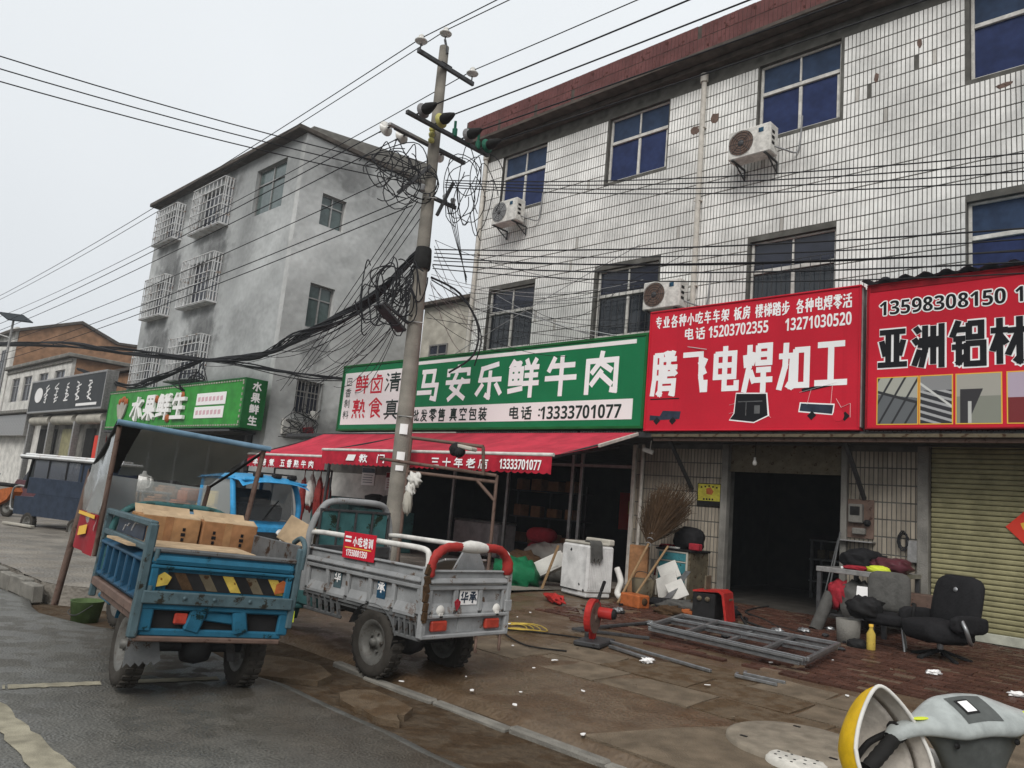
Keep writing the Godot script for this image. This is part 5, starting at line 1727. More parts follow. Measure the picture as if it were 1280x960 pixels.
# ---------------------------------------------------------------- awnings
func awning(label: String, x0: float, x1: float, zb: float, zf: float, yb: float, yf: float) -> Node3D:
	var t := thing("awning", label, "awning")
	var m := Mb.new()
	m.sheet(int((x1 - x0) * 5), 10, func(u: float, v: float) -> Vector3:
		var s := sin(u * (x1 - x0) * 3.1) * 0.012 * sin(v * PI) - 0.06 * sin(v * PI)
		return Vector3(lerpf(x0, x1, u), lerpf(yb, yf, v) + s, lerpf(zb, zf, v)), Vector3.UP)
	obj("cover", m, M.awning, t)
	m = Mb.new()
	m.tube([Vector3(x0 - 0.02, yf + 0.0, zf + 0.03), Vector3(x1 + 0.02, yf + 0.0, zf + 0.03)], 0.032, 8)
	obj("front_bar", m, M.white_frame, t)
	m = Mb.new()
	var w := x1 - x0
	var n := int(w * 12.0)
	m.sheet(n * 2, 4, func(u: float, v: float) -> Vector3:
		var sc := 0.03 * absf(sin(u * n * 0.5 * PI))
		return Vector3(lerpf(x0, x1, u), yf - 0.03 - v * (0.27 + sc), zf + 0.035 + sin(u * w * 5.0) * 0.012 * v + 0.01), Vector3.BACK)
	obj("valance", m, M.valance, t)
	m = Mb.new()
	for x in [x0 + 0.05, x1 - 0.05]:
		m.bar(Vector3(x, yb - 0.06, zb), Vector3(x, yf - 0.04, zf), 0.05, 0.05, 0.006)
	for k in 3:
		var x := lerpf(x0 + 0.6, x1 - 0.6, k / 2.0)
		m.bar(Vector3(x, yb - 0.25, zb - 0.2), Vector3(x + 0.3, lerpf(yb, yf, 0.55) - 0.16, lerpf(zb, zf, 0.55)), 0.045, 0.045, 0.006)
		m.bar(Vector3(x + 0.3, lerpf(yb, yf, 0.55) - 0.16, lerpf(zb, zf, 0.55)), Vector3(x, yf - 0.05, zf), 0.04, 0.04, 0.006)
	obj("folding_arm", m, M.dark_steel, t)
	return t

func build_awnings() -> void:
	var t := awning("wide pinkish red awning with printed front flap, right of the concrete pole", -15.35, -8.40, -12.0, -9.62, 3.12, 2.43)
	lettering(t, "教门", -13.85, 2.17, 0.30, 0.18, 0.62, 0.026, M.letter_white, -9.555)
	lettering(t, "三十年老店", -11.47, 2.15, 0.26, 0.18, 0.335, 0.026, M.letter_white, -9.555)
	tx("number", "13333701077", Vector3(-9.10, 2.25, -9.55), 0.17, 0.98, M.letter_white, t)
	var m := Mb.new()
	m.prism(PackedVector2Array([Vector2(-14.35, 2.2), Vector2(-14.05, 2.2), Vector2(-13.98, 2.33), Vector2(-14.28, 2.33)]), -9.56, -9.555)
	obj("stripe_mark", m, M.sign_white, t)
	m = Mb.new()
	m.bar(Vector3(-8.36, 3.08, -11.9), Vector3(-8.36, 2.72, -10.75), 0.05, 0.06, 0.006)
	obj("end_arm", m, M.pipe, t)
	t = awning("narrower pinkish red awning with printed front flap, left of the concrete pole", -19.30, -15.55, -12.0, -9.85, 3.10, 2.29)
	lettering(t, "羊蹄煮", -18.95, 2.00, 0.28, 0.18, 0.42, 0.026, M.letter_white, -9.785)
	lettering(t, "五香熟牛肉", -17.55, 2.00, 0.24, 0.18, 0.33, 0.026, M.letter_white, -9.785)
	m = Mb.new()
	m.tube([Vector3(-15.5, 2.2, -9.9), Vector3(-15.55, 0.15, -9.9)], 0.035, 8)
	obj("prop", m, M.dark_steel, t)

# ---------------------------------------------------------------- pole, insulators and wires
func disc_insulator(at: Vector3, dir: Vector3, material: Material, parent: Node3D, hood: Material = null) -> void:
	var z := dir.normalized()
	var x := Vector3.UP.cross(z).normalized()
	var b := Basis(x, z, x.cross(z))   # y of the lathe runs along dir
	var m := Mb.new()
	m.lathe([Vector2(0, 0.0), Vector2(0.05, 0.0), Vector2(0.06, 0.03), Vector2(0.15, 0.05), Vector2(0.155, 0.065), Vector2(0.07, 0.10), Vector2(0.045, 0.15), Vector2(0, 0.16)], 18, true, b, at)
	var o := obj("insulator", m, material, parent)
	m = Mb.new()
	m.tube([at - z * 0.14, at], 0.018, 6)
	m.tube([at + z * 0.15, at + z * 0.28], 0.018, 6)
	obj("fitting", m, M.dark_steel, o)
	if hood:
		m = Mb.new()
		m.lathe([Vector2(0.10, 0.12), Vector2(0.115, 0.20), Vector2(0.07, 0.36), Vector2(0.03, 0.46), Vector2(0, 0.46)], 14, true, b, at)
		obj("hood", m, hood, o)

func pin_insulator(at: Vector3, parent: Node3D) -> void:
	var m := Mb.new()
	m.lathe([Vector2(0.0, 0.12), Vector2(0.04, 0.12), Vector2(0.055, 0.16), Vector2(0.12, 0.17), Vector2(0.135, 0.19), Vector2(0.09, 0.24), Vector2(0.055, 0.27), Vector2(0.06, 0.30), Vector2(0.03, 0.33), Vector2(0, 0.335)], 18, true, Basis.IDENTITY, at)
	var o := obj("insulator", m, M.porcelain, parent)
	m = Mb.new()
	m.tube([at, at + Vector3(0, 0.14, 0)], 0.016, 6)
	obj("pin", m, M.dark_steel, o)

func wire(called: String, a: Vector3, b: Vector3, sag: float, r: float, label: String, group: String, material: Material = null) -> void:
	var m := Mb.new()
	m.tube(arc(a, b, sag, 20), r, 5)
	tag(obj(called, m, material if material else M.wire), label, "cable", group)

func build_pole_and_wires() -> void:
	var P := Vector3(-11.92, 0.16, -9.2)
	var t := thing("utility_pole", "tall round concrete utility pole between the two awnings with crossarms and tangled cables", "utility pole", P)
	var m := Mb.new()
	var pts := []
	var rad := []
	for k in 12:
		pts.append(Vector3(-0.012 * k, k * 10.85 / 11.0, 0))
		rad.append(lerpf(0.185, 0.10, k / 11.0))
	m.tube(pts, 0.1, 20, true, rad)
	obj("shaft", m, M.pole, t)
	# bands of paper on the shaft
	m = Mb.new()
	for q in [[2.55, 0.20], [2.05, 0.16], [1.85, 0.10]]:
		m.sheet(6, 1, func(u: float, v: float) -> Vector3:
			var a := lerpf(0.35, 1.25, u)
			return Vector3(cos(a) * 0.176, q[0] + v * q[1], sin(a) * 0.176), Vector3(0.7, 0, 0.7))
	obj("pasted_paper", m, M.sign_white, t)
	# uppermost crossarm, running across the street
	m = Mb.new()
	m.box(Vector3(0.02, 10.32, 0.0), Vector3(0.07, 0.09, 1.55), 0.006)
	m.bar(Vector3(0, 10.65, 0), Vector3(-0.1, 11.0, 0.03), 0.04, 0.04)
	m.tube([Vector3(-0.11, 10.4, -0.11), Vector3(0.02, 10.4, -0.14), Vector3(0.02, 10.4, 0.14), Vector3(-0.11, 10.4, 0.11)], 0.014, 5)
	obj("crossarm", m, M.dark_steel, t)
	pin_insulator(Vector3(0.02, 10.36, 0.72), t)
	pin_insulator(Vector3(0.02, 10.36, -0.72), t)
	pin_insulator(Vector3(-0.1, 10.95, 0.03), t)
	# double crossarm lower down
	m = Mb.new()
	m.box(Vector3(0.16, 8.84, -0.16), Vector3(0.08, 0.08, 2.25), 0.006)
	m.box(Vector3(-0.2, 8.62, 0.0), Vector3(0.08, 0.08, 1.9), 0.006)
	var ca := obj("crossarm", m, M.dark_steel, t)
	m = Mb.new()
	m.box(Vector3(-0.2, 8.63, 0.45), Vector3(0.09, 0.06, 1.3), 0.006)
	obj("pale_bar", m, M.alu, ca)
	for z in [0.72, 0.25, -0.5, -1.05]:
		disc_insulator(Vector3(0.30, 8.90, z), Vector3(1, 0.06, 0), M.glaze_grey if z > 0.5 or z == -0.5 else M.glaze_yellow if z > 0 else M.green_clamp, t, M.black_rubber)
	for z in [1.02, 0.62, -0.38]:
		disc_insulator(Vector3(-0.34, 8.62, z), Vector3(-1, -0.05, 0), M.porcelain, t)
	m = Mb.new()
	for z in [-0.28, -0.66, -0.95]:
		m.box(Vector3(0.18, 8.93, z), Vector3(0.10, 0.20, 0.09), 0.02)
		m.tube([Vector3(0.18, 8.95, z), Vector3(0.22, 9.16, z + 0.04)], 0.03, 6)
	obj("green_clamp", m, M.green_clamp, t)
	m = Mb.new()
	for q in [[0.0, 8.85, 0.17], [0.03, 8.72, 0.19], [0.02, 8.60, 0.18]]:
		m.lathe([Vector2(0, -0.06), Vector2(0.06, -0.03), Vector2(0.07, 0.02), Vector2(0.03, 0.07), Vector2(0, 0.07)], 10, true, Basis.IDENTITY, Vector3(q[0], q[1], q[2]))
	obj("yellow_insulator", m, M.glaze_yellow, t)
	# slanting struts with tape and the small rack with insulators
	m = Mb.new()
	m.bar(Vector3(0.05, 8.05, 0.15), Vector3(-0.25, 7.35, 0.65), 0.07, 0.07)
	m.bar(Vector3(0.1, 7.9, -0.45), Vector3(0.05, 7.1, -0.16), 0.06, 0.06)
	m.box(Vector3(0.0, 7.45, -0.3), Vector3(0.06, 0.08, 0.75), 0.006)
	obj("strut", m, M.dark_steel, t)
	m = Mb.new()
	for z in [-0.36, -0.58, 0.25]:
		m.lathe([Vector2(0, 0.0), Vector2(0.06, 0.0), Vector2(0.045, 0.05), Vector2(0.06, 0.10), Vector2(0.05, 0.13), Vector2(0, 0.14)], 10, true, Basis.IDENTITY, Vector3(0.0, 7.49, z))
	obj("spool_insulator", m, M.wire_light, t)
	m = Mb.new()
	for y in [2.9, 4.78, 7.38]:
		m.tube([Vector3(0.19, y, 0), Vector3(0, y, 0.19), Vector3(-0.19, y, 0), Vector3(0, y, -0.19), Vector3(0.19, y, 0)], 0.012, 5, false)
	obj("band", m, M.alu, t)
	m = Mb.new()
	m.lathe([Vector2(0.155, 0.0), Vector2(0.175, 0.03), Vector2(0.18, 0.2), Vector2(0.165, 0.42), Vector2(0.15, 0.46)], 16, true, Basis.IDENTITY, Vector3(-0.05, 5.9, 0))
	obj("black_wrapping", m, M.black_rubber, t)
	# street lamp-like bracket at mid height
	m = Mb.new()
	m.bar(Vector3(-0.1, 4.75, 0.1), Vector3(-0.15, 5.05, 0.75), 0.05, 0.05)
	m.box(Vector3(-0.15, 4.78, 0.55), Vector3(0.28, 0.06, 0.75), 0.01, Basis(Vector3.RIGHT, -0.55))
	obj("bracket", m, M.dark_steel, t)

	# --- conductors along the street: three on the top pins
	var Q := P
	var ins := [Q + Vector3(0.02, 10.62, 0.72), Q + Vector3(0.02, 10.62, -0.72), Q + Vector3(-0.1, 11.22, 0.03)]
	var nm := ["street-side", "building-side", "topmost"]
	for k in 3:
		var p: Vector3 = ins[k]
		wire("power_line", p, Vector3(-75, 10.3 + (0.3 if k == 2 else 0.0), p.z), 0.9, 0.011, "thin overhead line running left along the street from the %s insulator on the pole top" % nm[k], "overhead lines on the pole top")
		wire("power_line", p, Vector3(32, 10.9, p.z + 0.2), 0.6, 0.011, "thin overhead line running right along the street from the %s insulator on the pole top" % nm[k], "overhead lines on the pole top")
	for k in 4:
		var z: float = [0.72, 0.25, -0.5, -1.05][k]
		wire("power_line", Q + Vector3(0.75, 8.92, z), Vector3(34, 9.3, Q.z + z * 1.1 + 0.2), 0.6, 0.014, "thick black overhead line going right from the %s black hooded insulator of the double crossarm" % ["first", "second", "third", "fourth"][k], "overhead lines on the double crossarm")
	for k in 3:
		var z: float = [1.02, 0.62, -0.38][k]
		wire("power_line", Q + Vector3(-0.62, 8.61, z), Vector3(-75, 8.3, Q.z + z * 1.2), 0.8, 0.012, "overhead line going left from the %s white disc insulator of the double crossarm" % ["outer", "middle", "inner"][k], "overhead lines on the double crossarm")
	wire("power_line", Q + Vector3(-0.2, 7.45, 0.25), Vector3(-75, 7.2, -8.6), 0.8, 0.012, "overhead line going left below the white disc insulators from the small lower rack", "overhead lines on the double crossarm")
	wire("power_line", Q + Vector3(-0.2, 7.2, 0.3), Vector3(-75, 6.6, -8.4), 0.8, 0.012, "lowest overhead line going left from the small lower rack past the grey building", "overhead lines on the double crossarm")
	# three lines that cross the street
	for k in 3:
		wire("power_line", Q + Vector3(-0.15, 7.95 - 0.15 * k, 0.3), Vector3(-16.6, 8.45 - 0.27 * k, 5.0), 0.35, 0.011, "%s of three lines crossing over the street to the upper left" % ["upper", "middle", "lower"][k], "lines crossing over the street")
	# lines along the white facade to the right
	for k in 4:
		wire("service_line", Q + Vector3(0.15, 7.85 - 0.05 * k, -0.2), Vector3(1.0, 6.95 - 0.17 * k, -12.62 + 0.02 * k), 0.30, 0.011, "%s of four black lines stretched across the white facade between the window rows" % ["first", "second", "third", "fourth"][k], "lines across the white facade")
	for k in 6:
		wire("service_line", Q + Vector3(0.12, 6.35 - 0.08 * k, -0.15), Vector3(1.2, 5.75 - 0.13 * k, -12.25 + 0.05 * k), 0.22 + 0.06 * (k % 3), 0.011 if k % 2 else 0.014, "%s of six black lines crossing the lower windows just above the signboards" % ["first", "second", "third", "fourth", "fifth", "sixth"][k], "lines above the signboards")
	wire("service_line", Vector3(-14.55, 6.9, -12.8), Vector3(-8.2, 6.3, -12.9), 0.15, 0.009, "thin line from the wall clamp by the corner pipe to the middle air conditioner", "house lines on the tiled wall")
	wire("service_line", Vector3(-14.2, 5.1, -12.2), Vector3(-9.3, 7.3, -12.9), -0.05, 0.009, "grey line slanting up across the two lower left windows", "house lines on the tiled wall", M.wire_light)
	wire("service_line", Vector3(-13.9, 6.5, -12.8), Vector3(-7.0, 4.6, -11.9), 0.1, 0.007, "pale thin cord running down across the red welding board", "house lines on the tiled wall", M.wire_white)
	wire("service_line", Vector3(-13.5, 6.7, -12.8), Vector3(-9.6, 5.1, -11.95), 0.1, 0.008, "pale line slanting down to the top edge of the green board", "house lines on the tiled wall", M.wire_light)
	for k in 4:
		wire("drop_line", Q + Vector3(0.05, 7.45, -0.36 - 0.08 * k), Vector3(-14.75, 7.35 - 0.06 * k, -12.85), 0.05, 0.009, "%s of four lines dropping from the pole to the corner clamp of the white building" % ["first", "second", "third", "fourth"][k], "drop lines to the white building")
	for k in 4:
		wire("drop_line", Q + Vector3(-0.1, 7.3, 0.4 - 0.15 * k), Vector3(-24.5, 4.8 + 0.25 * k, -13.3 - 0.28 * k), 0.1, 0.010, "%s of four lines dropping from the pole to the side of the grey building" % ["first", "second", "third", "fourth"][k], "drop lines to the grey building")
	# criss-crossing thin service cords between the pole, the lower windows and the signboards
	for k in 22:
		var a := Q + Vector3(0.13, rng.randf_range(4.9, 6.6), -0.12)
		var b := Vector3(rng.randf_range(-14.5, -7.0), rng.randf_range(5.0, 6.9), -12.9)
		if k % 3 == 2:
			a = Vector3(rng.randf_range(-14.4, -12.5), rng.randf_range(5.2, 7.0), -12.92)
			b = Vector3(rng.randf_range(-10.0, -7.5), rng.randf_range(5.1, 6.8), -12.6)
		wire("service_line", a, b, rng.randf_range(0.05, 0.5), 0.006, "thin cord strung criss-cross between the pole, the lower windows and the signboards", "thin cords round the lower left windows", M.wire_light if k % 3 == 0 else M.wire)
	for k in 14:
		wire("service_line", Q + Vector3(-0.12, rng.randf_range(4.9, 6.2), 0.1), Vector3(rng.randf_range(-24.4, -19.0), rng.randf_range(4.6, 6.2), -12.6), rng.randf_range(0.2, 1.0), 0.008, "thin dark cord hanging across the grey side wall left of the pole", "thin cords left of the pole")
	# thick bundles
	bundle("cable_bundle", "thick black cable bundle from the concrete pole down to the front of the grey building", bend([Q + Vector3(-0.1, 6.25, 0.1), Vector3(-15.0, 5.85, -9.9), Vector3(-19.5, 5.7, -10.8), Vector3(-24.0, 5.75, -12.0), Vector3(-28.6, 6.0, -12.3)], 6), 18, 0.15, 0.021)
	bundle("cable_bundle", "thick black cable bundle from the grey building front towards the far left street lamp", bend([Vector3(-28.6, 6.0, -12.3), Vector3(-34.0, 6.5, -11.0), Vector3(-42.0, 7.3, -10.2), Vector3(-60.0, 8.6, -9.4)], 6), 11, 0.15, 0.030)
	bundle("cable_bundle", "black cable bundle running low along the top of the fruit shop sign", bend([Vector3(-28.6, 6.0, -12.2), Vector3(-33.0, 5.55, -12.3), Vector3(-37.0, 5.4, -12.4), Vector3(-44.0, 6.6, -12.3)], 6), 9, 0.13, 0.026)
	bundle("cable_bundle", "black cable bundle from the grey building front across its side wall to the green signboard", bend([Vector3(-28.6, 6.0, -12.2), Vector3(-25.0, 5.55, -12.3), Vector3(-21.0, 4.95, -12.3), Vector3(-18.2, 4.7, -12.3)], 6), 8, 0.08, 0.022)
	for k in 9:
		var a := Q + Vector3(-0.12, 6.0 - 0.06 * k, 0.12)
		var b := Vector3(-19.5 - 1.1 * k, 5.9 - 0.1 * (k % 3), -12.0)
		wire("loose_cable", a, b, rng.randf_range(0.15, 0.8), 0.009, "%s of nine loose cables sagging below the bundle, counted from the pole" % ["first", "second", "third", "fourth", "fifth", "sixth", "seventh", "eighth", "ninth"][k], "loose cables below the bundle")
	# coils hanging on the pole
	coil("cable_coil", "big tangle of looped cables hanging at mid height on the left of the pole", Q + Vector3(-0.3, 5.35, 0.6), 20, 0.30, 0.60, 0.42, 0.014)
	coil("cable_coil", "tangle of thin cable loops left of the pole below the double crossarm", Q + Vector3(-0.2, 7.75, 0.65), 18, 0.48, 0.46, 0.5, 0.011)
	coil("cable_coil", "open cable loops hanging right of the pole below the double crossarm", Q + Vector3(0.2, 7.75, -0.75), 11, 0.38, 0.68, 0.42, 0.010)
	coil("cable_coil", "two cable coils hanging on the front of the grey building", Vector3(-29.2, 5.1, -12.2), 10, 0.45, 0.55, 0.2, 0.022)
	var m2 := Mb.new()
	m2.tube(bend([Q + Vector3(0.15, 5.75, -0.1), Q + Vector3(0.5, 5.5, -0.6), Q + Vector3(0.7, 4.9, -1.0), Q + Vector3(0.65, 4.3, -1.0), Q + Vector3(0.3, 3.9, -0.7)], 5), 0.022, 6)
	m2.tube(bend([Q + Vector3(0.15, 5.7, -0.12), Q + Vector3(0.6, 5.3, -0.75), Q + Vector3(0.72, 4.7, -1.1), Q + Vector3(0.6, 4.1, -1.1)], 5), 0.014, 5)
	tag(obj("hanging_cable", m2, M.wire), "black cable hanging in an arc to the right of the pole before the cream house", "cable")
	# far street lamp with solar panel
	var sl := thing("solar_street_lamp", "distant street lamp with a dark solar panel above the cable bundle at the far left", "street lamp", Vector3(-44.6, 0, -9.2))
	m = Mb.new()
	m.tube([Vector3(0, 0, 0), Vector3(0, 8.6, 0)], 0.055, 10)
	m.tube([Vector3(0, 7.6, 0), Vector3(-1.0, 7.9, 0.9)], 0.04, 8)
	obj("post", m, M.alu, sl)
	m = Mb.new()
	m.box(Vector3(0.35, 8.62, 0.0), Vector3(1.0, 0.06, 1.2), 0.01, Basis(Vector3.BACK, -0.45) * Basis(Vector3.UP, 0.3))
	obj("solar_panel", m, M.solar, sl)
	m = Mb.new()
	m.box(Vector3(-1.2, 7.95, 1.1), Vector3(0.5, 0.1, 0.3), 0.03, Basis(Vector3.UP, 0.8))
	obj("lamp_head", m, M.cream, sl)

func bundle(called: String, label: String, path: Array, n: int, spread: float, r: float) -> void:
	var t := thing(called, label, "cable bundle")
	for k in n:
		var pts := []
		var ph := rng.randf() * TAU
		for i in path.size():
			var f := sin(PI * i / (path.size() - 1.0)) * 0.6 + 0.4
			var a := ph + i * 0.5
			pts.append(path[i] + Vector3(rng.randf_range(-0.02, 0.02), sin(a) * spread * f * (0.4 + 0.6 * float(k) / n) - (0.12 * f if k == 0 else 0.0), cos(a) * spread * f * (0.4 + 0.6 * float(k) / n)))
		var m := Mb.new()
		m.tube(pts, r * rng.randf_range(0.7, 1.25), 5)
		obj("cable", m, M.wire, t)

func coil(called: String, label: String, c: Vector3, n: int, rx: float, ry: float, jit: float, r: float) -> void:
	var t := thing(called, label, "cable coil", c)
	for k in n:
		var pts := []
		var o := Vector3(rng.randf_range(-jit, jit), rng.randf_range(-jit, jit) * 0.6, rng.randf_range(-jit, jit))
		var yawc := rng.randf_range(-0.9, 0.9) + 0.8
		var sx := rx * rng.randf_range(0.45, 1.15)
		var sy := ry * rng.randf_range(0.45, 1.15)
		var a0 := rng.randf() * TAU
		var sweep := TAU * rng.randf_range(0.55, 1.05)
		var w1 := rng.randf_range(-0.4, 0.4)
		var w2 := rng.randf() * TAU
		for i in 19:
			var a := a0 + sweep * i / 18.0
			pts.append(o + Basis(Vector3.UP, yawc) * Vector3(cos(a) * sx * (1.0 + w1 * sin(a + w2)), sin(a) * sy * (1.0 + w1 * cos(a * 2.0 + w2)) - (0.35 * sy if k % 4 == 0 and i > 14 else 0.0), sin(a * 2.0) * 0.08))
		var m := Mb.new()
		m.tube(pts, r, 5)
		obj("loop", m, M.wire, t)

# ---------------------------------------------------------------- tricycles
func wheel(parent: Node3D, pos: Vector3, r: float, w: float, steer := 0.0) -> Node3D:
	# axle along z
	var b := Basis(Vector3.UP, steer) * Basis(Vector3.RIGHT, PI * 0.5)
	var m := Mb.new()
	var h := w * 0.5
	m.lathe([Vector2(r * 0.62, -h * 0.75), Vector2(r * 0.80, -h), Vector2(r * 0.95, -h * 0.9), Vector2(r, -h * 0.55), Vector2(r, h * 0.55), Vector2(r * 0.95, h * 0.9), Vector2(r * 0.80, h), Vector2(r * 0.62, h * 0.75)], 32, true, b, Vector3.ZERO)
	for k in 28:
		var a := TAU * k / 28.0
		for s in [-1, 1]:
			m.box(b * Vector3(cos(a) * (r + 0.002), s * h * 0.45, sin(a) * (r + 0.002)), Vector3(0.028, 0.014, h * 0.7), 0.0, b * Basis(Vector3.UP, -a) * Basis(Vector3.RIGHT, PI * 0.5) * Basis(Vector3.BACK, PI * 0.5))
	var tyre := obj("wheel", m, M.tyre, parent)
	tyre.position = pos
	m = Mb.new()
	for s in [-1.0, 1.0]:
		m.lathe([Vector2(0, s * h * 0.35), Vector2(r * 0.16, s * h * 0.35), Vector2(r * 0.18, s * h * 0.10), Vector2(r * 0.42, s * h * 0.05), Vector2(r * 0.50, s * h * 0.55), Vector2(r * 0.63, s * h * 0.80), Vector2(r * 0.66, s * h * 0.78)], 28, true, b)
		m.lathe([Vector2(0, s * h * 0.9), Vector2(r * 0.11, s * h * 0.85), Vector2(r * 0.13, s * h * 0.35)], 12, true, b)
		for k in 5:
			var a := TAU * k / 5.0
			m.lathe([Vector2(0, s * h * 0.30), Vector2(0.014, s * h * 0.30), Vector2(0.014, 0)], 6, false, b, b * Vector3(cos(a) * r * 0.27, s * h * 0.10, sin(a) * r * 0.27))
	obj("rim", m, M.rim, tyre)
	return tyre

func trike_front(t: Node3D, x0: float, paint_mat: Material) -> void:
	# driver's seat, floor, fork, front wheel, handlebar ahead of the cargo bed that ends at x0
	wheel(t, Vector3(x0 - 1.22, 0.26, 0), 0.26, 0.12, 0.15)
	var m := Mb.new()
	m.tube([Vector3(x0 - 1.2, 0.26, 0.09), Vector3(x0 - 1.05, 0.72, 0.09), Vector3(x0 - 0.98, 0.98, 0.0)], 0.025, 8)
	m.tube([Vector3(x0 - 1.2, 0.26, -0.09), Vector3(x0 - 1.05, 0.72, -0.09), Vector3(x0 - 0.98, 0.98, 0.0)], 0.025, 8)
	m.tube(bend([Vector3(x0 - 0.72, 1.02, 0.36), Vector3(x0 - 0.86, 1.06, 0.2), Vector3(x0 - 0.96, 1.0, 0.0), Vector3(x0 - 0.86, 1.06, -0.2), Vector3(x0 - 0.72, 1.02, -0.36)], 4), 0.014, 8)
	m.box(Vector3(x0 - 0.55, 0.36, 0), Vector3(1.0, 0.06, 0.22), 0.01)
	obj("fork", m, M.dark_steel, t)
	m = Mb.new()
	m.box(Vector3(x0 - 0.28, 0.52, 0), Vector3(0.46, 0.34, 0.5), 0.03)
	m.box(Vector3(x0 - 0.6, 0.34, 0), Vector3(0.5, 0.04, 0.6), 0.01)
	m.shell(12, 6, func(u: float, v: float) -> Vector3:
		var a := lerpf(-0.5, 2.6, u)
		return Vector3(x0 - 1.22 + cos(a) * 0.33, 0.28 + sin(a) * 0.33, lerpf(-0.1, 0.1, v)), Vector3(x0 - 1.22, 0.26, 0))
	obj("bodywork", m, paint_mat, t)
	m = Mb.new()
	m.box(Vector3(x0 - 0.28, 0.74, 0), Vector3(0.44, 0.10, 0.54), 0.04)
	m.box(Vector3(x0 - 0.08, 1.0, 0), Vector3(0.07, 0.3, 0.5), 0.03)
	obj("seat", m, M.black_cloth, t)
	m = Mb.new()
	m.lathe([Vector2(0, -0.09), Vector2(0.09, -0.05), Vector2(0.10, 0.02), Vector2(0.0, 0.04)], 14, true, Basis(Vector3.BACK, -PI * 0.5), Vector3(x0 - 1.14, 0.9, 0))
	obj("headlight", m, M.porcelain, t)

func ribbed_panel(m: Mb, x0: float, x1: float, y0: float, y1: float, z: float, d: float, n: int) -> void:
	# recessed pressed-steel panel in the xy plane, frame bars standing d proud of z
	m.box(Vector3((x0 + x1) * 0.5, (y0 + y1) * 0.5, z - 0.01), Vector3(x1 - x0, y1 - y0, 0.02))
	for k in n + 1:
		var x := lerpf(x0 + 0.025, x1 - 0.025, float(k) / n)
		m.box(Vector3(x, (y0 + y1) * 0.5, z + d * 0.5), Vector3(0.05, y1 - y0, d), 0.008)
	m.box(Vector3((x0 + x1) * 0.5, y1 - 0.018, z + d * 0.5 + 0.004), Vector3(x1 - x0 + 0.002, 0.036, d), 0.008)
	# sloping sill of each recess
	for k in n:
		var a := lerpf(x0 + 0.025, x1 - 0.025, float(k) / n) + 0.025
		var b := lerpf(x0 + 0.025, x1 - 0.025, float(k + 1) / n) - 0.025
		m.quad(Vector3(a, y0 + 0.07, z + 0.001), Vector3(b, y0 + 0.07, z + 0.001), Vector3(b, y0, z + d), Vector3(a, y0, z + d), Vector3(0, 1, 1))
		m.box(Vector3((a + b) * 0.5, y0 - 0.012, z + d * 0.5), Vector3(b - a, 0.024, d))

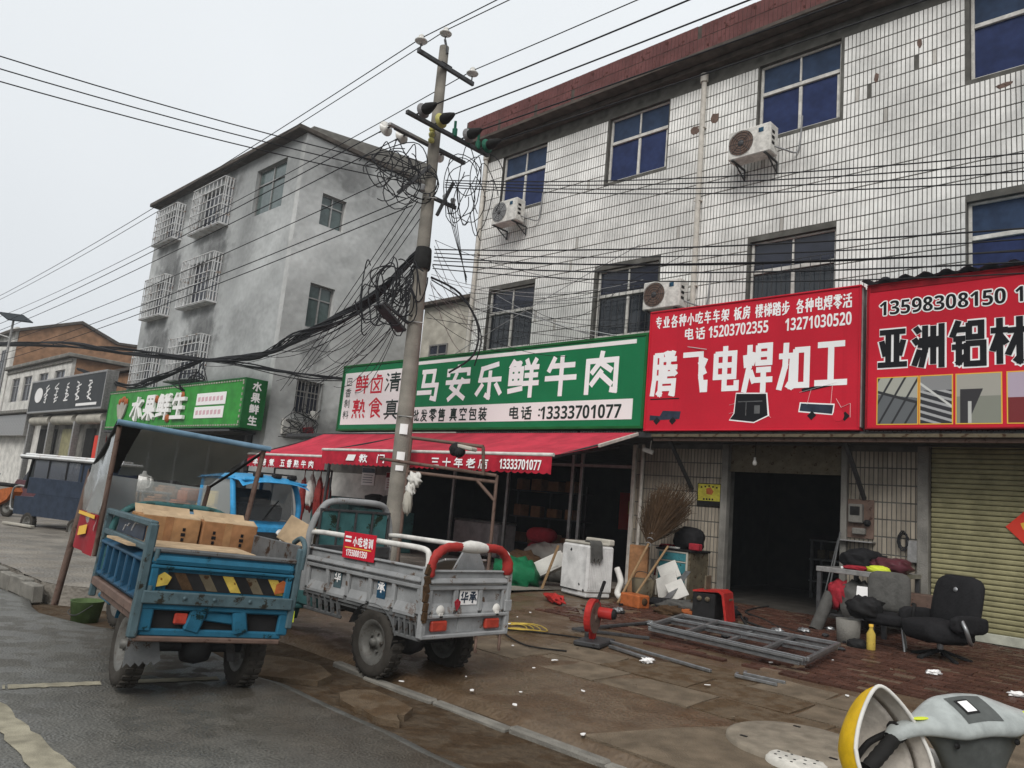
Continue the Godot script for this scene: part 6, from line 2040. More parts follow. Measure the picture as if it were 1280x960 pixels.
func build_grey_trike() -> void:
	# local axes: rear gate at x = 0, front towards -x, left side (street side) at +z
	var t := thing("grey_cargo_tricycle", "grey cargo tricycle with railings, red-wrapped tailgate bar and dirty wheels", "cargo tricycle", Vector3(-4.82, 0.0, -4.56))
	var W := 0.475
	wheel(t, Vector3(-0.62, 0.285, 0.40), 0.285, 0.15)
	wheel(t, Vector3(-0.62, 0.285, -0.40), 0.285, 0.15)
	var m := Mb.new()
	m.box(Vector3(-0.9, 0.53, 0), Vector3(1.78, 0.05, 0.90), 0.008)
	m.box(Vector3(-0.9, 0.47, 0.25), Vector3(1.75, 0.08, 0.06), 0.008)
	m.box(Vector3(-0.9, 0.47, -0.25), Vector3(1.75, 0.08, 0.06), 0.008)
	obj("bed_floor", m, M.trike_grey_dark, t)
	m = Mb.new()
	m.tube([Vector3(-0.62, 0.285, -0.34), Vector3(-0.62, 0.285, 0.34)], 0.045, 10)
	m.lathe([Vector2(0, -0.12), Vector2(0.11, -0.09), Vector2(0.13, 0), Vector2(0.11, 0.09), Vector2(0, 0.12)], 14, true, Basis(Vector3.RIGHT, PI * 0.5), Vector3(-0.62, 0.285, 0.05))
	for z in [-0.26, 0.26]:
		for k in 3:
			m.box(Vector3(-0.62, 0.36 + k * 0.02, z), Vector3(0.7 - k * 0.16, 0.014, 0.05))
	m.tube([Vector3(-0.62, 0.27, 0.3), Vector3(-0.32, 0.42, 0.3)], 0.03, 8)
	obj("axle", m, M.dark_steel, t)
	# side walls
	for s in [1.0, -1.0]:
		m = Mb.new()
		var b := Basis.IDENTITY if s > 0 else Basis(Vector3.UP, PI)
		m.at(Vector3(0 if s > 0 else -1.76, 0, s * W), b)
		ribbed_panel(m, -1.74 if s > 0 else 0.02, -0.03 if s > 0 else 1.73, 0.60, 0.83, -0.03, 0.035, 5)
		m.box(Vector3(-0.885 if s > 0 else 0.875, 0.865, -0.005), Vector3(1.71, 0.05, 0.06), 0.02, Basis(Vector3.RIGHT, 0.35))
		m.box(Vector3(-0.885 if s > 0 else 0.875, 0.925, -0.03), Vector3(1.71, 0.08, 0.02), 0.006)
		m.box(Vector3(-0.885 if s > 0 else 0.875, 0.960, -0.02), Vector3(1.73, 0.022, 0.05), 0.008)
		obj("side_panel", m, M.trike_grey, t)
		# lower skirt with slots and wheel arch
		m = Mb.new()
		m.at(Vector3(0, 0, s * (W - 0.02)))
		m.box(Vector3(-0.88, 0.565, 0), Vector3(1.74, 0.05, 0.03), 0.006)
		m.box(Vector3(-1.42, 0.41, 0), Vector3(0.62, 0.03, 0.025), 0.006)
		m.box(Vector3(-0.16, 0.41, 0), Vector3(0.32, 0.03, 0.025), 0.006)
		for k in 6:
			m.bar(Vector3(-1.15 - k * 0.1, 0.42, 0), Vector3(-1.19 - k * 0.1, 0.55, 0), 0.028, 0.02)
		for k in 5:
			m.bar(Vector3(-0.04 - k * 0.072, 0.42, 0), Vector3(-0.07 - k * 0.072, 0.55, 0), 0.028, 0.02)
		m.shell(14, 2, func(u: float, v: float) -> Vector3:
			var a := lerpf(0.35, PI - 0.35, u)
			return Vector3(-0.62 + cos(a) * 0.345, 0.285 + sin(a) * 0.32, lerpf(-0.12, 0.03, v) * s), Vector3(-0.62, 0.285, 0))
		obj("skirt", m, M.trike_grey_dark, t)
	# blue makers' plates on the street side
	for q in [[-1.23, "华"], [-0.57, "承"]]:
		m = Mb.new()
		m.box(Vector3(q[0], 0.725, W - 0.019), Vector3(0.115, 0.15, 0.004))
		var pl := obj("name_plate", m, M.blue_paint_dark if q[0] > -1 else M.blue_grey, t)
		m = Mb.new()
		m.glyphs(q[1], q[0] - 0.05, 0.70, 0.10, 0.085, 0.1, 0.013, W - 0.0168)
		obj("lettering", m, M.sign_white, pl)
	# tailgate
	m = Mb.new()
	m.at(Vector3(0.0, 0, 0), Basis(Vector3(0, 0, -1), Vector3.UP, Vector3(1, 0, 0)))
	ribbed_panel(m, -W + 0.03, W - 0.03, 0.62, 0.83, 0.0, 0.03, 3)
	m.box(Vector3(0, 0.865, 0.022), Vector3(0.89, 0.05, 0.06), 0.02, Basis(Vector3.RIGHT, 0.35))
	m.box(Vector3(0, 0.915, 0.0), Vector3(0.89, 0.06, 0.02), 0.006)
	m.box(Vector3(0, 0.945, 0.006), Vector3(0.90, 0.02, 0.05), 0.008)
	obj("tailgate", m, M.trike_grey, t)
	m = Mb.new()
	m.at(Vector3(0.012, 0, 0), Basis(Vector3(0, 0, -1), Vector3.UP, Vector3(1, 0, 0)))
	m.box(Vector3(0.01, 0.735, 0.0), Vector3(0.20, 0.12, 0.006))
	var np := obj("name_plate", m, M.sign_white, t)
	m = Mb.new()
	m.at(Vector3(0.017, 0, 0), Basis(Vector3(0, 0, -1), Vector3.UP, Vector3(1, 0, 0)))
	m.glyphs("华承", -0.08, 0.69, 0.085, 0.09, 0.095, 0.013, 0.0)
	obj("lettering", m, M.navy, np)
	# corner posts, worn white and rusty
	m = Mb.new()
	for z in [-W + 0.005, W - 0.005]:
		m.box(Vector3(0.012, 0.70, z), Vector3(0.06, 0.56, 0.06), 0.012)
		m.box(Vector3(0.035, 0.66, z), Vector3(0.02, 0.10, 0.09), 0.008)
	obj("corner_post", m, M.trike_grey, t)
	m = Mb.new()
	m.tube([Vector3(0.045, 0.55, W), Vector3(0.03, 0.80, W + 0.01), Vector3(0.03, 1.0, W - 0.01)], 0.022, 6)
	for k in 6:
		m.box(Vector3(0.04 + rng.randf_range(-0.01, 0.01), 0.6 + k * 0.07, W + 0.005), Vector3(0.03, 0.07, 0.05), 0.006, Basis(Vector3.RIGHT, rng.randf_range(-0.4, 0.4)))
	obj("peeling_wrap", m, M.straw, t)
	# rails
	for s in [1.0, -1.0]:
		m = Mb.new()
		var z: float = s * (W - 0.02)
		m.tube(bend([Vector3(0.0, 0.95, z), Vector3(0.0, 1.05, z), Vector3(-0.07, 1.11, z), Vector3(-0.5, 1.115, z), Vector3(-1.1, 1.115, z), Vector3(-1.68, 1.11, z), Vector3(-1.76, 1.06, z), Vector3(-1.76, 0.95, z)], 4), 0.024, 10)
		obj("side_rail", m, M.white_paint, t)
	# red wrapped tailgate bar
	m = Mb.new()
	m.tube(bend([Vector3(0.02, 0.94, W - 0.04), Vector3(0.02, 1.05, W - 0.05), Vector3(0.03, 1.13, W - 0.16), Vector3(0.03, 1.145, 0.1), Vector3(0.03, 1.145, -0.1), Vector3(0.03, 1.13, -W + 0.16), Vector3(0.02, 1.05, -W + 0.05), Vector3(0.02, 0.90, -W + 0.03)], 4), 0.022, 10)
	obj("tailgate_bar", m, M.white_paint, t)
	m = Mb.new()
	m.tube(bend([Vector3(0.025, 0.90, W - 0.03), Vector3(0.025, 1.04, W - 0.05), Vector3(0.03, 1.13, W - 0.16), Vector3(0.03, 1.145, 0.14)], 5), 0.036, 10, true, [0.030, 0.040, 0.034, 0.042, 0.036, 0.041, 0.035, 0.042, 0.036, 0.041, 0.035, 0.040, 0.036, 0.041, 0.036, 0.034])
	m.tube(bend([Vector3(0.03, 1.145, -0.14), Vector3(0.03, 1.13, -W + 0.16), Vector3(0.025, 1.04, -W + 0.05), Vector3(0.025, 0.92, -W + 0.04)], 5), 0.036, 10, true, [0.034, 0.040, 0.035, 0.040, 0.036, 0.042, 0.036, 0.041, 0.036, 0.040, 0.044, 0.050, 0.046, 0.050, 0.042, 0.03])
	obj("red_wrapping", m, mat("red_wrap", Vector3(0.36, 0.04, 0.036), 0.5, "grime", 2.5), t)
	m = Mb.new()
	m.tube([Vector3(0.03, 1.14, 0.15), Vector3(0.03, 1.15, 0.05), Vector3(0.03, 1.145, -0.06), Vector3(0.03, 1.14, -0.15)], 0.05, 9, true, [0.036, 0.054, 0.05, 0.036])
	obj("white_wrapping", m, M.white_paint, t)
	# front hoop and teal headboard
	m = Mb.new()
	m.tube(bend([Vector3(-1.76, 0.56, W), Vector3(-1.76, 1.1, W - 0.0), Vector3(-1.74, 1.34, W - 0.09), Vector3(-1.72, 1.41, W - 0.2), Vector3(-1.72, 1.42, 0.0), Vector3(-1.72, 1.41, -W + 0.2), Vector3(-1.74, 1.34, -W + 0.09), Vector3(-1.76, 1.1, -W), Vector3(-1.76, 0.56, -W)], 4), 0.032, 12)
	obj("front_hoop", m, M.trike_grey, t)
	m = Mb.new()
	for k in 4:
		var z := lerpf(0.40, -0.40, (k + 0.5) / 4.0)
		m.box(Vector3(-1.73, 1.10, z), Vector3(0.02, 0.42, 0.188), 0.006)
	obj("headboard", m, M.teal, t)
	m = Mb.new()
	for k in 5:
		m.box(Vector3(-1.722, 1.10, lerpf(0.41, -0.41, k / 4.0)), Vector3(0.03, 0.44, 0.022), 0.004)
	m.box(Vector3(-1.722, 1.325, 0), Vector3(0.03, 0.025, 0.84), 0.004)
	m.box(Vector3(-1.725, 0.93, 0), Vector3(0.05, 0.12, 0.92), 0.01)
	obj("headboard_frame", m, M.dark_steel, t)
	# rear lights, bumper and hooks
	m = Mb.new()
	m.box(Vector3(0.02, 0.435, 0), Vector3(0.05, 0.035, 0.98), 0.008)
	m.box(Vector3(0.0, 0.51, 0), Vector3(0.02, 0.12, 0.16), 0.006)
	m.box(Vector3(-0.01, 0.515, 0), Vector3(0.02, 0.13, 0.92), 0.0)
	m.box(Vector3(0.02, 0.59, 0), Vector3(0.05, 0.03, 0.96), 0.008)
	obj("rear_beam", m, M.trike_grey, t)
	for z in [0.30, -0.30]:
		m = Mb.new()
		m.box(Vector3(0.02, 0.515, z), Vector3(0.04, 0.085, 0.17), 0.012)
		obj("tail_light", m, M.lamp_red, t)
	m = Mb.new()
	for z in [0.30, -0.34]:
		m.lathe([Vector2(0, 0.02), Vector2(0.035, 0.015), Vector2(0.045, 0.0)], 12, true, Basis(Vector3.BACK, -PI * 0.5), Vector3(0.025, 0.635, z))
		m.box(Vector3(0.03, 0.60, z), Vector3(0.03, 0.05, 0.05), 0.008)
	obj("latch", m, M.white_paint, t)
	m = Mb.new()
	for z in [-0.12, -0.40]:
		m.tube([Vector3(0.03, 0.43, z), Vector3(0.04, 0.36, z), Vector3(0.05, 0.32, z + 0.015), Vector3(0.045, 0.29, z)], 0.014, 6)
	obj("hook", m, M.rusty, t)
	for z in [0.36]:
		m = Mb.new()
		m.shell(6, 2, func(u: float, v: float) -> Vector3: return Vector3(-0.30 - 0.05 * u, lerpf(0.50, 0.27, u), lerpf(0.31, 0.47, v)), Vector3(-0.6, 0.3, 0.4))
		obj("mud_flap", m, M.black_rubber, t)
	m = Mb.new()
	m.at(Vector3(0.03, 0.685, 0.13), Basis.from_scale(Vector3(0.6, 0.6, 0.6)) * Basis(Vector3(0, 0, -1), Vector3.UP, Vector3(1, 0, 0)))
	m.prism(PackedVector2Array([Vector2(0, -0.09), Vector2(0.05, -0.02), Vector2(0.06, 0.03), Vector2(0.0, 0.07), Vector2(-0.05, 0.03), Vector2(-0.03, -0.03)]), 0.0, 0.012)
	obj("red_ribbon", m, M.red_cloth, t)
	# red advertisement hung on the left rail
	var ad := thing("red_rail_sign", "small red advertising plate with white characters hung on the grey tricycle rail", "sign", Vector3(-5.99, 0.945, -4.08))
	m = Mb.new()
	m.box(Vector3(0.24, 0.10, 0), Vector3(0.48, 0.23, 0.006))
	obj("plate", m, M.sign_red, ad)
	m = Mb.new()
	m.glyphs("小吃培训", 0.145, 0.095, 0.068, 0.085, 0.078, 0.011, 0.004)
	m.box(Vector3(0.07, 0.17, 0.004), Vector3(0.09, 0.018, 0.002))
	m.box(Vector3(0.07, 0.135, 0.004), Vector3(0.09, 0.018, 0.002))
	obj("lettering", m, M.letter_white, ad)
	m = Mb.new()
	m.box(Vector3(0.23, 0.078, 0.004), Vector3(0.40, 0.010, 0.002))
	obj("gold_line", m, M.gold, ad)
	tx("number", "17550081350", Vector3(0.215, 0.035, 0.004), 0.055, 0.32, M.letter_white, ad, 0.002)
	# loose metal tray in the bed
	var tr := thing("metal_tray", "grey perforated metal tray and folded sheet lying in the grey tricycle bed", "tray", Vector3(-5.3, 0.9, -4.75))
	m = Mb.new()
	m.box(Vector3(0, 0.03, 0), Vector3(0.5, 0.02, 0.5), 0.004, Basis(Vector3.BACK, 0.35))
	obj("perforated_plate", m, M.alu, tr)
	m = Mb.new()
	m.at(Vector3(0.30, 0.08, 0.05), Basis(Vector3.UP, PI * 0.5))
	m.prism(PackedVector2Array([Vector2(-0.2, -0.1), Vector2(0.25, -0.1), Vector2(0.12, 0.12), Vector2(-0.05, 0.13)]), -0.01, 0.01)
	obj("folded_sheet", m, M.trike_grey, tr)
	trike_front(t, -1.80, M.teal)

func build_blue_trike() -> void:
	var t := thing("blue_cargo_tricycle", "worn blue cargo tricycle with hazard stripes on its tailgate and a canopied cab", "cargo tricycle", Vector3(-5.30, 0.0, -2.60), -8.5)
	t.rotation.x = deg_to_rad(-3.0)
	t.rotation_order = EULER_ORDER_YXZ
	var W := 0.53
	t.position.y = 0.015
	wheel(t, Vector3(-0.42, 0.28, 0.42), 0.28, 0.145)
	wheel(t, Vector3(-0.42, 0.28, -0.40), 0.28, 0.145)
	var m := Mb.new()
	m.box(Vector3(-0.78, 0.60, 0), Vector3(1.52, 0.04, 1.0), 0.006)
	for z in [-0.28, 0.28]:
		m.box(Vector3(-0.8, 0.53, z), Vector3(1.55, 0.09, 0.06), 0.008)
	m.tube([Vector3(-0.42, 0.28, -0.36), Vector3(-0.42, 0.28, 0.36)], 0.045, 10)
	m.lathe([Vector2(0, -0.12), Vector2(0.11, -0.09), Vector2(0.13, 0), Vector2(0.11, 0.09), Vector2(0, 0.12)], 14, true, Basis(Vector3.RIGHT, PI * 0.5), Vector3(-0.42, 0.28, -0.03))
	for z in [-0.3, 0.3]:
		for k in 3:
			m.box(Vector3(-0.42, 0.38 + k * 0.02, z), Vector3(0.7 - k * 0.16, 0.014, 0.05))
	m.bar(Vector3(-0.05, 0.46, 0.40), Vector3(-0.15, 0.30, 0.44), 0.06, 0.03)
	m.bar(Vector3(-0.02, 0.45, -0.12), Vector3(-0.1, 0.24, -0.20), 0.05, 0.03)
	obj("chassis", m, M.dark_steel, t)
	# tailgate with pressed ridge and plank
	var rb := Basis(Vector3(0, 0, -1), Vector3.UP, Vector3(1, 0, 0))   # x right seen from behind, z towards the viewer
	m = Mb.new()
	m.at(Vector3(0, 0, 0), rb)
	m.box(Vector3(0, 0.795, 0), Vector3(1.0, 0.33, 0.02), 0.004)
	m.box(Vector3(0, 0.905, 0.02), Vector3(1.0, 0.07, 0.05), 0.022, Basis(Vector3.RIGHT, 0.3))
	m.box(Vector3(0, 0.865, 0.022), Vector3(1.0, 0.022, 0.04), 0.006)
	for x in [-0.47, 0.47]:
		m.box(Vector3(x, 0.76, 0.02), Vector3(0.05, 0.24, 0.035), 0.008)
	obj("tailgate", m, M.blue_paint, t)
	m = Mb.new()
	m.at(Vector3(0, 0, 0), rb)
	m.box(Vector3(0, 0.972, 0.005), Vector3(1.02, 0.035, 0.05), 0.01)
	obj("tailgate_cap", m, M.trike_grey_dark, t)
	m = Mb.new()
	m.at(Vector3(0, 0, 0), rb)
	m.box(Vector3(0.0, 0.665, 0.035), Vector3(1.04, 0.085, 0.03), 0.008)
	for x in [-0.25, -0.05, 0.2]:
		m.lathe([Vector2(0, 0.012), Vector2(0.012, 0.008), Vector2(0.014, 0)], 8, true, Basis(Vector3.RIGHT, PI * 0.5), Vector3(x, 0.67, 0.05))
	obj("tail_plank", m, M.blue_grey, t)
	# hazard stripes
	m = Mb.new()
	m.at(Vector3(0, 0, 0.0), rb)
	m.box(Vector3(0.02, 0.775, 0.0115), Vector3(0.80, 0.115, 0.004))
	var hz := obj("hazard_band", m, M.black, t)
	for k in 5:
		m = Mb.new()
		m.at(Vector3(0, 0, 0), rb)
		var x := -0.27 + k * 0.165
		m.prism(PackedVector2Array([Vector2(x - 0.075, 0.83), Vector2(x + 0.0, 0.83), Vector2(x + 0.075, 0.722), Vector2(x - 0.0, 0.722)]), 0.0136, 0.0155)
		obj("stripe", m, [M.hazard_yellow, M.khaki, M.hazard_yellow, M.khaki, M.hazard_yellow][k] if k != 0 else M.straw, hz)
	for x in [-0.405, 0.43]:
		m = Mb.new()
		m.at(Vector3(0, 0, 0), rb)
		m.prism(PackedVector2Array([Vector2(x - 0.05, 0.73), Vector2(x - 0.045, 0.80), Vector2(x, 0.83), Vector2(x + 0.05, 0.80), Vector2(x + 0.03, 0.75)]), 0.012, 0.03)
		obj("orange_flap", m, M.hazard_yellow if x < 0 else M.orange, t)
	# lamp housing and bumper
	m = Mb.new()
	m.at(Vector3(0, 0, 0), rb)
	m.box(Vector3(0, 0.605, 0.0), Vector3(1.02, 0.045, 0.05), 0.01)
	m.box(Vector3(0, 0.435, -0.01), Vector3(0.98, 0.05, 0.04), 0.01)
	m.box(Vector3(0.49, 0.52, 0), Vector3(0.08, 0.16, 0.04), 0.01)
	m.box(Vector3(-0.47, 0.52, 0), Vector3(0.10, 0.16, 0.04), 0.01)
	m.box(Vector3(-0.14, 0.52, 0.0), Vector3(0.11, 0.16, 0.04), 0.012, Basis(Vector3.BACK, -0.25))
	m.box(Vector3(0.17, 0.52, 0.0), Vector3(0.10, 0.16, 0.05), 0.012, Basis(Vector3.BACK, 0.25))
	m.box(Vector3(0.02, 0.545, -0.02), Vector3(0.24, 0.07, 0.03), 0.008, Basis(Vector3.BACK, -0.1))
	obj("lamp_housing", m, M.blue_paint, t)
	m = Mb.new()
	m.at(Vector3(0, 0, 0), rb)
	m.box(Vector3(-0.3, 0.52, -0.03), Vector3(0.26, 0.13, 0.02))
	m.box(Vector3(0.34, 0.52, -0.03), Vector3(0.26, 0.13, 0.02))
	m.box(Vector3(0.02, 0.49, -0.05), Vector3(0.24, 0.1, 0.02))
	obj("lamp_hole", m, M.black, t)
	m = Mb.new()
	m.at(Vector3(0, 0, 0), rb)
	m.box(Vector3(-0.235, 0.528, -0.005), Vector3(0.09, 0.075, 0.03), 0.01)
	obj("tail_light", m, M.lamp_red, t)
	m = Mb.new()
	m.at(Vector3(0, 0, 0), rb)
	m.box(Vector3(-0.02, 0.395, 0.0), Vector3(1.0, 0.035, 0.06), 0.008)
	obj("bumper", m, M.rusty, t)
	m = Mb.new()
	m.at(Vector3(0, 0, 0), rb)
	m.prism(PackedVector2Array([Vector2(0.52, 0.54), Vector2(0.56, 0.54), Vector2(0.555, 0.62), Vector2(0.525, 0.62)]), 0.02, 0.03)
	obj("reflector", m, M.yellow_green, t)
	# corner posts
	m = Mb.new()
	m.box(Vector3(0.0, 0.77, W), Vector3(0.06, 0.74, 0.06), 0.01, Basis(Vector3.BACK, 0.03))
	m.box(Vector3(0.01, 0.78, -W), Vector3(0.05, 0.58, 0.05), 0.01)
	for y in [0.66, 0.9]:
		m.tube([Vector3(0.03, y, W - 0.05), Vector3(0.03, y + 0.08, W - 0.05)], 0.016, 6)
	obj("corner_post", m, M.blue_grey, t)
	# left side: rails, sill and ribs
	m = Mb.new()
	m.box(Vector3(-0.77, 1.135, W), Vector3(1.54, 0.045, 0.055), 0.008)
	m.box(Vector3(-0.77, 0.975, W), Vector3(1.50, 0.045, 0.04), 0.008)
	m.box(Vector3(-1.52, 0.80, W), Vector3(0.05, 0.70, 0.05), 0.008)
	m.box(Vector3(-0.10, 1.05, W - 0.005), Vector3(0.12, 0.12, 0.02), 0.004)
	obj("side_rail", m, M.blue_grey, t)
	m = Mb.new()
	m.box(Vector3(-0.77, 0.76, W - 0.045), Vector3(1.48, 0.30, 0.02))
	m.box(Vector3(-0.77, 0.905, W - 0.02), Vector3(1.48, 0.03, 0.09), 0.01, Basis(Vector3.RIGHT, 0.45))
	for k in 7:
		m.box(Vector3(-0.06 - k * 0.24, 0.76, W - 0.012), Vector3(0.045, 0.26, 0.055), 0.008)
	for k in 6:
		m.box(Vector3(-0.18 - k * 0.24, 0.655, W - 0.012), Vector3(0.19, 0.02, 0.06), 0.0, Basis(Vector3.RIGHT, 0.5))
	obj("side_panel", m, M.blue_paint_dark, t)
	m = Mb.new()
	m.box(Vector3(-0.80, 1.055, W - 0.03), Vector3(0.9, 0.115, 0.012))
	var sp := obj("lettered_strip", m, M.navy, t)
	m = Mb.new()
	m.at(Vector3(0, 0, W - 0.022))
	for q in [[-1.0, 1.02, 0.09], [-0.88, 1.06, 0.05], [-0.72, 1.04, 0.10], [-0.66, 1.09, 0.06], [-0.58, 1.10, 0.05]]:
		m.bar(Vector3(q[0], q[1], 0), Vector3(q[0] + 0.05, q[1] + q[2] * 0.5, 0), 0.014, 0.004)
	obj("worn_print", m, M.sign_white, sp)
	m = Mb.new()
	m.box(Vector3(-0.77, 0.575, W), Vector3(1.54, 0.07, 0.05), 0.01)
	m.box(Vector3(-0.65, 0.50, W - 0.04), Vector3(1.3, 0.05, 0.04), 0.008)
	obj("bottom_rail", m, M.rusty, t)
	# right side: plain dark board
	m = Mb.new()
	m.box(Vector3(-0.76, 0.86, -W), Vector3(1.50, 0.46, 0.025), 0.006)
	obj("right_board", m, M.trike_grey_dark, t)
	m = Mb.new()
	m.tube(bend([Vector3(0.02, 0.92, -W - 0.02), Vector3(0.02, 1.08, -W - 0.02), Vector3(-0.08, 1.14, -W - 0.02), Vector3(-0.2, 1.10, -W - 0.02)], 4), 0.02, 8)
	obj("grab_bar", m, M.blue_grey, t)
	# torn mud flap behind the left wheel
	m = Mb.new()
	m.at(Vector3(-0.08, 0, 0.42), rb)
	m.prism(PackedVector2Array([Vector2(-0.10, 0.50), Vector2(0.07, 0.46), Vector2(0.13, 0.24), Vector2(0.09, 0.21), Vector2(0.07, 0.235), Vector2(0.05, 0.205), Vector2(0.02, 0.23), Vector2(0.0, 0.20), Vector2(-0.03, 0.225), Vector2(-0.05, 0.195), Vector2(-0.08, 0.22), Vector2(-0.10, 0.19)]), -0.006, 0.006)
	obj("mud_flap", m, M.trike_grey_dark, t)
	# headboard hoop
	m = Mb.new()
	m.tube(bend([Vector3(-1.50, 0.62, 0.50), Vector3(-1.50, 1.02, 0.49), Vector3(-1.50, 1.17, 0.40), Vector3(-1.50, 1.225, 0.25), Vector3(-1.50, 1.235, 0.0), Vector3(-1.50, 1.235, -0.25), Vector3(-1.50, 1.18, -0.42), Vector3(-1.50, 1.02, -0.50), Vector3(-1.50, 0.62, -0.50)], 4), 0.03, 10)
	m.tube([Vector3(-1.5, 1.10, 0.45), Vector3(-1.5, 1.12, 0.0), Vector3(-1.5, 1.10, -0.45)], 0.014, 6)
	obj("headboard_hoop", m, M.teal, t)
	trike_front(t, -1.62, M.blue_paint)
	# canopy over the driver
	m = Mb.new()
	m.sheet(8, 2, func(u: float, v: float) -> Vector3: return Vector3(lerpf(-1.55, -2.85, u), lerpf(1.88, 1.46, u) + 0.03 * sin(u * PI), lerpf(lerpf(0.60, 0.52, u), lerpf(0.42, 0.30, u), v)), Vector3.UP)
	m.tube(bend([Vector3(-2.85, 1.45, 0.53), Vector3(-2.1, 1.68, 0.57), Vector3(-1.55, 1.87, 0.61)], 4), 0.028, 8)
	m.tube(bend([Vector3(-2.85, 1.45, -0.61), Vector3(-2.1, 1.68, -0.65), Vector3(-1.55, 1.87, -0.69)], 4), 0.014, 8)
	obj("canopy", m, M.black, t)
	m = Mb.new()
	m.sheet(10, 10, func(u: float, v: float) -> Vector3: return Vector3(lerpf(-1.56, -2.84, u), lerpf(1.872, 1.455, u) + 0.035 * sin(u * PI) + 0.012 * sin(v * 17.0 + u * 4.0), lerpf(lerpf(0.415, 0.295, u), lerpf(-0.67, -0.60, u), v)), Vector3.UP)
	obj("clear_film", m, M.film, t)
	m = Mb.new()
	m.tube([Vector3(-1.55, 1.87, 0.63), Vector3(-1.55, 1.865, -0.71)], 0.026, 8)
	obj("canopy_edge", m, M.roof_blue, t)
	m = Mb.new()
	for q in [[Vector3(-2.85, 1.46, 0.53), Vector3(-2.95, 0.16, 0.56), 0.032], [Vector3(-1.58, 1.86, 0.60), Vector3(-1.66, 0.75, 0.55), 0.02], [Vector3(-1.58, 1.86, -0.66), Vector3(-1.62, 0.85, -0.62), 0.024], [Vector3(-2.85, 1.46, -0.60), Vector3(-2.9, 0.4, -0.55), 0.024]]:
		m = Mb.new()
		m.tube([q[0], q[1]], q[2], 8)
		obj("canopy_post", m, M.rusty, t)
	m = Mb.new()
	m.sheet(8, 8, func(u: float, v: float) -> Vector3:
		return Vector3(-2.84 - 0.18 * sin(u * PI) - 0.05 * v, lerpf(1.43, 0.70, v), lerpf(0.51, -0.58, u)), Vector3.LEFT)
	obj("windscreen", m, M.dusty_clear, t)
	m = Mb.new()
	m.sheet(6, 6, func(u: float, v: float) -> Vector3:
		return Vector3(lerpf(-2.86, -1.60, u), lerpf(lerpf(1.44, 1.84, u), 0.95, v), lerpf(0.54, 0.59, u) + 0.02 * sin(u * 9.0 + v * 5.0)), Vector3.BACK)
	obj("side_curtain", m, M.dusty_clear, t)
	m = Mb.new()
	m.sheet(6, 4, func(u: float, v: float) -> Vector3:
		return Vector3(lerpf(-2.62, -1.72, u), lerpf(1.08, 0.74, v), 0.575 + 0.012 * sin(u * 11.0)), Vector3.BACK)
	var ban := obj("red_side_banner", m, M.sign_red_dark, t)
	m = Mb.new()
	m.box(Vector3(-2.2, 0.92, 0.597), Vector3(0.36, 0.08, 0.004), 0.0, Basis(Vector3.BACK, 0.12))
	m.box(Vector3(-2.17, 1.06, 0.597), Vector3(0.8, 0.03, 0.004))
	obj("worn_print", m, M.gold, ban)
	# load in the bed: two big cartons, flat cardboard on top of black sacking
	var names := ["tall brown carton at the left in the blue tricycle bed", "tall brown carton at the right in the blue tricycle bed"]
	for k in 2:
		var c := thing("carton", names[k], "carton", Vector3.ZERO, -8.5, "cartons in the blue tricycle bed")
		c.position = t.transform * Vector3(-1.22 + 0.02 * k, 0.62, 0.16 - 0.47 * k)
		c.rotation = t.rotation
		m = Mb.new()
		m.box(Vector3(0, 0.27, 0), Vector3(0.40, 0.54, 0.455), 0.008)
		obj("box", m, M.card if k == 0 else M.card_dark, c)
		m = Mb.new()
		m.box(Vector3(0.201, 0.27, 0.02), Vector3(0.003, 0.54, 0.06))
		m.box(Vector3(-0.02, 0.541, 0.02), Vector3(0.40, 0.003, 0.06))
		obj("tape", m, M.card_dark if k == 0 else M.card, c)
		m = Mb.new()
		for col in [0.13, -0.10]:
			for j in 9:
				m.box(Vector3(0.2035, 0.13 + j * 0.04, col + rng.randf_range(-0.003, 0.003)), Vector3(0.002, 0.026, 0.022 + 0.012 * (j % 2)))
		obj("worn_print", m, M.letter_black, c)
		m = Mb.new()
		m.box(Vector3(0.14, 0.555, 0.0), Vector3(0.006, 0.12, 0.44), 0.0, Basis(Vector3.BACK, 1.25))
		m.box(Vector3(-0.16, 0.57, 0.0), Vector3(0.006, 0.12, 0.44), 0.0, Basis(Vector3.BACK, 0.9))
		obj("flap", m, M.card_light, c)
	var fc := thing("flat_cardboard", "flattened cardboard sheet lying across the load of the blue tricycle", "cardboard")
	fc.position = t.transform * Vector3(-0.62, 0.965, 0.12)
	fc.rotation = t.rotation
	m = Mb.new()
	m.at(Vector3.ZERO, Basis(Vector3.RIGHT, -PI * 0.5))
	m.prism(PackedVector2Array([Vector2(-0.35, -0.5), Vector2(0.3, -0.48), Vector2(0.36, -0.1), Vector2(0.30, 0.30), Vector2(0.34, 0.42), Vector2(-0.3, 0.48)]), -0.008, 0.008)
	obj("sheet", m, M.card_light, fc)
	var bs := thing("black_sacking", "crumpled black sacking filling the bed of the blue tricycle", "sack")
	bs.position = t.transform * Vector3(-0.5, 0.63, 0.0)
	bs.rotation = t.rotation
	m = Mb.new()
	m.shell(24, 12, func(u: float, v: float) -> Vector3:
		var a := u * TAU
		var b2 := (v - 0.5) * PI
		var q := Vector3(cos(a) * cos(b2), sin(b2), sin(a) * cos(b2))
		return q * Vector3(0.42, 0.28, 0.46) * (1.0 + 0.12 * noise.get_noise_3d(q.x * 9.0, q.y * 9.0, q.z * 9.0)) + Vector3(0, 0.05, 0), Vector3(0, 0.05, 0))
	obj("sheet", m, M.black_cloth, bs)

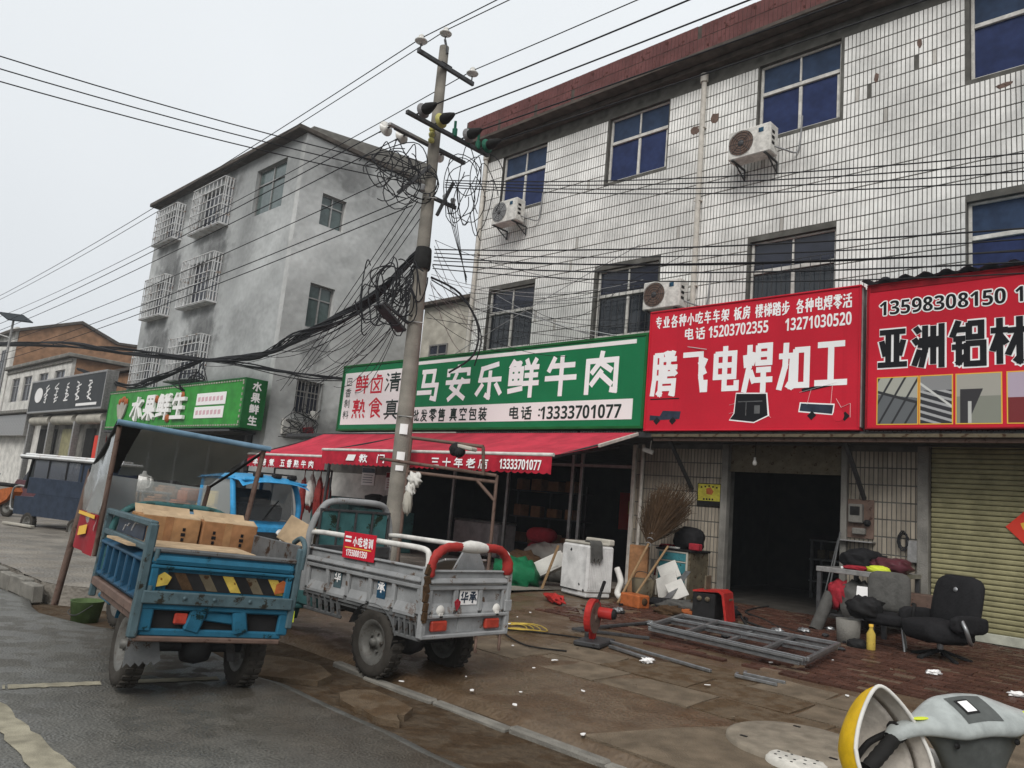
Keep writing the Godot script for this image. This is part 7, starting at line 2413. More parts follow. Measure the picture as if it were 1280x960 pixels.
# ---------------------------------------------------------------- vehicles farther off
func build_far_vehicles() -> void:
	# navy passenger tricycle, front to the left
	var t := thing("passenger_tricycle", "dark navy passenger tricycle with a pale roof and open glazed sides", "tricycle", Vector3(-18.55, 0.19, -5.6), 20.0)
	t.scale = Vector3(0.82, 1.0, 1.0)
	var m := Mb.new()
	m.prism(PackedVector2Array([Vector2(-1.45, 0.22), Vector2(1.45, 0.22), Vector2(1.48, 0.80), Vector2(-0.55, 0.80), Vector2(-0.75, 0.62), Vector2(-1.5, 0.60)]), -0.52, 0.52)
	obj("body", m, M.navy, t)
	m = Mb.new()
	m.box(Vector3(0.0, 1.47, 0), Vector3(3.05, 0.07, 1.16), 0.03)
	m.box(Vector3(-0.1, 1.52, 0), Vector3(2.7, 0.05, 1.0), 0.024)
	obj("roof", m, M.cage, t)
	m = Mb.new()
	m.box(Vector3(0.0, 1.425, 0), Vector3(2.98, 0.03, 1.12), 0.01)
	obj("roof_edge", m, M.black, t)
	m = Mb.new()
	for x in [-1.05, -0.35, 0.35, 0.95, 1.42]:
		for z in [-0.5, 0.5]:
			m.bar(Vector3(x - (0.12 if x < -1 else 0.0), 0.78, z), Vector3(x, 1.45, z), 0.045, 0.045)
	obj("pillar", m, M.black, t)
	m = Mb.new()
	m.box(Vector3(-1.14, 1.1, 0), Vector3(0.012, 0.66, 0.98), 0.0, Basis(Vector3.BACK, -0.16))
	obj("windscreen", m, M.dusty_clear, t)
	m = Mb.new()
	for z in [-0.515, 0.515]:
		m.box(Vector3(0.2, 0.86, z), Vector3(2.5, 0.34, 0.02), 0.004)
	m.box(Vector3(1.44, 1.0, 0), Vector3(0.03, 0.86, 0.96), 0.01)
	m.box(Vector3(1.1, 1.22, 0.51), Vector3(0.55, 0.42, 0.012), 0.002)
	obj("side_sheet", m, M.navy, t)
	m = Mb.new()
	for z in [-0.505, 0.505]:
		m.box(Vector3(-0.05, 1.23, z), Vector3(1.75, 0.40, 0.008))
	obj("side_window", m, M.tinted_light, t)
	m = Mb.new()
	m.box(Vector3(0.9, 0.95, 0), Vector3(0.12, 0.5, 0.9), 0.04)
	m.box(Vector3(0.6, 0.7, 0), Vector3(0.5, 0.12, 0.9), 0.04)
	m.box(Vector3(-0.3, 0.95, 0), Vector3(0.1, 0.45, 0.5), 0.04)
	obj("seat", m, M.black_cloth, t)
	wheel(t, Vector3(-0.85, 0.05, 0.47), 0.24, 0.12)
	wheel(t, Vector3(0.95, 0.05, 0.47), 0.24, 0.12)
	wheel(t, Vector3(0.95, 0.05, -0.47), 0.24, 0.12)
	m = Mb.new()
	m.tube(bend([Vector3(-1.45, 0.30, 0.5), Vector3(-1.72, 0.34, 0.45), Vector3(-1.74, 0.72, 0.45), Vector3(-1.55, 0.82, 0.45), Vector3(-1.2, 0.82, 0.5)], 4), 0.022, 8)
	m.tube(bend([Vector3(-1.45, 0.30, -0.5), Vector3(-1.72, 0.34, -0.45), Vector3(-1.74, 0.72, -0.45), Vector3(-1.55, 0.82, -0.45), Vector3(-1.2, 0.82, -0.5)], 4), 0.022, 8)
	obj("front_guard", m, M.alu, t)
	# pale plank lying in front of it
	m = Mb.new()
	m.box(Vector3.ZERO, Vector3(1.1, 0.05, 0.1), 0.01)
	var pk := obj("pale_plank", m, M.cream)
	pk.position = Vector3(-18.9, 0.22, -4.7)
	pk.rotation.y = 0.25
	tag(pk, "pale plank lying on the ground in front of the navy passenger tricycle", "plank")
	# light blue closed cab under the left awning, seen from its front
	t = thing("blue_cab_tricycle", "light blue closed-cab tricycle with roof lamps standing before the left awning", "tricycle", Vector3(-12.45, 0.17, -6.80), 180.0)
	# local: front at -x; after the turn the front faces +x
	m = Mb.new()
	m.prism(PackedVector2Array([Vector2(0.02, 0.18), Vector2(2.4, 0.18), Vector2(2.4, 0.72), Vector2(0.1, 0.72), Vector2(-0.08, 0.62), Vector2(-0.08, 0.3)]), -0.60, 0.60)
	obj("body", m, M.cab_blue, t)
	m = Mb.new()
	m.sheet(10, 10, func(u: float, v: float) -> Vector3:
		var zz := lerpf(-0.64, 0.64, v)
		return Vector3(lerpf(-0.30, 1.5, u), 1.47 + 0.05 * sin(u * PI) - 0.10 * pow(absf(zz) / 0.64, 3.0) - (0.08 if u < 0.05 else 0.0), zz), Vector3.UP)
	m.box(Vector3(0.6, 1.40, 0), Vector3(1.7, 0.04, 1.2), 0.01)
	var rf := obj("roof", m, M.cab_blue, t)
	m = Mb.new()
	for z in [-0.3, 0.05, 0.35]:
		m.box(Vector3(-0.12, 1.50, z), Vector3(0.12, 0.09, 0.16), 0.025)
	m.tube([Vector3(0.0, 1.54, -0.5), Vector3(0.0, 1.54, 0.5)], 0.015, 6)
	obj("roof_lamp", m, M.black, rf)
	m = Mb.new()
	for s in [-1, 1]:
		m.tube(bend([Vector3(-0.05, 0.62, s * 0.58), Vector3(-0.02, 0.95, s * 0.62), Vector3(0.10, 1.25, s * 0.61), Vector3(0.22, 1.42, s * 0.58)], 4), 0.05, 8)
		m.tube([Vector3(1.35, 0.70, s * 0.59), Vector3(1.35, 1.42, s * 0.57)], 0.04, 8)
	obj("pillar", m, M.cab_blue, t)
	m = Mb.new()
	m.quad(Vector3(-0.03, 0.72, -0.56), Vector3(-0.03, 0.72, 0.56), Vector3(0.20, 1.41, 0.55), Vector3(0.20, 1.41, -0.55), Vector3(-1, 0.3, 0))
	obj("windscreen", m, M.tinted, t)
	m = Mb.new()
	for s in [-1, 1]:
		m.quad(Vector3(0.12, 0.74, s * 0.585), Vector3(1.32, 0.74, s * 0.585), Vector3(1.32, 1.40, s * 0.575), Vector3(0.25, 1.40, s * 0.575), Vector3(0, 0, s))
	obj("side_window", m, M.dusty_clear, t)
	m = Mb.new()
	m.bar(Vector3(-0.045, 0.74, -0.05), Vector3(0.06, 1.08, 0.25), 0.014, 0.014)
	m.box(Vector3(0.35, 0.85, 0.0), Vector3(0.3, 0.3, 0.9), 0.05)
	m.box(Vector3(0.8, 0.95, 0.0), Vector3(0.14, 0.6, 1.0), 0.05)
	m.lathe([Vector2(0.16, -0.01), Vector2(0.175, 0.0), Vector2(0.16, 0.01), Vector2(0.15, 0.0)], 16, true, Basis(Vector3.BACK, -0.7), Vector3(0.22, 1.0, 0.0))
	obj("dashboard", m, M.black, t)
	m = Mb.new()
	m.lathe([Vector2(0, 0.05), Vector2(0.07, 0.04), Vector2(0.085, 0.0)], 14, true, Basis(Vector3.BACK, PI * 0.5), Vector3(-0.07, 0.52, -0.28))
	m.lathe([Vector2(0, 0.05), Vector2(0.07, 0.04), Vector2(0.085, 0.0)], 14, true, Basis(Vector3.BACK, PI * 0.5), Vector3(-0.07, 0.52, 0.28))
	obj("headlight", m, M.porcelain, t)
	m = Mb.new()
	m.box(Vector3(-0.09, 0.30, 0), Vector3(0.06, 0.12, 1.2), 0.02)
	m.shell(12, 3, func(u: float, v: float) -> Vector3:
		var a := lerpf(0.1, PI - 0.1, u)
		return Vector3(-0.10 + cos(a) * 0.30, 0.20 + sin(a) * 0.34, lerpf(-0.22, 0.16, v)), Vector3(-0.1, 0.1, 0))
	obj("bumper", m, M.black, t)
	wheel(t, Vector3(-0.08, 0.10, 0.0), 0.25, 0.12)
	wheel(t, Vector3(1.9, 0.10, 0.52), 0.25, 0.13)
	wheel(t, Vector3(1.9, 0.10, -0.52), 0.25, 0.13)
	# car at the far left edge
	t = thing("maroon_car", "dark maroon car partly visible at the left edge behind a scooter", "car", Vector3(-24.6, 0.18, -7.3), 6.0)
	m = Mb.new()
	m.prism(PackedVector2Array([Vector2(-2.0, 0.2), Vector2(2.0, 0.2), Vector2(2.05, 0.55), Vector2(1.9, 0.72), Vector2(0.9, 0.82), Vector2(-1.8, 0.84), Vector2(-2.05, 0.6)]), -0.82, 0.82)
	obj("body", m, M.maroon, t)
	m = Mb.new()
	m.prism(PackedVector2Array([Vector2(0.9, 0.80), Vector2(0.3, 1.28), Vector2(-1.2, 1.30), Vector2(-1.75, 0.82)]), -0.70, 0.70)
	obj("cabin_glass", m, M.dark_glass, t)
	m = Mb.new()
	m.box(Vector3(-0.45, 1.31, 0), Vector3(1.6, 0.05, 1.36), 0.02)
	obj("roof", m, M.maroon, t)
	m = Mb.new()
	m.box(Vector3(2.03, 0.60, 0.55), Vector3(0.05, 0.14, 0.35), 0.02)
	m.box(Vector3(2.03, 0.60, -0.55), Vector3(0.05, 0.14, 0.35), 0.02)
	obj("headlight", m, M.porcelain, t)
	for x in [-1.25, 1.3]:
		for z in [-0.72, 0.72]:
			wheel(t, Vector3(x, 0.12, z), 0.30, 0.18)
	t = thing("orange_scooter", "orange and grey scooter at the left edge beside the navy passenger tricycle", "scooter", Vector3(-22.7, 0.18, -5.0), 20.0)
	simple_scooter(t, M.orange, M.alu)
	# white pots on a table before the black-sign shop
	t = thing("pot_table", "grey table with a big white kettle and basin outside the shop at far left", "table", Vector3(-25.6, 0.2, -9.6))
	m = Mb.new()
	m.box(Vector3(0, 0.78, 0), Vector3(2.6, 0.06, 0.9), 0.01)
	for x in [-1.2, 1.2]:
		for z in [-0.38, 0.38]:
			m.box(Vector3(x, 0.38, z), Vector3(0.06, 0.76, 0.06))
	obj("table_frame", m, M.alu, t)
	var kt := thing("white_kettle", "big white kettle standing on the grey table at far left", "kettle", Vector3(-25.3, 1.01, -9.5))
	m = Mb.new()
	m.lathe([Vector2(0, 0), Vector2(0.30, 0.0), Vector2(0.33, 0.25), Vector2(0.25, 0.42), Vector2(0.08, 0.5), Vector2(0.05, 0.6), Vector2(0, 0.6)], 18)
	obj("pot", m, M.porcelain, kt)
	m = Mb.new()
	m.tube(bend([Vector3(0.28, 0.4, 0), Vector3(0.55, 0.42, 0), Vector3(0.58, 0.15, 0), Vector3(0.3, 0.08, 0)], 4), 0.03, 8)
	obj("handle", m, M.porcelain, kt)

func simple_scooter(t: Node3D, paint_mat: Material, trim: Material) -> void:
	wheel(t, Vector3(-0.62, 0.24, 0), 0.24, 0.10)
	wheel(t, Vector3(0.62, 0.24, 0), 0.24, 0.10)
	var m := Mb.new()
	m.prism(PackedVector2Array([Vector2(-0.52, 0.92), Vector2(-0.36, 0.92), Vector2(-0.26, 0.38), Vector2(0.18, 0.30), Vector2(0.30, 0.62), Vector2(0.80, 0.72), Vector2(0.86, 0.62), Vector2(0.72, 0.42), Vector2(0.30, 0.20), Vector2(-0.34, 0.22), Vector2(-0.44, 0.45)]), -0.14, 0.14)
	m.shell(10, 3, func(u: float, v: float) -> Vector3:
		var a := lerpf(0.3, 2.6, u)
		return Vector3(-0.62 + cos(a) * 0.29, 0.24 + sin(a) * 0.29, lerpf(-0.08, 0.08, v)), Vector3(-0.62, 0.2, 0))
	obj("bodywork", m, paint_mat, t)
	m = Mb.new()
	m.box(Vector3(0.50, 0.76, 0), Vector3(0.62, 0.09, 0.26), 0.035)
	obj("seat", m, M.black_cloth, t)
	m = Mb.new()
	m.tube([Vector3(-0.62, 0.24, 0.08), Vector3(-0.48, 0.86, 0.03), Vector3(-0.44, 1.0, 0.0)], 0.022, 8)
	m.tube([Vector3(-0.42, 1.0, 0.33), Vector3(-0.46, 1.02, 0.0), Vector3(-0.42, 1.0, -0.33)], 0.02, 8)
	obj("handlebar", m, trim, t)

# ---------------------------------------------------------------- the yellow scooter close by
func build_scooter() -> void:
	# local: rider looks towards -x, left hand at +z; origin on the ground below the steering column
	var t := thing("yellow_scooter", "yellow scooter with grey handlebar cover and yellow hand guards, lower right corner", "scooter", Vector3(-0.535, 0.02, -2.52), -35.0)
	t.scale = Vector3.ONE * 0.95
	t.rotation_order = EULER_ORDER_YXZ
	t.rotation.x = deg_to_rad(5.0)
	# grey upper cover: sections along z, the middle widened and tilted towards the rider
	var m := Mb.new()
	var mid := func(z: float) -> Vector3: return Vector3(0.05 * absf(z) * absf(z), 1.105 - 0.30 * pow(absf(z), 1.5), z)
	var surf := func(z: float, a: float, off: float) -> Vector3:
		var k := 1.0 - smoothstep(0.06, 0.23, absf(z))
		var sx := signf(cos(a)) * pow(absf(cos(a)), 0.8)
		var sy := signf(sin(a)) * pow(absf(sin(a)), 0.8)
		var p := Vector3(sx * (lerpf(0.029, 0.080, k) + off), sy * (lerpf(0.025, 0.033, k) + off) * (1.0 if sy > 0.0 else 0.6), 0)
		p *= 1.0 - 0.55 * smoothstep(0.25, 0.27, absf(z))
		return mid.call(z) + Basis(Vector3.BACK, -0.42 * k) * p
	m.shell(48, 24, func(u: float, v: float) -> Vector3: return surf.call(lerpf(-0.27, 0.27, u), v * TAU, 0.0), Vector3(0, 1.08, 0))
	obj("handlebar_cover", m, M.scooter_grey, t)
	m = Mb.new()
	m.shell(28, 12, func(u: float, v: float) -> Vector3:
		var a := u * TAU
		var wz := lerpf(0.20, 0.055, pow(v, 0.55))
		var wx := lerpf(0.040, 0.046, v)
		var z := sin(a) * wz
		var top: Vector3 = mid.call(z)
		return Vector3(cos(a) * wx + lerpf(0.018, -0.02, v), lerpf(top.y - 0.004, 0.86, v), z), Vector3(0, 1.0, 0))
	obj("lower_cover", m, M.scooter_dark, t)
	m = Mb.new()
	for z in [0.095, -0.095, 0.01]:
		m.lathe([Vector2(0, 0.004), Vector2(0.008, 0.003), Vector2(0.009, 0)], 10, true, Basis(Vector3.BACK, -PI * 0.5), Vector3(0.052 if z != 0.01 else 0.034, 1.045 if z != 0.01 else 0.90, z))
	obj("screw", m, M.black, t)
	# instrument panel following the cover, bezel and small display
	for q in [["instrument_panel", -0.050, 0.062, 0.9, 2.05, 0.0015, "scooter_dark"], ["bezel", 0.004, 0.046, 1.28, 1.80, 0.003, "black"], ["display", 0.010, 0.040, 1.36, 1.71, 0.0045, "sign_white"]]:
		m = Mb.new()
		m.sheet(10, 10, func(u: float, v: float) -> Vector3: return surf.call(lerpf(q[1], q[2], u), lerpf(q[3], q[4], v), q[5]), Vector3.UP)
		obj(q[0], m, M[q[6]], t)
	for s in [1.0, -1.0]:
		m = Mb.new()
		var c: Vector3 = mid.call(s * 0.175)
		m.shell(16, 8, func(u: float, v: float) -> Vector3:
			var a := u * TAU
			var b2 := (v - 0.5) * PI
			return c + Vector3(cos(a) * cos(b2) * 0.011 + 0.016, 0.0275 + sin(b2) * 0.0035, sin(a) * cos(b2) * 0.026), c)
		obj("yellow_marker", m, M.yellow_green, t)
		# grip and lever
		m = Mb.new()
		var g0: Vector3 = mid.call(s * 0.235)
		var g1: Vector3 = Vector3(0.045, 0.995, s * 0.37)
		var gp := []
		var gr := []
		for k in 14:
			gp.append(g0.lerp(g1, k / 13.0))
			gr.append(0.0185 + (0.002 if k % 2 else 0.0) + (0.006 if k == 0 or k == 13 else 0.0))
		m.tube(gp, 0.018, 14, true, gr)
		obj("grip", m, M.black_rubber, t)
		m = Mb.new()
		m.tube(bend([g0 + Vector3(-0.03, -0.005, 0), g0.lerp(g1, 0.4) + Vector3(-0.075, -0.01, 0), g1 + Vector3(-0.06, -0.005, 0)], 5), 0.009, 8)
		m.box(g0 + Vector3(-0.01, 0.0, 0), Vector3(0.05, 0.05, 0.035), 0.01)
		obj("brake_lever", m, M.black, t)
		# hand guard: a deep cup open towards the rider
		var ctr := Vector3(0.0, 1.015 if s > 0 else 1.02, s * (0.298 if s > 0 else 0.335))
		var ax := Basis(Vector3.UP, s * deg_to_rad(10.0) if s > 0 else deg_to_rad(10.0)) * Basis(Vector3.BACK, 0.18)
		var cup := func(u: float, v: float, off: float) -> Vector3:
			var a := u * TAU
			var r := sin(v * PI * 0.5)
			var d := cos(v * PI * 0.5)
			var yy := sin(a)
			var hz := 0.125 * (1.0 - 0.34 * yy - 0.14 * yy * yy)
			var p := 0.98 * Vector3(-d * (0.15 - off) + 0.05, yy * r * (0.165 - 0.012 * yy - off) + 0.012, cos(a) * r * (hz - off))
			p.y += 0.02 * (1.0 - d)
			p.x += 0.03 * maxf(-yy, 0.0) * r
			return ctr + ax * p
		m = Mb.new()
		m.shell(36, 12, func(u: float, v: float) -> Vector3: return cup.call(u, v, 0.0), ctr + ax * Vector3(0.05, 0, 0))
		var gd := obj("hand_guard", m, M.yellow_paint, t)
		m = Mb.new()
		m.shell(36, 12, func(u: float, v: float) -> Vector3: return cup.call(u, v, 0.006), ctr + ax * Vector3(-0.3, 0, 0))
		obj("lining", m, M.guard_lining, gd)
		m = Mb.new()
		var rim := []
		for k in 41:
			rim.append(cup.call(fmod(k / 40.0, 1.0), 1.0, 0.003))
		m.tube(rim, 0.0055, 8, false)
		obj("rim_seam", m, M.white_paint, gd)
	# front shield, headlamp, mudguard, deck and seat
	m = Mb.new()
	m.shell(24, 12, func(u: float, v: float) -> Vector3:
		var a := u * TAU
		var yy := lerpf(0.42, 0.945, v)
		var w := lerpf(0.16, 0.13, v * v)
		return Vector3(-0.10 + 0.12 * (v - 0.5) * -0.6 + cos(a) * 0.075 * (1.0 - 0.3 * v), yy, sin(a) * w), Vector3(-0.1, 0.65, 0))
	m.shell(14, 4, func(u: float, v: float) -> Vector3:
		var a := lerpf(0.2, 2.7, u)
		return Vector3(-0.36 + cos(a) * 0.28, 0.23 + sin(a) * 0.28, lerpf(-0.08, 0.08, v)), Vector3(-0.36, 0.2, 0))
	obj("front_shield", m, M.yellow_paint, t)
	m = Mb.new()
	m.shell(18, 8, func(u: float, v: float) -> Vector3:
		var a := u * TAU
		var b2 := (v - 0.5) * PI
		return Vector3(-0.10, 0.965, 0.085) + Basis(Vector3.BACK, -0.3) * Vector3(cos(a) * cos(b2) * 0.06, sin(b2) * 0.020, sin(a) * cos(b2) * 0.07), Vector3(-0.10, 0.965, 0.085))
	var wp := obj("white_cap", m, M.white_paint, t)
	m = Mb.new()
	m.at(Vector3(-0.095, 0.985, 0.09), Basis(Vector3.BACK, -0.3))
	m.lathe([Vector2(0, 0.004), Vector2(0.026, 0.003), Vector2(0.030, 0.0)], 18, true, Basis.from_scale(Vector3(0.7, 1, 1)))
	obj("oval_emblem", m, M.scooter_grey, wp)
	wheel(t, Vector3(-0.36, 0.23, 0), 0.23, 0.09)
	wheel(t, Vector3(0.86, 0.23, 0), 0.23, 0.09)
	m = Mb.new()
	m.tube([Vector3(-0.36, 0.23, 0.07), Vector3(-0.12, 0.6, 0.04), Vector3(0.0, 0.92, 0.0)], 0.022, 8)
	m.tube([Vector3(-0.36, 0.23, -0.07), Vector3(-0.12, 0.6, -0.04), Vector3(0.0, 0.92, 0.0)], 0.022, 8)
	obj("fork", m, M.dark_steel, t)
	m = Mb.new()
	m.prism(PackedVector2Array([Vector2(-0.06, 0.46), Vector2(0.02, 0.34), Vector2(0.42, 0.32), Vector2(0.52, 0.60), Vector2(1.05, 0.70), Vector2(1.12, 0.58), Vector2(0.95, 0.40), Vector2(0.5, 0.22), Vector2(0.0, 0.22)]), -0.13, 0.13)
	obj("bodywork", m, M.yellow_paint, t)
	m = Mb.new()
	m.box(Vector3(0.74, 0.745, 0), Vector3(0.56, 0.09, 0.25), 0.035)
	obj("seat", m, M.black_cloth, t)
	m = Mb.new()
	m.box(Vector3(0.22, 0.345, 0), Vector3(0.40, 0.02, 0.26), 0.008)
	obj("deck_mat", m, M.black_rubber, t)

# ---------------------------------------------------------------- things on the forecourt
func lump(m: Mb, c: Vector3, s: Vector3, rough := 0.15, sq := 1.0, seed_off := 0.0) -> void:
	m.shell(22, 11, func(u: float, v: float) -> Vector3:
		var a := u * TAU
		var b2 := (v - 0.5) * PI
		var q := Vector3(cos(a) * cos(b2), sin(b2), sin(a) * cos(b2))
		var k := 1.0 + rough * noise.get_noise_3d(q.x * 7.0 + seed_off, q.y * 7.0, q.z * 7.0) + rough * 0.5 * noise.get_noise_3d(q.x * 19.0, q.y * 19.0 + seed_off, q.z * 19.0)
		q = Vector3(signf(q.x) * pow(absf(q.x), sq), signf(q.y) * pow(absf(q.y), sq), signf(q.z) * pow(absf(q.z), sq))
		return c + q * s * k, c)

func single(called: String, label: String, category: String, m: Mb, material: Material, pos := Vector3.ZERO, turn := 0.0, group := "") -> MeshInstance3D:
	var o := obj(called, m, material)
	o.position = pos
	o.rotation.y = deg_to_rad(turn)
	tag(o, label, category, group)
	return o

func build_clutter() -> void:
	# old washing machine
	var t := thing("washing_machine", "old white washing machine with ribbed side standing in front of the butcher shop", "washing machine", Vector3(-7.96, 0.21, -10.15), -16.0)
	var m := Mb.new()
	m.box(Vector3(0, 0.45, 0), Vector3(0.74, 0.74, 0.52), 0.03)
	m.box(Vector3(0, 0.05, 0), Vector3(0.70, 0.08, 0.48), 0.02)
	obj("casing", m, M.fridge_white, t)
	m = Mb.new()
	for k in 14:
		m.box(Vector3(0.372, 0.44, -0.22 + k * 0.034), Vector3(0.012, 0.62, 0.014), 0.004)
	obj("side_rib", m, M.fridge_white, t)
	m = Mb.new()
	m.box(Vector3(0.0, 0.845, 0.02), Vector3(0.70, 0.045, 0.44), 0.015)
	m.box(Vector3(0.04, 0.88, -0.20), Vector3(0.66, 0.10, 0.12), 0.02)
	obj("lid", m, M.cream, t)
	m = Mb.new()
	for q in [[-0.1, 0.72, 0.05], [0.18, 0.2, 0.03], [0.30, 0.12, 0.035]]:
		m.box(Vector3(q[0], q[1], 0.261), Vector3(q[2], 0.04, 0.003), 0.0, Basis(Vector3.BACK, 0.8))
	m.box(Vector3(-0.1, 0.10, 0.262), Vector3(0.5, 0.016, 0.003))
	obj("scratch", m, M.black, t)
	m = Mb.new()
	m.tube(bend([Vector3(0.40, 0.5, -0.30), Vector3(0.5, 0.3, -0.32), Vector3(0.52, 0.12, -0.25), Vector3(0.72, 0.06, -0.2), Vector3(0.85, 0.03, -0.1)], 5), 0.05, 8)
	obj("hose", m, M.white_paint, t)
	m = Mb.new()
	for k in 9:
		var z := 0.02 + k * 0.025
		m.tube(bend([Vector3(0.22, 0.885, z), Vector3(0.36, 0.88, z), Vector3(0.405, 0.78, z + 0.01), Vector3(0.41, 0.62 - 0.03 * (k % 3), z - 0.01)], 4), 0.017, 6)
	single("grey_mop", "grey string mop head draped over the corner of the old washing machine", "mop", m, M.grey_cloth, Vector3(-7.96, 0.21, -10.15), -16.0)
	# foam box and stick, green bag
	t = thing("foam_box", "white foam box tipped on its side beside the washing machine", "box", Vector3(-9.05, 0.24, -10.45), 20.0)
	m = Mb.new()
	var bt := Basis(Vector3.BACK, 0.5)
	m.box(Vector3(0, 0.22, 0), Vector3(0.62, 0.04, 0.42), 0.01, bt)
	for z in [-0.19, 0.19]:
		m.box(Vector3(0.07, 0.36, z), Vector3(0.62, 0.26, 0.04), 0.01, bt)
	m.box(bt * Vector3(-0.29, 0.13, 0) + Vector3(0, 0.22, 0), Vector3(0.04, 0.26, 0.42), 0.01, bt)
	obj("tray", m, M.white_wall, t)
	m = Mb.new()
	lump(m, Vector3.ZERO, Vector3(0.42, 0.28, 0.36), 0.42, 0.85, 21.0)
	single("green_bag", "crumpled green plastic bag on the ground behind the grey tricycle", "bag", m, M.green_plastic, Vector3(-9.35, 0.38, -9.95))
	m = Mb.new()
	lump(m, Vector3.ZERO, Vector3(0.45, 0.22, 0.3), 0.5, 1.0, 9.0)
	single("yellow_cloth", "heap of yellowish cloth behind the green plastic bag", "cloth", m, M.straw, Vector3(-9.9, 0.5, -10.7))
	m = Mb.new()
	lump(m, Vector3.ZERO, Vector3(0.55, 0.34, 0.3), 0.4, 0.8, 4.0)
	single("grey_tarpaulin", "grey tarpaulin heap in the shade left of the washing machine", "tarpaulin", m, M.concrete, Vector3(-9.75, 0.55, -11.3))
	m = Mb.new()
	m.bar(Vector3(-8.72, 0.22, -9.95), Vector3(-8.60, 0.95, -10.15), 0.06, 0.03, 0.004)
	single("wooden_plank", "short wooden plank leaning on the left side of the washing machine", "plank", m, M.wood)
	# brooms
	t = thing("twig_broom", "big brown twig broom leaning head up against the tiled pier", "broom")
	var a := Vector3(-7.12, 0.22, -9.9)
	var b := Vector3(-7.85, 2.15, -12.55)
	m = Mb.new()
	m.tube([a, a.lerp(b, 0.52)], 0.022, 7)
	obj("handle", m, M.wood, t)
	var d := (b - a).normalized()
	var sx := d.cross(Vector3.UP).normalized()
	var sy := sx.cross(d)
	m = Mb.new()
	for k in 900:
		var p0 := a.lerp(b, 0.45 + 0.09 * rng.randf())
		var ang := rng.randf() * TAU
		var rr := sqrt(rng.randf()) * 0.46
		var p2 := a.lerp(b, rng.randf_range(0.66, 0.95)) + (sx * cos(ang) + sy * sin(ang) * 0.6) * rr
		var p1 := p0.lerp(p2, 0.5) + (sx * cos(ang) + sy * sin(ang)) * 0.03 + Vector3(rng.randf_range(-0.03, 0.03), rng.randf_range(-0.03, 0.03), 0)
		var p3 := p2 + Vector3(rng.randf_range(-0.10, 0.10), rng.randf_range(-0.12, 0.06), rng.randf_range(-0.08, 0.08))
		m.tube([p0, p1, p2, p3], 0.004, 3, false, [0.006, 0.005, 0.004, 0.002])
	tag(obj("twigs", m, M.straw, t), "", "", "", "stuff")
	m = Mb.new()
	for k in 3:
		var c := a.lerp(b, 0.46 + k * 0.035)
		var ring := []
		for j in 13:
			ring.append(c + (sx * cos(TAU * j / 12) + sy * sin(TAU * j / 12)) * (0.045 + 0.012 * k))
		m.tube(ring, 0.007, 5, false)
	obj("binding", m, M.wire_light, t)
	m = Mb.new()
	m.tube([Vector3(-6.90, 0.20, -9.85), Vector3(-7.25, 1.10, -11.4)], 0.02, 7)
	single("bare_stick", "bare wooden stick leaning beside the twig broom", "stick", m, M.wood)
	m = Mb.new()
	m.box(Vector3(0, 0.42, 0), Vector3(0.34, 0.84, 0.10), 0.01)
	single("dark_board", "dark brown board leaning behind the brooms", "board", m, M.card_dark, Vector3(-7.95, 0.22, -11.6), 20.0)
	# teal cupboard
	t = thing("teal_cupboard", "small cupboard with teal drawer and door and brown side by the tiled pier", "cupboard", Vector3(-7.50, 0.22, -12.28))
	m = Mb.new()
	m.box(Vector3(0, 0.40, -0.03), Vector3(0.66, 0.80, 0.62), 0.01)
	obj("carcass", m, M.khaki, t)
	m = Mb.new()
	m.box(Vector3(0, 0.82, -0.02), Vector3(0.72, 0.035, 0.68), 0.008)
	obj("top", m, M.black, t)
	m = Mb.new()
	m.box(Vector3(-0.02, 0.70, 0.288), Vector3(0.54, 0.13, 0.02), 0.004)
	obj("drawer", m, M.teal_bright, t)
	m = Mb.new()
	m.box(Vector3(-0.02, 0.34, 0.288), Vector3(0.54, 0.52, 0.02), 0.004)
	var dr := obj("door", m, M.teal_bright, t)
	m = Mb.new()
	m.box(Vector3(0.06, 0.52, 0.302), Vector3(0.10, 0.09, 0.012), 0.004)
	m.box(Vector3(0.2, 0.3, 0.302), Vector3(0.06, 0.08, 0.006))
	obj("handle", m, M.alu, dr)
	m = Mb.new()
	for x in [-0.315, 0.275]:
		m.box(Vector3(x, 0.40, 0.29), Vector3(0.035, 0.80, 0.03), 0.004)
	m.box(Vector3(-0.02, 0.62, 0.292), Vector3(0.55, 0.022, 0.024), 0.004)
	m.box(Vector3(-0.02, 0.785, 0.292), Vector3(0.55, 0.03, 0.024), 0.004)
	obj("face_frame", m, M.cream, t)
	m = Mb.new()
	lump(m, Vector3.ZERO, Vector3(0.27, 0.20, 0.22), 0.25, 0.7, 3.0)
	single("black_bag", "black tool bag standing on top of the teal cupboard", "bag", m, M.black_cloth, Vector3(-7.42, 1.24, -12.35))
	m = Mb.new()
	m.box(Vector3(0, 0.06, 0), Vector3(0.20, 0.12, 0.14), 0.015)
	single("red_tool_box", "small red box on the right of the cupboard top", "box", m, M.red_cloth, Vector3(-7.15, 1.06, -12.12))
	m = Mb.new()
	m.sheet(10, 12, func(u: float, v: float) -> Vector3:
		var y := 1.10 - maxf(v - 0.35, 0.0) * 0.85
		return Vector3(lerpf(-7.62, -7.86, minf(v * 2.6, 1.0)) - 0.05 * maxf(v - 0.4, 0.0) + 0.02 * sin(u * 9.0 + v * 3.0), y + 0.03 * sin(u * 7.0) * (1.0 - v), lerpf(-12.02, -12.28, u) + 0.03 * sin(v * 8.0 + u * 4.0)), Vector3(-0.5, 0.6, 0.6))
	single("red_cloth", "red cloth hanging over the left edge of the teal cupboard", "cloth", m, M.red_cloth)
	m = Mb.new()
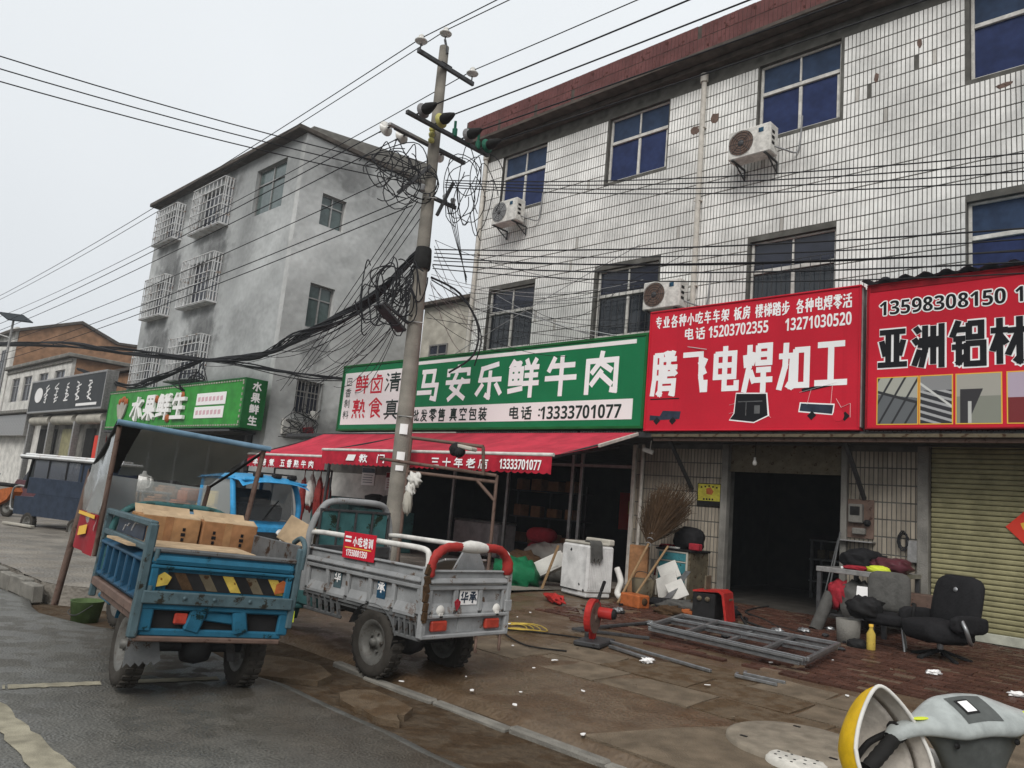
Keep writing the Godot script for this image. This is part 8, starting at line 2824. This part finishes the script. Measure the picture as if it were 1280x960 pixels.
	m.box(Vector3(0, 0.015, 0), Vector3(0.22, 0.03, 0.10), 0.004)
	single("white_tool", "white flat tool lying on the front edge of the cupboard top", "tool", m, M.white_paint, Vector3(-7.55, 1.06, -12.05), 12.0)
	# leaning boards and tins before the cupboard
	for q in [[-7.42, -11.75, 0.24, 0.30, 0.5, 18.0, "upper square of white foam board leaning against the cupboard foot"], [-7.25, -11.45, 0.30, 0.38, 0.6, -6.0, "lower square of white foam board leaning against the cupboard foot"], [-7.0, -11.35, 0.20, 0.30, 0.7, 30.0, "rightmost piece of white foam board leaning near the cupboard foot"]]:
		m = Mb.new()
		m.box(Vector3(0, q[3] * 0.5, 0), Vector3(q[2] + 0.1, q[3], 0.03), 0.006, Basis(Vector3.RIGHT, -q[4] * 0.6) * Basis(Vector3.BACK, 0.5))
		single("foam_board", q[6], "board", m, M.white_wall, Vector3(q[0], 0.27 + (0.25 if q[5] == 18.0 else 0.0), q[1]), q[5], "foam boards by the cupboard")
	m = Mb.new()
	m.bar(Vector3(-7.05, 0.24, -11.1), Vector3(-7.02, 0.72, -11.7), 0.11, 0.012)
	single("aluminium_strip", "bright aluminium strip leaning on the foam boards", "metal strip", m, M.steel)
	t = thing("khaki_bucket", "dented khaki bucket beside the leaning foam boards", "bucket", Vector3(-7.25, 0.21, -10.75))
	m = Mb.new()
	m.lathe([Vector2(0, 0.01), Vector2(0.16, 0.01), Vector2(0.20, 0.36), Vector2(0.19, 0.36), Vector2(0.15, 0.03)], 18)
	obj("pail", m, M.khaki, t)
	m = Mb.new()
	m.tube(bend([Vector3(-0.2, 0.34, 0), Vector3(-0.1, 0.46, 0.05), Vector3(0.1, 0.46, 0.05), Vector3(0.2, 0.34, 0)], 4), 0.006, 5)
	obj("handle", m, M.dark_steel, t)
	t = thing("rusty_tin", "rusty orange square tin lying in front of the khaki bucket", "tin", Vector3(-6.85, 0.19, -9.95), -10.0)
	m = Mb.new()
	m.box(Vector3(0, 0.11, 0), Vector3(0.40, 0.20, 0.24), 0.02)
	obj("can", m, M.orange, t)
	m = Mb.new()
	m.lathe([Vector2(0, 0.02), Vector2(0.05, 0.015), Vector2(0.06, -0.01)], 12, true, Basis(Vector3.BACK, -PI * 0.5), Vector3(0.20, 0.12, 0))
	obj("cap", m, M.straw, t)
	# heap of rags and scrap
	for q in [[-6.3, -10.25, 0.30, "grey_cloth", "grey rag heap on the ground between cupboard and welder"], [-6.05, -10.0, 0.16, "orange", "small orange rag on the ground left of the red welder"], [-6.2, -9.85, 0.22, "straw", "pale brown rag on the ground left of the red welder"], [-6.75, -10.5, 0.22, "black_cloth", "black rag on the ground below the foam boards"], [-5.85, -10.6, 0.35, "black_cloth", "dark scrap heap behind the red welder"], [-9.0, -8.6, 0.18, "black_rubber", "black hose heap on the ground left of the cut-off saw"]]:
		m = Mb.new()
		lump(m, Vector3.ZERO, Vector3(q[2], q[2] * 0.38, q[2] * 0.7), 0.7, 1.0, q[0])
		single("rag_heap", q[4], "rags", m, M[q[3]], Vector3(q[0], G(q[1]) + q[2] * 0.2, q[1]))
	# welder
	t = thing("welding_machine", "black welding machine with a curved bright red side panel by the doorway", "welding machine", Vector3(-5.40, 0.20, -9.85), 12.0)
	t.scale = Vector3.ONE * 0.86
	m = Mb.new()
	m.box(Vector3(-0.18, 0.26, 0), Vector3(0.36, 0.42, 0.46), 0.015)
	obj("core", m, M.black, t)
	m = Mb.new()
	m.at(Vector3(0.0, 0.0, 0.0))
	m.prism(PackedVector2Array([Vector2(-0.36, 0.50), Vector2(0.06, 0.54), Vector2(0.14, 0.50), Vector2(0.20, 0.06), Vector2(0.17, 0.05), Vector2(0.10, 0.47), Vector2(0.05, 0.505), Vector2(-0.36, 0.475)]), -0.24, 0.24)
	obj("red_panel", m, M.red_plastic, t)
	m = Mb.new()
	m.box(Vector3(-0.2, 0.62, 0.0), Vector3(0.03, 0.22, 0.26), 0.008)
	m.box(Vector3(0.185, 0.40, 0.0), Vector3(0.015, 0.03, 0.16), 0.004, Basis(Vector3.BACK, 0.12))
	m.lathe([Vector2(0, 0.03), Vector2(0.035, 0.03), Vector2(0.04, 0)], 12, true, Basis(Vector3.RIGHT, PI * 0.5), Vector3(-0.25, 0.38, 0.23))
	m.lathe([Vector2(0, 0.03), Vector2(0.035, 0.03), Vector2(0.04, 0)], 12, true, Basis(Vector3.RIGHT, PI * 0.5), Vector3(-0.12, 0.38, 0.23))
	obj("handle", m, M.khaki, t)
	m = Mb.new()
	m.tube(bend([Vector3(-5.1, 0.35, -9.9), Vector3(-4.9, 0.24, -9.8), Vector3(-4.75, 0.22, -10.3), Vector3(-5.3, 0.23, -11.0), Vector3(-5.9, 0.24, -11.6), Vector3(-6.2, 0.24, -13.0)], 6), 0.018, 6)
	m.tube(bend([Vector3(-5.1, 0.30, -9.95), Vector3(-4.6, 0.22, -9.9), Vector3(-4.3, 0.225, -9.5), Vector3(-4.35, 0.22, -10.2), Vector3(-5.0, 0.23, -10.6)], 6), 0.016, 6)
	single("welding_cable", "black welding cables snaking from the red welder towards the doorway", "cable", m, M.black_rubber)
	# cut-off saw
	t = thing("cutoff_saw", "red cut-off saw with round blade guard, motor and black handle on a dark base", "saw", Vector3(-5.32, 0.115, -6.95), 108.0)
	m = Mb.new()
	m.box(Vector3(0.06, 0.03, 0.02), Vector3(0.52, 0.05, 0.30), 0.01)
	m.box(Vector3(0.2, 0.07, -0.10), Vector3(0.16, 0.06, 0.05), 0.008)
	obj("base", m, M.dark_steel, t)
	var fz := Basis(Vector3.RIGHT, PI * 0.5)
	m = Mb.new()
	var gd := PackedVector2Array()
	for k in 20:
		var an := lerpf(-0.7, PI + 0.9, k / 19.0) 
		gd.append(Vector2(cos(an) * 0.19, 0.30 + sin(an) * 0.19))
	m.prism(gd, -0.035, 0.035)
	obj("blade_guard", m, M.red_plastic, t)
	m = Mb.new()
	m.lathe([Vector2(0, 0.002), Vector2(0.165, 0.002), Vector2(0.165, -0.002), Vector2(0, -0.002)], 30, false, fz, Vector3(0, 0.29, 0.0375))
	m.lathe([Vector2(0, 0.01), Vector2(0.035, 0.01), Vector2(0.04, 0)], 14, true, fz, Vector3(0, 0.29, 0.04))
	obj("blade", m, M.rusty, t)
	m = Mb.new()
	m.lathe([Vector2(0, 0.17), Vector2(0.05, 0.17), Vector2(0.062, 0.155), Vector2(0.062, 0.0)], 18, true, fz, Vector3(0.10, 0.34, 0.03))
	m.box(Vector3(0.08, 0.16, -0.02), Vector3(0.09, 0.22, 0.06), 0.01, Basis(Vector3.BACK, 0.2))
	obj("motor", m, M.red_plastic, t)
	m = Mb.new()
	m.lathe([Vector2(0, 0.20), Vector2(0.05, 0.195), Vector2(0.056, 0.165)], 18, true, fz, Vector3(0.10, 0.34, 0.03))
	m.bar(Vector3(0.02, 0.40, 0.02), Vector3(0.16, 0.56, 0.02), 0.035, 0.03, 0.008)
	m.bar(Vector3(0.16, 0.56, 0.02), Vector3(0.18, 0.68, 0.05), 0.04, 0.035, 0.01)
	obj("handle", m, M.black, t)
	m = Mb.new()
	m.tube(bend([Vector3(-5.45, 0.15, -7.05), Vector3(-5.9, 0.125, -7.0), Vector3(-6.3, 0.12, -6.6), Vector3(-5.6, 0.11, -6.2), Vector3(-5.2, 0.11, -6.4)], 6), 0.009, 5)
	single("extension_lead", "black power lead looping on the ground left of the cut-off saw", "cord", m, M.black_rubber)
	m = Mb.new()
	for k in 4:
		var pts := []
		for j in 17:
			var an := TAU * j / 16.0 + k
			pts.append(Vector3(-6.45 + cos(an) * (0.18 + 0.05 * k) + 0.05 * k, 0.125 + 0.008 * k + 0.01 * sin(an * 3.0), -6.9 + sin(an) * (0.16 + 0.03 * k)))
		m.tube(pts, 0.006, 5)
	single("extension_lead", "loosely coiled yellow lead on the ground behind the grey tricycle", "lead", m, M.hazard_yellow)
	m = Mb.new()
	lump(m, Vector3(0, 0, 0), Vector3(0.32, 0.06, 0.08), 0.9, 1.0, 2.0)
	single("red_plastic_sheet", "crumpled red plastic strip on the ground left of the cut-off saw", "plastic", m, M.red_plastic, Vector3(-7.6, 0.24, -9.0), -25.0)
	# welded frames lying on the bricks
	t = thing("welded_frames", "welded grey steel tube frames stacked flat on the brick paving", "frame")
	var cs := [Vector3(-5.62, 0.235, -9.25), Vector3(-3.60, 0.235, -9.28), Vector3(-3.40, 0.20, -7.95), Vector3(-5.35, 0.205, -8.12)]
	for lay in 2:
		m = Mb.new()
		var off := Vector3(0.05 * lay, 0.03 + 0.05 * lay, 0.03 * lay)
		for k in 4:
			m.bar(cs[k] + off, cs[(k + 1) % 4] + off, 0.045, 0.04, 0.004)
		for u in [0.25, 0.5, 0.75]:
			if lay == 1 and u == 0.5:
				continue
			m.bar(cs[0].lerp(cs[1], u) + off, cs[3].lerp(cs[2], u) + off, 0.04, 0.038, 0.004)
		m.bar(cs[0].lerp(cs[3], 0.42) + off + Vector3(0, 0.003, 0), cs[1].lerp(cs[2], 0.42) + off + Vector3(0, 0.003, 0), 0.04, 0.036, 0.004)
		m.bar(cs[3] + off + Vector3(0.05, 0, 0.09), cs[2] + off + Vector3(0, 0, 0.09), 0.03, 0.03, 0.003)
		obj("tube_frame", m, M.steel, t)
	for q in [[Vector3(-5.38, 0.155, -7.2), Vector3(-3.87, 0.14, -6.96), 0.035, "long bright steel tube lying to the right of the cut-off saw"], [Vector3(-5.1, 0.14, -7.0), Vector3(-4.45, 0.135, -6.85), 0.045, "short steel channel lying beside the long tube right of the saw"], [Vector3(-5.95, 0.155, -7.5), Vector3(-5.72, 0.22, -9.2), 0.06, "dark angle iron lying between the saw and the steel frames"], [Vector3(-6.0, 0.15, -7.45), Vector3(-5.2, 0.16, -7.9), 0.05, "second dark angle iron crossing behind the cut-off saw"]]:
		m = Mb.new()
		m.bar(q[0], q[1], q[2], 0.03, 0.004)
		single("steel_bar", q[3], "steel bar", m, M.steel if q[2] < 0.05 else M.dark_steel)
	for k in 2:
		m = Mb.new()
		var z := -6.98 - 0.17 * k
		m.bar(Vector3(-3.62, 0.15, z), Vector3(-3.24, 0.145, z - 0.05), 0.028, 0.028, 0.003)
		m.bar(Vector3(-3.62, 0.15, z), Vector3(-3.66, 0.15, z - 0.10), 0.028, 0.028, 0.003)
		single("bent_bracket", ["nearer", "farther"][k] + " of two bent steel brackets lying in front of the steel frames", "bracket", m, M.steel)
	# bench by the doorway
	t = thing("workbench", "cluttered low workbench with a grey top between the doorway and the roller shutter", "workbench", Vector3(-4.15, 0.22, -11.9))
	m = Mb.new()
	m.box(Vector3(0, 0.83, 0), Vector3(0.95, 0.07, 1.5), 0.006)
	obj("top", m, M.alu, t)
	m = Mb.new()
	for x in [-0.44, 0.44]:
		for z in [-0.7, 0.7]:
			m.box(Vector3(x, 0.40, z), Vector3(0.06, 0.80, 0.06), 0.006)
	m.box(Vector3(0, 0.22, 0), Vector3(0.9, 0.03, 1.4), 0.004)
	obj("leg_frame", m, M.dark_steel, t)
	m = Mb.new()
	lump(m, Vector3(-0.2, 0.98, -0.3), Vector3(0.28, 0.16, 0.35), 0.5, 0.8, 1.0)
	single("black_jacket", "heap of black clothes at the back of the workbench", "clothes", m, M.black_cloth, Vector3(-4.15, 0.22, -11.9))
	m = Mb.new()
	lump(m, Vector3(0.28, 0.95, -0.1), Vector3(0.25, 0.11, 0.3), 0.4, 0.8, 5.0)
	single("mauve_cloth", "dull mauve cloth on the right of the workbench", "cloth", m, M.maroon, Vector3(-4.15, 0.22, -11.9))
	m = Mb.new()
	m.box(Vector3(-0.05, 0.885, 0.45), Vector3(0.36, 0.025, 0.26), 0.004, Basis(Vector3.UP, 0.4) * Basis(Vector3.BACK, 0.05))
	single("open_notebook", "open white notebook lying on the workbench", "book", m, M.sign_white, Vector3(-4.15, 0.22, -11.9))
	m = Mb.new()
	lump(m, Vector3(0.3, 0.9, 0.55), Vector3(0.15, 0.05, 0.1), 0.4, 0.8, 6.0)
	single("green_packet", "green packet at the front edge of the workbench", "packet", m, M.yellow_green, Vector3(-4.15, 0.22, -11.9))
	m = Mb.new()
	lump(m, Vector3(0.02, 0.89, 0.6), Vector3(0.16, 0.035, 0.12), 0.4, 0.8, 7.0)
	single("red_packet", "flat red packet beside the notebook on the workbench", "packet", m, M.red_cloth, Vector3(-4.15, 0.22, -11.9))
	m = Mb.new()
	lump(m, Vector3(-0.18, 0.50, 0.66), Vector3(0.12, 0.18, 0.08), 0.8, 0.8, 2.0)
	single("red_bag", "red bag hanging under the front of the workbench", "bag", m, M.red_cloth, Vector3(-4.15, 0.22, -11.9))
	m = Mb.new()
	lump(m, Vector3(0.05, 0.4, 0.5), Vector3(0.25, 0.3, 0.25), 0.4, 0.8, 12.0)
	single("dark_sack", "dark sack stowed under the workbench", "sack", m, M.grey_cloth, Vector3(-4.15, 0.22, -11.9))
	m = Mb.new()
	m.box(Vector3(0.2, 0.55, 0.72), Vector3(0.24, 0.22, 0.02), 0.004, Basis(Vector3.RIGHT, -0.2))
	single("white_carton", "small white carton under the right side of the workbench", "box", m, M.sign_white, Vector3(-4.15, 0.22, -11.9))
	m = Mb.new()
	m.tube([Vector3(-4.55, 0.22, -11.0), Vector3(-4.45, 0.72, -11.25)], 0.085, 14)
	single("grey_roll", "grey cylindrical roll leaning on the left leg of the workbench", "roll", m, M.grey_cloth)
	m = Mb.new()
	m.tube([Vector3(-4.5, 0.22, -11.1), Vector3(-4.95, 1.6, -12.85)], 0.013, 6)
	m.tube([Vector3(-4.62, 0.22, -11.2), Vector3(-4.98, 1.5, -12.85)], 0.010, 6)
	single("steel_rods", "two thin steel rods leaning on the post right of the doorway", "steel bar", m, M.steel)
	# hanging tools on the pier
	m = Mb.new()
	for k in 5:
		var an := k * 1.1
		var ring := []
		for j in 11:
			ring.append(Vector3(-4.02 + cos(TAU * j / 10 + an) * (0.06 + 0.02 * (k % 2)), 1.55 + sin(TAU * j / 10 + an) * (0.10 + 0.015 * k), -12.95 + 0.012 * k))
		m.tube(ring, 0.008, 5, false)
	single("cable_hank", "black cable hank hanging on the tiled pier above the chairs", "cable", m, M.wire)
	m = Mb.new()
	m.box(Vector3(-3.86, 1.40, -12.94), Vector3(0.20, 0.34, 0.06), 0.01)
	single("grey_switch_box", "grey box fixed on the pier beside the black cord coil", "electric box", m, M.alu)
	# grey-backed chair
	t = thing("grey_chair", "broken office chair with a grey back and black seat beside the workbench", "chair", Vector3(-3.42, 0.21, -10.45), 15.0)
	m = Mb.new()
	m.shell(20, 10, func(u: float, v: float) -> Vector3:
		var an := u * TAU
		var b2 := (v - 0.5) * PI
		var q := Vector3(cos(an) * cos(b2), sin(b2), sin(an) * cos(b2))
		q = Vector3(signf(q.x) * pow(absf(q.x), 0.45), signf(q.y) * pow(absf(q.y), 0.45), q.z)
		return Vector3(0, 0.68, -0.22) + Basis(Vector3.RIGHT, -0.16) * (q * Vector3(0.25, 0.25, 0.05)), Vector3(0, 0.68, -0.22))
	obj("backrest", m, M.grey_cloth, t)
	m = Mb.new()
	lump(m, Vector3(0, 0.36, 0.02), Vector3(0.27, 0.08, 0.25), 0.2, 0.6, 3.0)
	obj("seat", m, M.black_cloth, t)
	for z in [0.2, -0.2]:
		for x in [-0.2, 0.2]:
			m = Mb.new()
			m.tube([Vector3(x * 0.8, 0.32, z * 0.8), Vector3(x, 0.0, z)], 0.016, 7)
			obj("leg", m, M.steel, t)
	m = Mb.new()
	for x in [-0.27, 0.27]:
		m.tube(bend([Vector3(x, 0.36, 0.12), Vector3(x * 1.08, 0.54, 0.14), Vector3(x * 1.08, 0.56, -0.12), Vector3(x, 0.56, -0.2)], 4), 0.022, 7)
	obj("armrest", m, M.black, t)
	m = Mb.new()
	lump(m, Vector3.ZERO, Vector3(0.20, 0.13, 0.17), 0.4, 0.8, 8.0)
	single("black_toolbag", "shiny black bag lying on the seat of the grey-backed chair", "bag", m, M.black, Vector3(-3.62, 0.68, -10.25))
	# black armchair
	t = thing("black_armchair", "worn black swivel armchair covered with a dark cloth in front of the roller shutter", "armchair", Vector3(-2.78, 0.19, -10.35), -28.0)
	t.scale = Vector3.ONE * 1.02
	m = Mb.new()
	m.shell(26, 14, func(u: float, v: float) -> Vector3:
		var an := u * TAU
		var b2 := (v - 0.5) * PI
		var q := Vector3(cos(an) * cos(b2), sin(b2), sin(an) * cos(b2))
		q = Vector3(signf(q.x) * pow(absf(q.x), 0.5), signf(q.y) * pow(absf(q.y), 0.55), q.z)
		var w := 1.0 + 0.06 * noise.get_noise_3d(q.x * 8.0, q.y * 8.0, q.z * 5.0)
		return Vector3(0, 0.66, -0.22) + Basis(Vector3.RIGHT, -0.22) * (q * Vector3(0.33, 0.33, 0.09) * w), Vector3(0, 0.66, -0.22))
	obj("backrest", m, M.black_cloth, t)
	m = Mb.new()
	lump(m, Vector3(0, 0.34, 0.06), Vector3(0.34, 0.13, 0.32), 0.12, 0.6, 2.0)
	obj("seat", m, M.black_cloth, t)
	m = Mb.new()
	for x in [-0.36, 0.36]:
		lump(m, Vector3(x, 0.46, 0.0), Vector3(0.06, 0.10, 0.26), 0.1, 0.6, x)
	obj("armrest", m, M.black_cloth, t)
	m = Mb.new()
	m.tube(bend([Vector3(0.40, 0.50, 0.15), Vector3(0.46, 0.42, 0.16), Vector3(0.45, 0.30, 0.1), Vector3(0.38, 0.26, 0.0)], 4), 0.024, 8)
	obj("chrome_arm", m, M.steel, t)
	for k in 5:
		m = Mb.new()
		var an := TAU * k / 5.0 + 0.3
		m.bar(Vector3(0, 0.13, 0.03), Vector3(cos(an) * 0.30, 0.045, 0.03 + sin(an) * 0.30), 0.045, 0.035, 0.008)
		m.lathe([Vector2(0, -0.02), Vector2(0.032, -0.015), Vector2(0.032, 0.015), Vector2(0, 0.02)], 10, false, Basis(Vector3.RIGHT, PI * 0.5), Vector3(cos(an) * 0.30, 0.032, 0.03 + sin(an) * 0.30))
		obj("foot", m, M.black, t)
	m = Mb.new()
	m.tube([Vector3(0, 0.10, 0.03), Vector3(0, 0.26, 0.03)], 0.035, 10)
	m.lathe([Vector2(0, 0.008), Vector2(0.025, 0.006), Vector2(0.03, 0)], 10, true, Basis(Vector3.RIGHT, PI * 0.5 - 0.2), Vector3(0.03, 0.82, -0.16))
	obj("gas_column", m, M.steel, t)
	# bottle and small stuff by the chairs
	t = thing("yellow_bottle", "upright yellow bottle on the ground under the grey-backed chair", "bottle", Vector3(-3.46, 0.205, -10.0))
	m = Mb.new()
	m.lathe([Vector2(0, 0), Vector2(0.045, 0.0), Vector2(0.05, 0.02), Vector2(0.05, 0.20), Vector2(0.022, 0.255), Vector2(0.022, 0.28)], 16)
	obj("container", m, M.hazard_yellow, t)
	m = Mb.new()
	m.lathe([Vector2(0.026, 0.28), Vector2(0.026, 0.31), Vector2(0, 0.312)], 12)
	obj("cap", m, M.gold, t)
	m = Mb.new()
	m.lathe([Vector2(0, 0), Vector2(0.13, 0.0), Vector2(0.15, 0.3), Vector2(0.14, 0.3), Vector2(0.12, 0.02)], 16)
	single("grey_pail", "grey pail on the ground left of the yellow bottle", "bucket", m, M.concrete, Vector3(-3.82, 0.21, -10.25))
	m = Mb.new()
	lump(m, Vector3.ZERO, Vector3(0.12, 0.07, 0.1), 0.3)
	single("black_pouch", "small black pouch on the ground beside the yellow bottle", "pouch", m, M.black, Vector3(-3.62, 0.25, -10.0))
	m = Mb.new()
	m.box(Vector3(0, 0.3, 0), Vector3(0.4, 0.6, 0.3), 0.01)
	single("orange_cabinet", "narrow rusty orange cabinet behind the black armchair", "cabinet", m, M.rusty, Vector3(-3.55, 0.22, -12.3))
	# rusty stand by the pole with a lamp and hanging bags
	t = thing("rusty_stand", "rusty tube stand with three rails beside the concrete pole under the awning", "stand")
	m = Mb.new()
	for q in [[Vector3(-11.12, 0.17, -8.75), Vector3(-11.12, 2.62, -8.75)], [Vector3(-9.52, 0.19, -9.45), Vector3(-9.52, 2.04, -9.45)], [Vector3(-11.12, 2.6, -8.75), Vector3(-9.62, 2.50, -9.15)], [Vector3(-9.62, 2.50, -9.15), Vector3(-9.60, 2.02, -9.2)], [Vector3(-11.65, 2.18, -8.5), Vector3(-9.5, 2.03, -9.42)], [Vector3(-11.12, 1.98, -8.75), Vector3(-9.52, 1.92, -9.45)], [Vector3(-9.52, 1.6, -9.45), Vector3(-9.85, 1.92, -9.3)]]:
		m.tube(q, 0.03, 8)
	obj("frame", m, M.rusty, t)
	t = thing("flood_lamp", "white and black flood lamp clamped on top of the rusty stand", "lamp", Vector3(-9.98, 2.44, -9.0))
	m = Mb.new()
	m.box(Vector3(0.10, 0.02, 0.0), Vector3(0.42, 0.07, 0.16), 0.02, Basis(Vector3.BACK, -0.15))
	obj("housing", m, M.cream, t)
	m = Mb.new()
	m.lathe([Vector2(0, 0.10), Vector2(0.11, 0.09), Vector2(0.13, 0.0), Vector2(0.06, -0.1), Vector2(0, -0.1)], 16, true, Basis(Vector3.BACK, 0.9), Vector3(-0.12, -0.03, 0.02))
	m.lathe([Vector2(0, 0.08), Vector2(0.09, 0.07), Vector2(0.1, 0.0), Vector2(0, -0.05)], 14, true, Basis(Vector3.BACK, 0.9), Vector3(0.02, -0.09, 0.05))
	obj("reflector", m, M.black, t)
	m = Mb.new()
	lump(m, Vector3(-10.98, 1.45, -8.72), Vector3(0.085, 0.24, 0.08), 0.4, 1.0, 3.0)
	m.tube([Vector3(-10.98, 1.6, -8.72), Vector3(-11.0, 1.98, -8.74)], 0.01, 5)
	single("hanging_bag", "yellowish plastic bag hanging from the rusty stand", "bag", m, M.cream)
	m = Mb.new()
	lump(m, Vector3(-10.9, 1.84, -8.76), Vector3(0.16, 0.12, 0.07), 0.9, 1.0, 5.0)
	lump(m, Vector3(-10.95, 1.68, -8.74), Vector3(0.10, 0.14, 0.06), 0.9, 1.0, 8.0)
	single("hanging_rag", "white rags knotted to the rail of the rusty stand", "rags", m, M.white_wall)
	# butcher's things under the left awning
	t = thing("green_stove_cabinet", "dull green metal cabinet with pots under the awning left of the pole", "cabinet", Vector3(-16.4, 0.2, -11.6))
	m = Mb.new()
	m.box(Vector3(-0.9, 0.62, 0), Vector3(1.7, 1.15, 0.8), 0.02)
	m.box(Vector3(1.0, 0.50, 0.1), Vector3(1.6, 0.95, 0.7), 0.02)
	obj("casing", m, M.teal, t)
	m = Mb.new()
	m.box(Vector3(-0.9, 0.66, 0.405), Vector3(1.4, 0.4, 0.02), 0.004)
	obj("blue_window", m, M.teal_bright, t)
	for q in [[0.7, "left"], [1.35, "right"]]:
		m = Mb.new()
		m.lathe([Vector2(0, 0), Vector2(0.24, 0.0), Vector2(0.27, 0.30), Vector2(0.1, 0.36), Vector2(0, 0.36)], 16)
		single("black_pot", q[1] + " black cooking pot on the green metal cabinet under the awning", "pot", m, M.black, Vector3(-16.4 + q[0], 1.18, -11.45))
	for k in 6:
		m = Mb.new()
		var hh := rng.randf_range(0.45, 0.75)
		lump(m, Vector3(0, -hh, 0), Vector3(0.12, hh * 0.75, 0.09), 0.45, 1.0, k * 3.0)
		m.tube([Vector3(0, 0.12, 0), Vector3(0, -hh * 0.4, 0)], 0.012, 5)
		single("hanging_meat", "cut of red meat hanging from the left awning, %s from the left" % ["first", "second", "third", "fourth", "fifth", "sixth"][k], "meat", m, M.meat if k != 2 else M.white_wall, Vector3(-17.0 + 0.18 * k, 1.92, -10.2 - 0.12 * (k % 2)), k * 40.0, "meat hanging under the left awning")
	m = Mb.new()
	m.tube([Vector3(-18.6, 1.98, -10.25), Vector3(-15.9, 1.98, -10.25)], 0.025, 7)
	m.tube([Vector3(-18.6, 1.98, -10.25), Vector3(-18.6, 0.18, -10.25)], 0.025, 7)
	m.tube([Vector3(-15.9, 1.98, -10.25), Vector3(-15.9, 0.18, -10.25)], 0.025, 7)
	single("meat_rail", "dark rail on two posts that carries the hanging meat", "rail", m, M.dark_steel)
	# carton on the grey tricycle's seat
	t = thing("tan_carton", "tan cardboard carton tilted on the driver's seat of the grey tricycle", "carton", Vector3(-6.98, 0.90, -4.28), 25.0)
	m = Mb.new()
	var ct := Basis(Vector3.BACK, -0.35) * Basis(Vector3.RIGHT, -0.35)
	m.box(Vector3(0, 0.10, 0), Vector3(0.34, 0.26, 0.40), 0.006, ct)
	obj("box", m, M.card_light, t)
	m = Mb.new()
	m.box(ct * Vector3(0.08, 0.131, 0.05) + Vector3(0, 0.10, 0), Vector3(0.07, 0.003, 0.06), 0.0, ct)
	m.box(ct * Vector3(0.30, 0.0, 0.1) + Vector3(0, 0.05, 0), Vector3(0.18, 0.004, 0.3), 0.0, ct * Basis(Vector3.BACK, -0.9))
	obj("label", m, M.sign_white, t)
	# bucket in the ditch by the road
	t = thing("green_bucket", "dirty green plastic bucket lying in the ditch beside the blue tricycle", "bucket", Vector3(-8.95, -0.09, -3.0))
	t.scale = Vector3.ONE * 0.85
	m = Mb.new()
	m.lathe([Vector2(0, 0.0), Vector2(0.15, 0.0), Vector2(0.19, 0.26), Vector2(0.20, 0.27), Vector2(0.18, 0.27), Vector2(0.14, 0.02)], 20)
	obj("pail", m, M.bucket_green, t)
	m = Mb.new()
	m.tube(bend([Vector3(-0.19, 0.24, 0), Vector3(-0.15, 0.12, 0.16), Vector3(0.15, 0.12, 0.16), Vector3(0.19, 0.24, 0)], 4), 0.006, 5)
	obj("handle", m, M.dark_steel, t)

func build_litter() -> void:
	# scraps that only repeat each other
	for k in 46:
		var z := rng.randf_range(-3.4, -9.0)
		var x := rng.randf_range(-6.4, -0.6) + (z + 5.0) * 0.25
		var m := Mb.new()
		var pl := PackedVector2Array()
		var n := 5 + k % 3
		var r := rng.randf_range(0.012, 0.036)
		for j in n:
			var a := TAU * j / n
			pl.append(Vector2(cos(a) * r * rng.randf_range(0.6, 1.3), sin(a) * r * rng.randf_range(0.4, 0.9)))
		m.at(Vector3.ZERO, Basis(Vector3.RIGHT, -PI * 0.5 + rng.randf_range(-0.2, 0.2)))
		m.prism(pl, 0.0, 0.006)
		var g := G(z) if z < -4.1 else 0.0
		single("paper_scrap", "small pale scrap of litter on the muddy forecourt between road and steel frames", "litter", m, M.sign_white if k % 3 else M.slab, Vector3(x, g + 0.022, z), rng.randf_range(0, 360), "scraps of litter on the forecourt")
	for k in 30:
		var z := rng.randf_range(-8.6, -11.2)
		var x := rng.randf_range(-7.2, -3.6)
		var m := Mb.new()
		if k % 2:
			m.box(Vector3.ZERO, Vector3(rng.randf_range(0.08, 0.25), 0.03, 0.03), 0.004)
		else:
			lump(m, Vector3.ZERO, Vector3(0.06, 0.025, 0.05) * rng.randf_range(0.7, 1.6), 0.8, 1.0, k * 2.0)
		single("metal_offcut", "small dull scrap of metal or rag among the tools before the doorway", "scrap", m, [M.dark_steel, M.khaki, M.steel, M.black_cloth][k % 4], Vector3(x, G(z) + 0.03, z), rng.randf_range(0, 360), "scrap lying before the doorway")
	for q in [[-2.55, -9.2, "crumpled white paper in front of the black armchair"], [-1.75, -8.9, "crumpled white paper before the roller shutter at the right"], [-4.45, -6.75, "torn white wrapper beside the short steel channel"], [-3.9, -10.3, "white wrapper on the ground under the workbench"], [-10.15, -3.6, "white rag on the raised apron beside the canopy post"]]:
		var m := Mb.new()
		lump(m, Vector3.ZERO, Vector3(0.085, 0.025, 0.05), 0.8, 1.0, q[0])
		single("white_paper", q[2], "litter", m, M.sign_white, Vector3(q[0], (G(q[1]) if q[0] > -8 else 0.17) + 0.03, q[1]), rng.randf_range(0, 180))
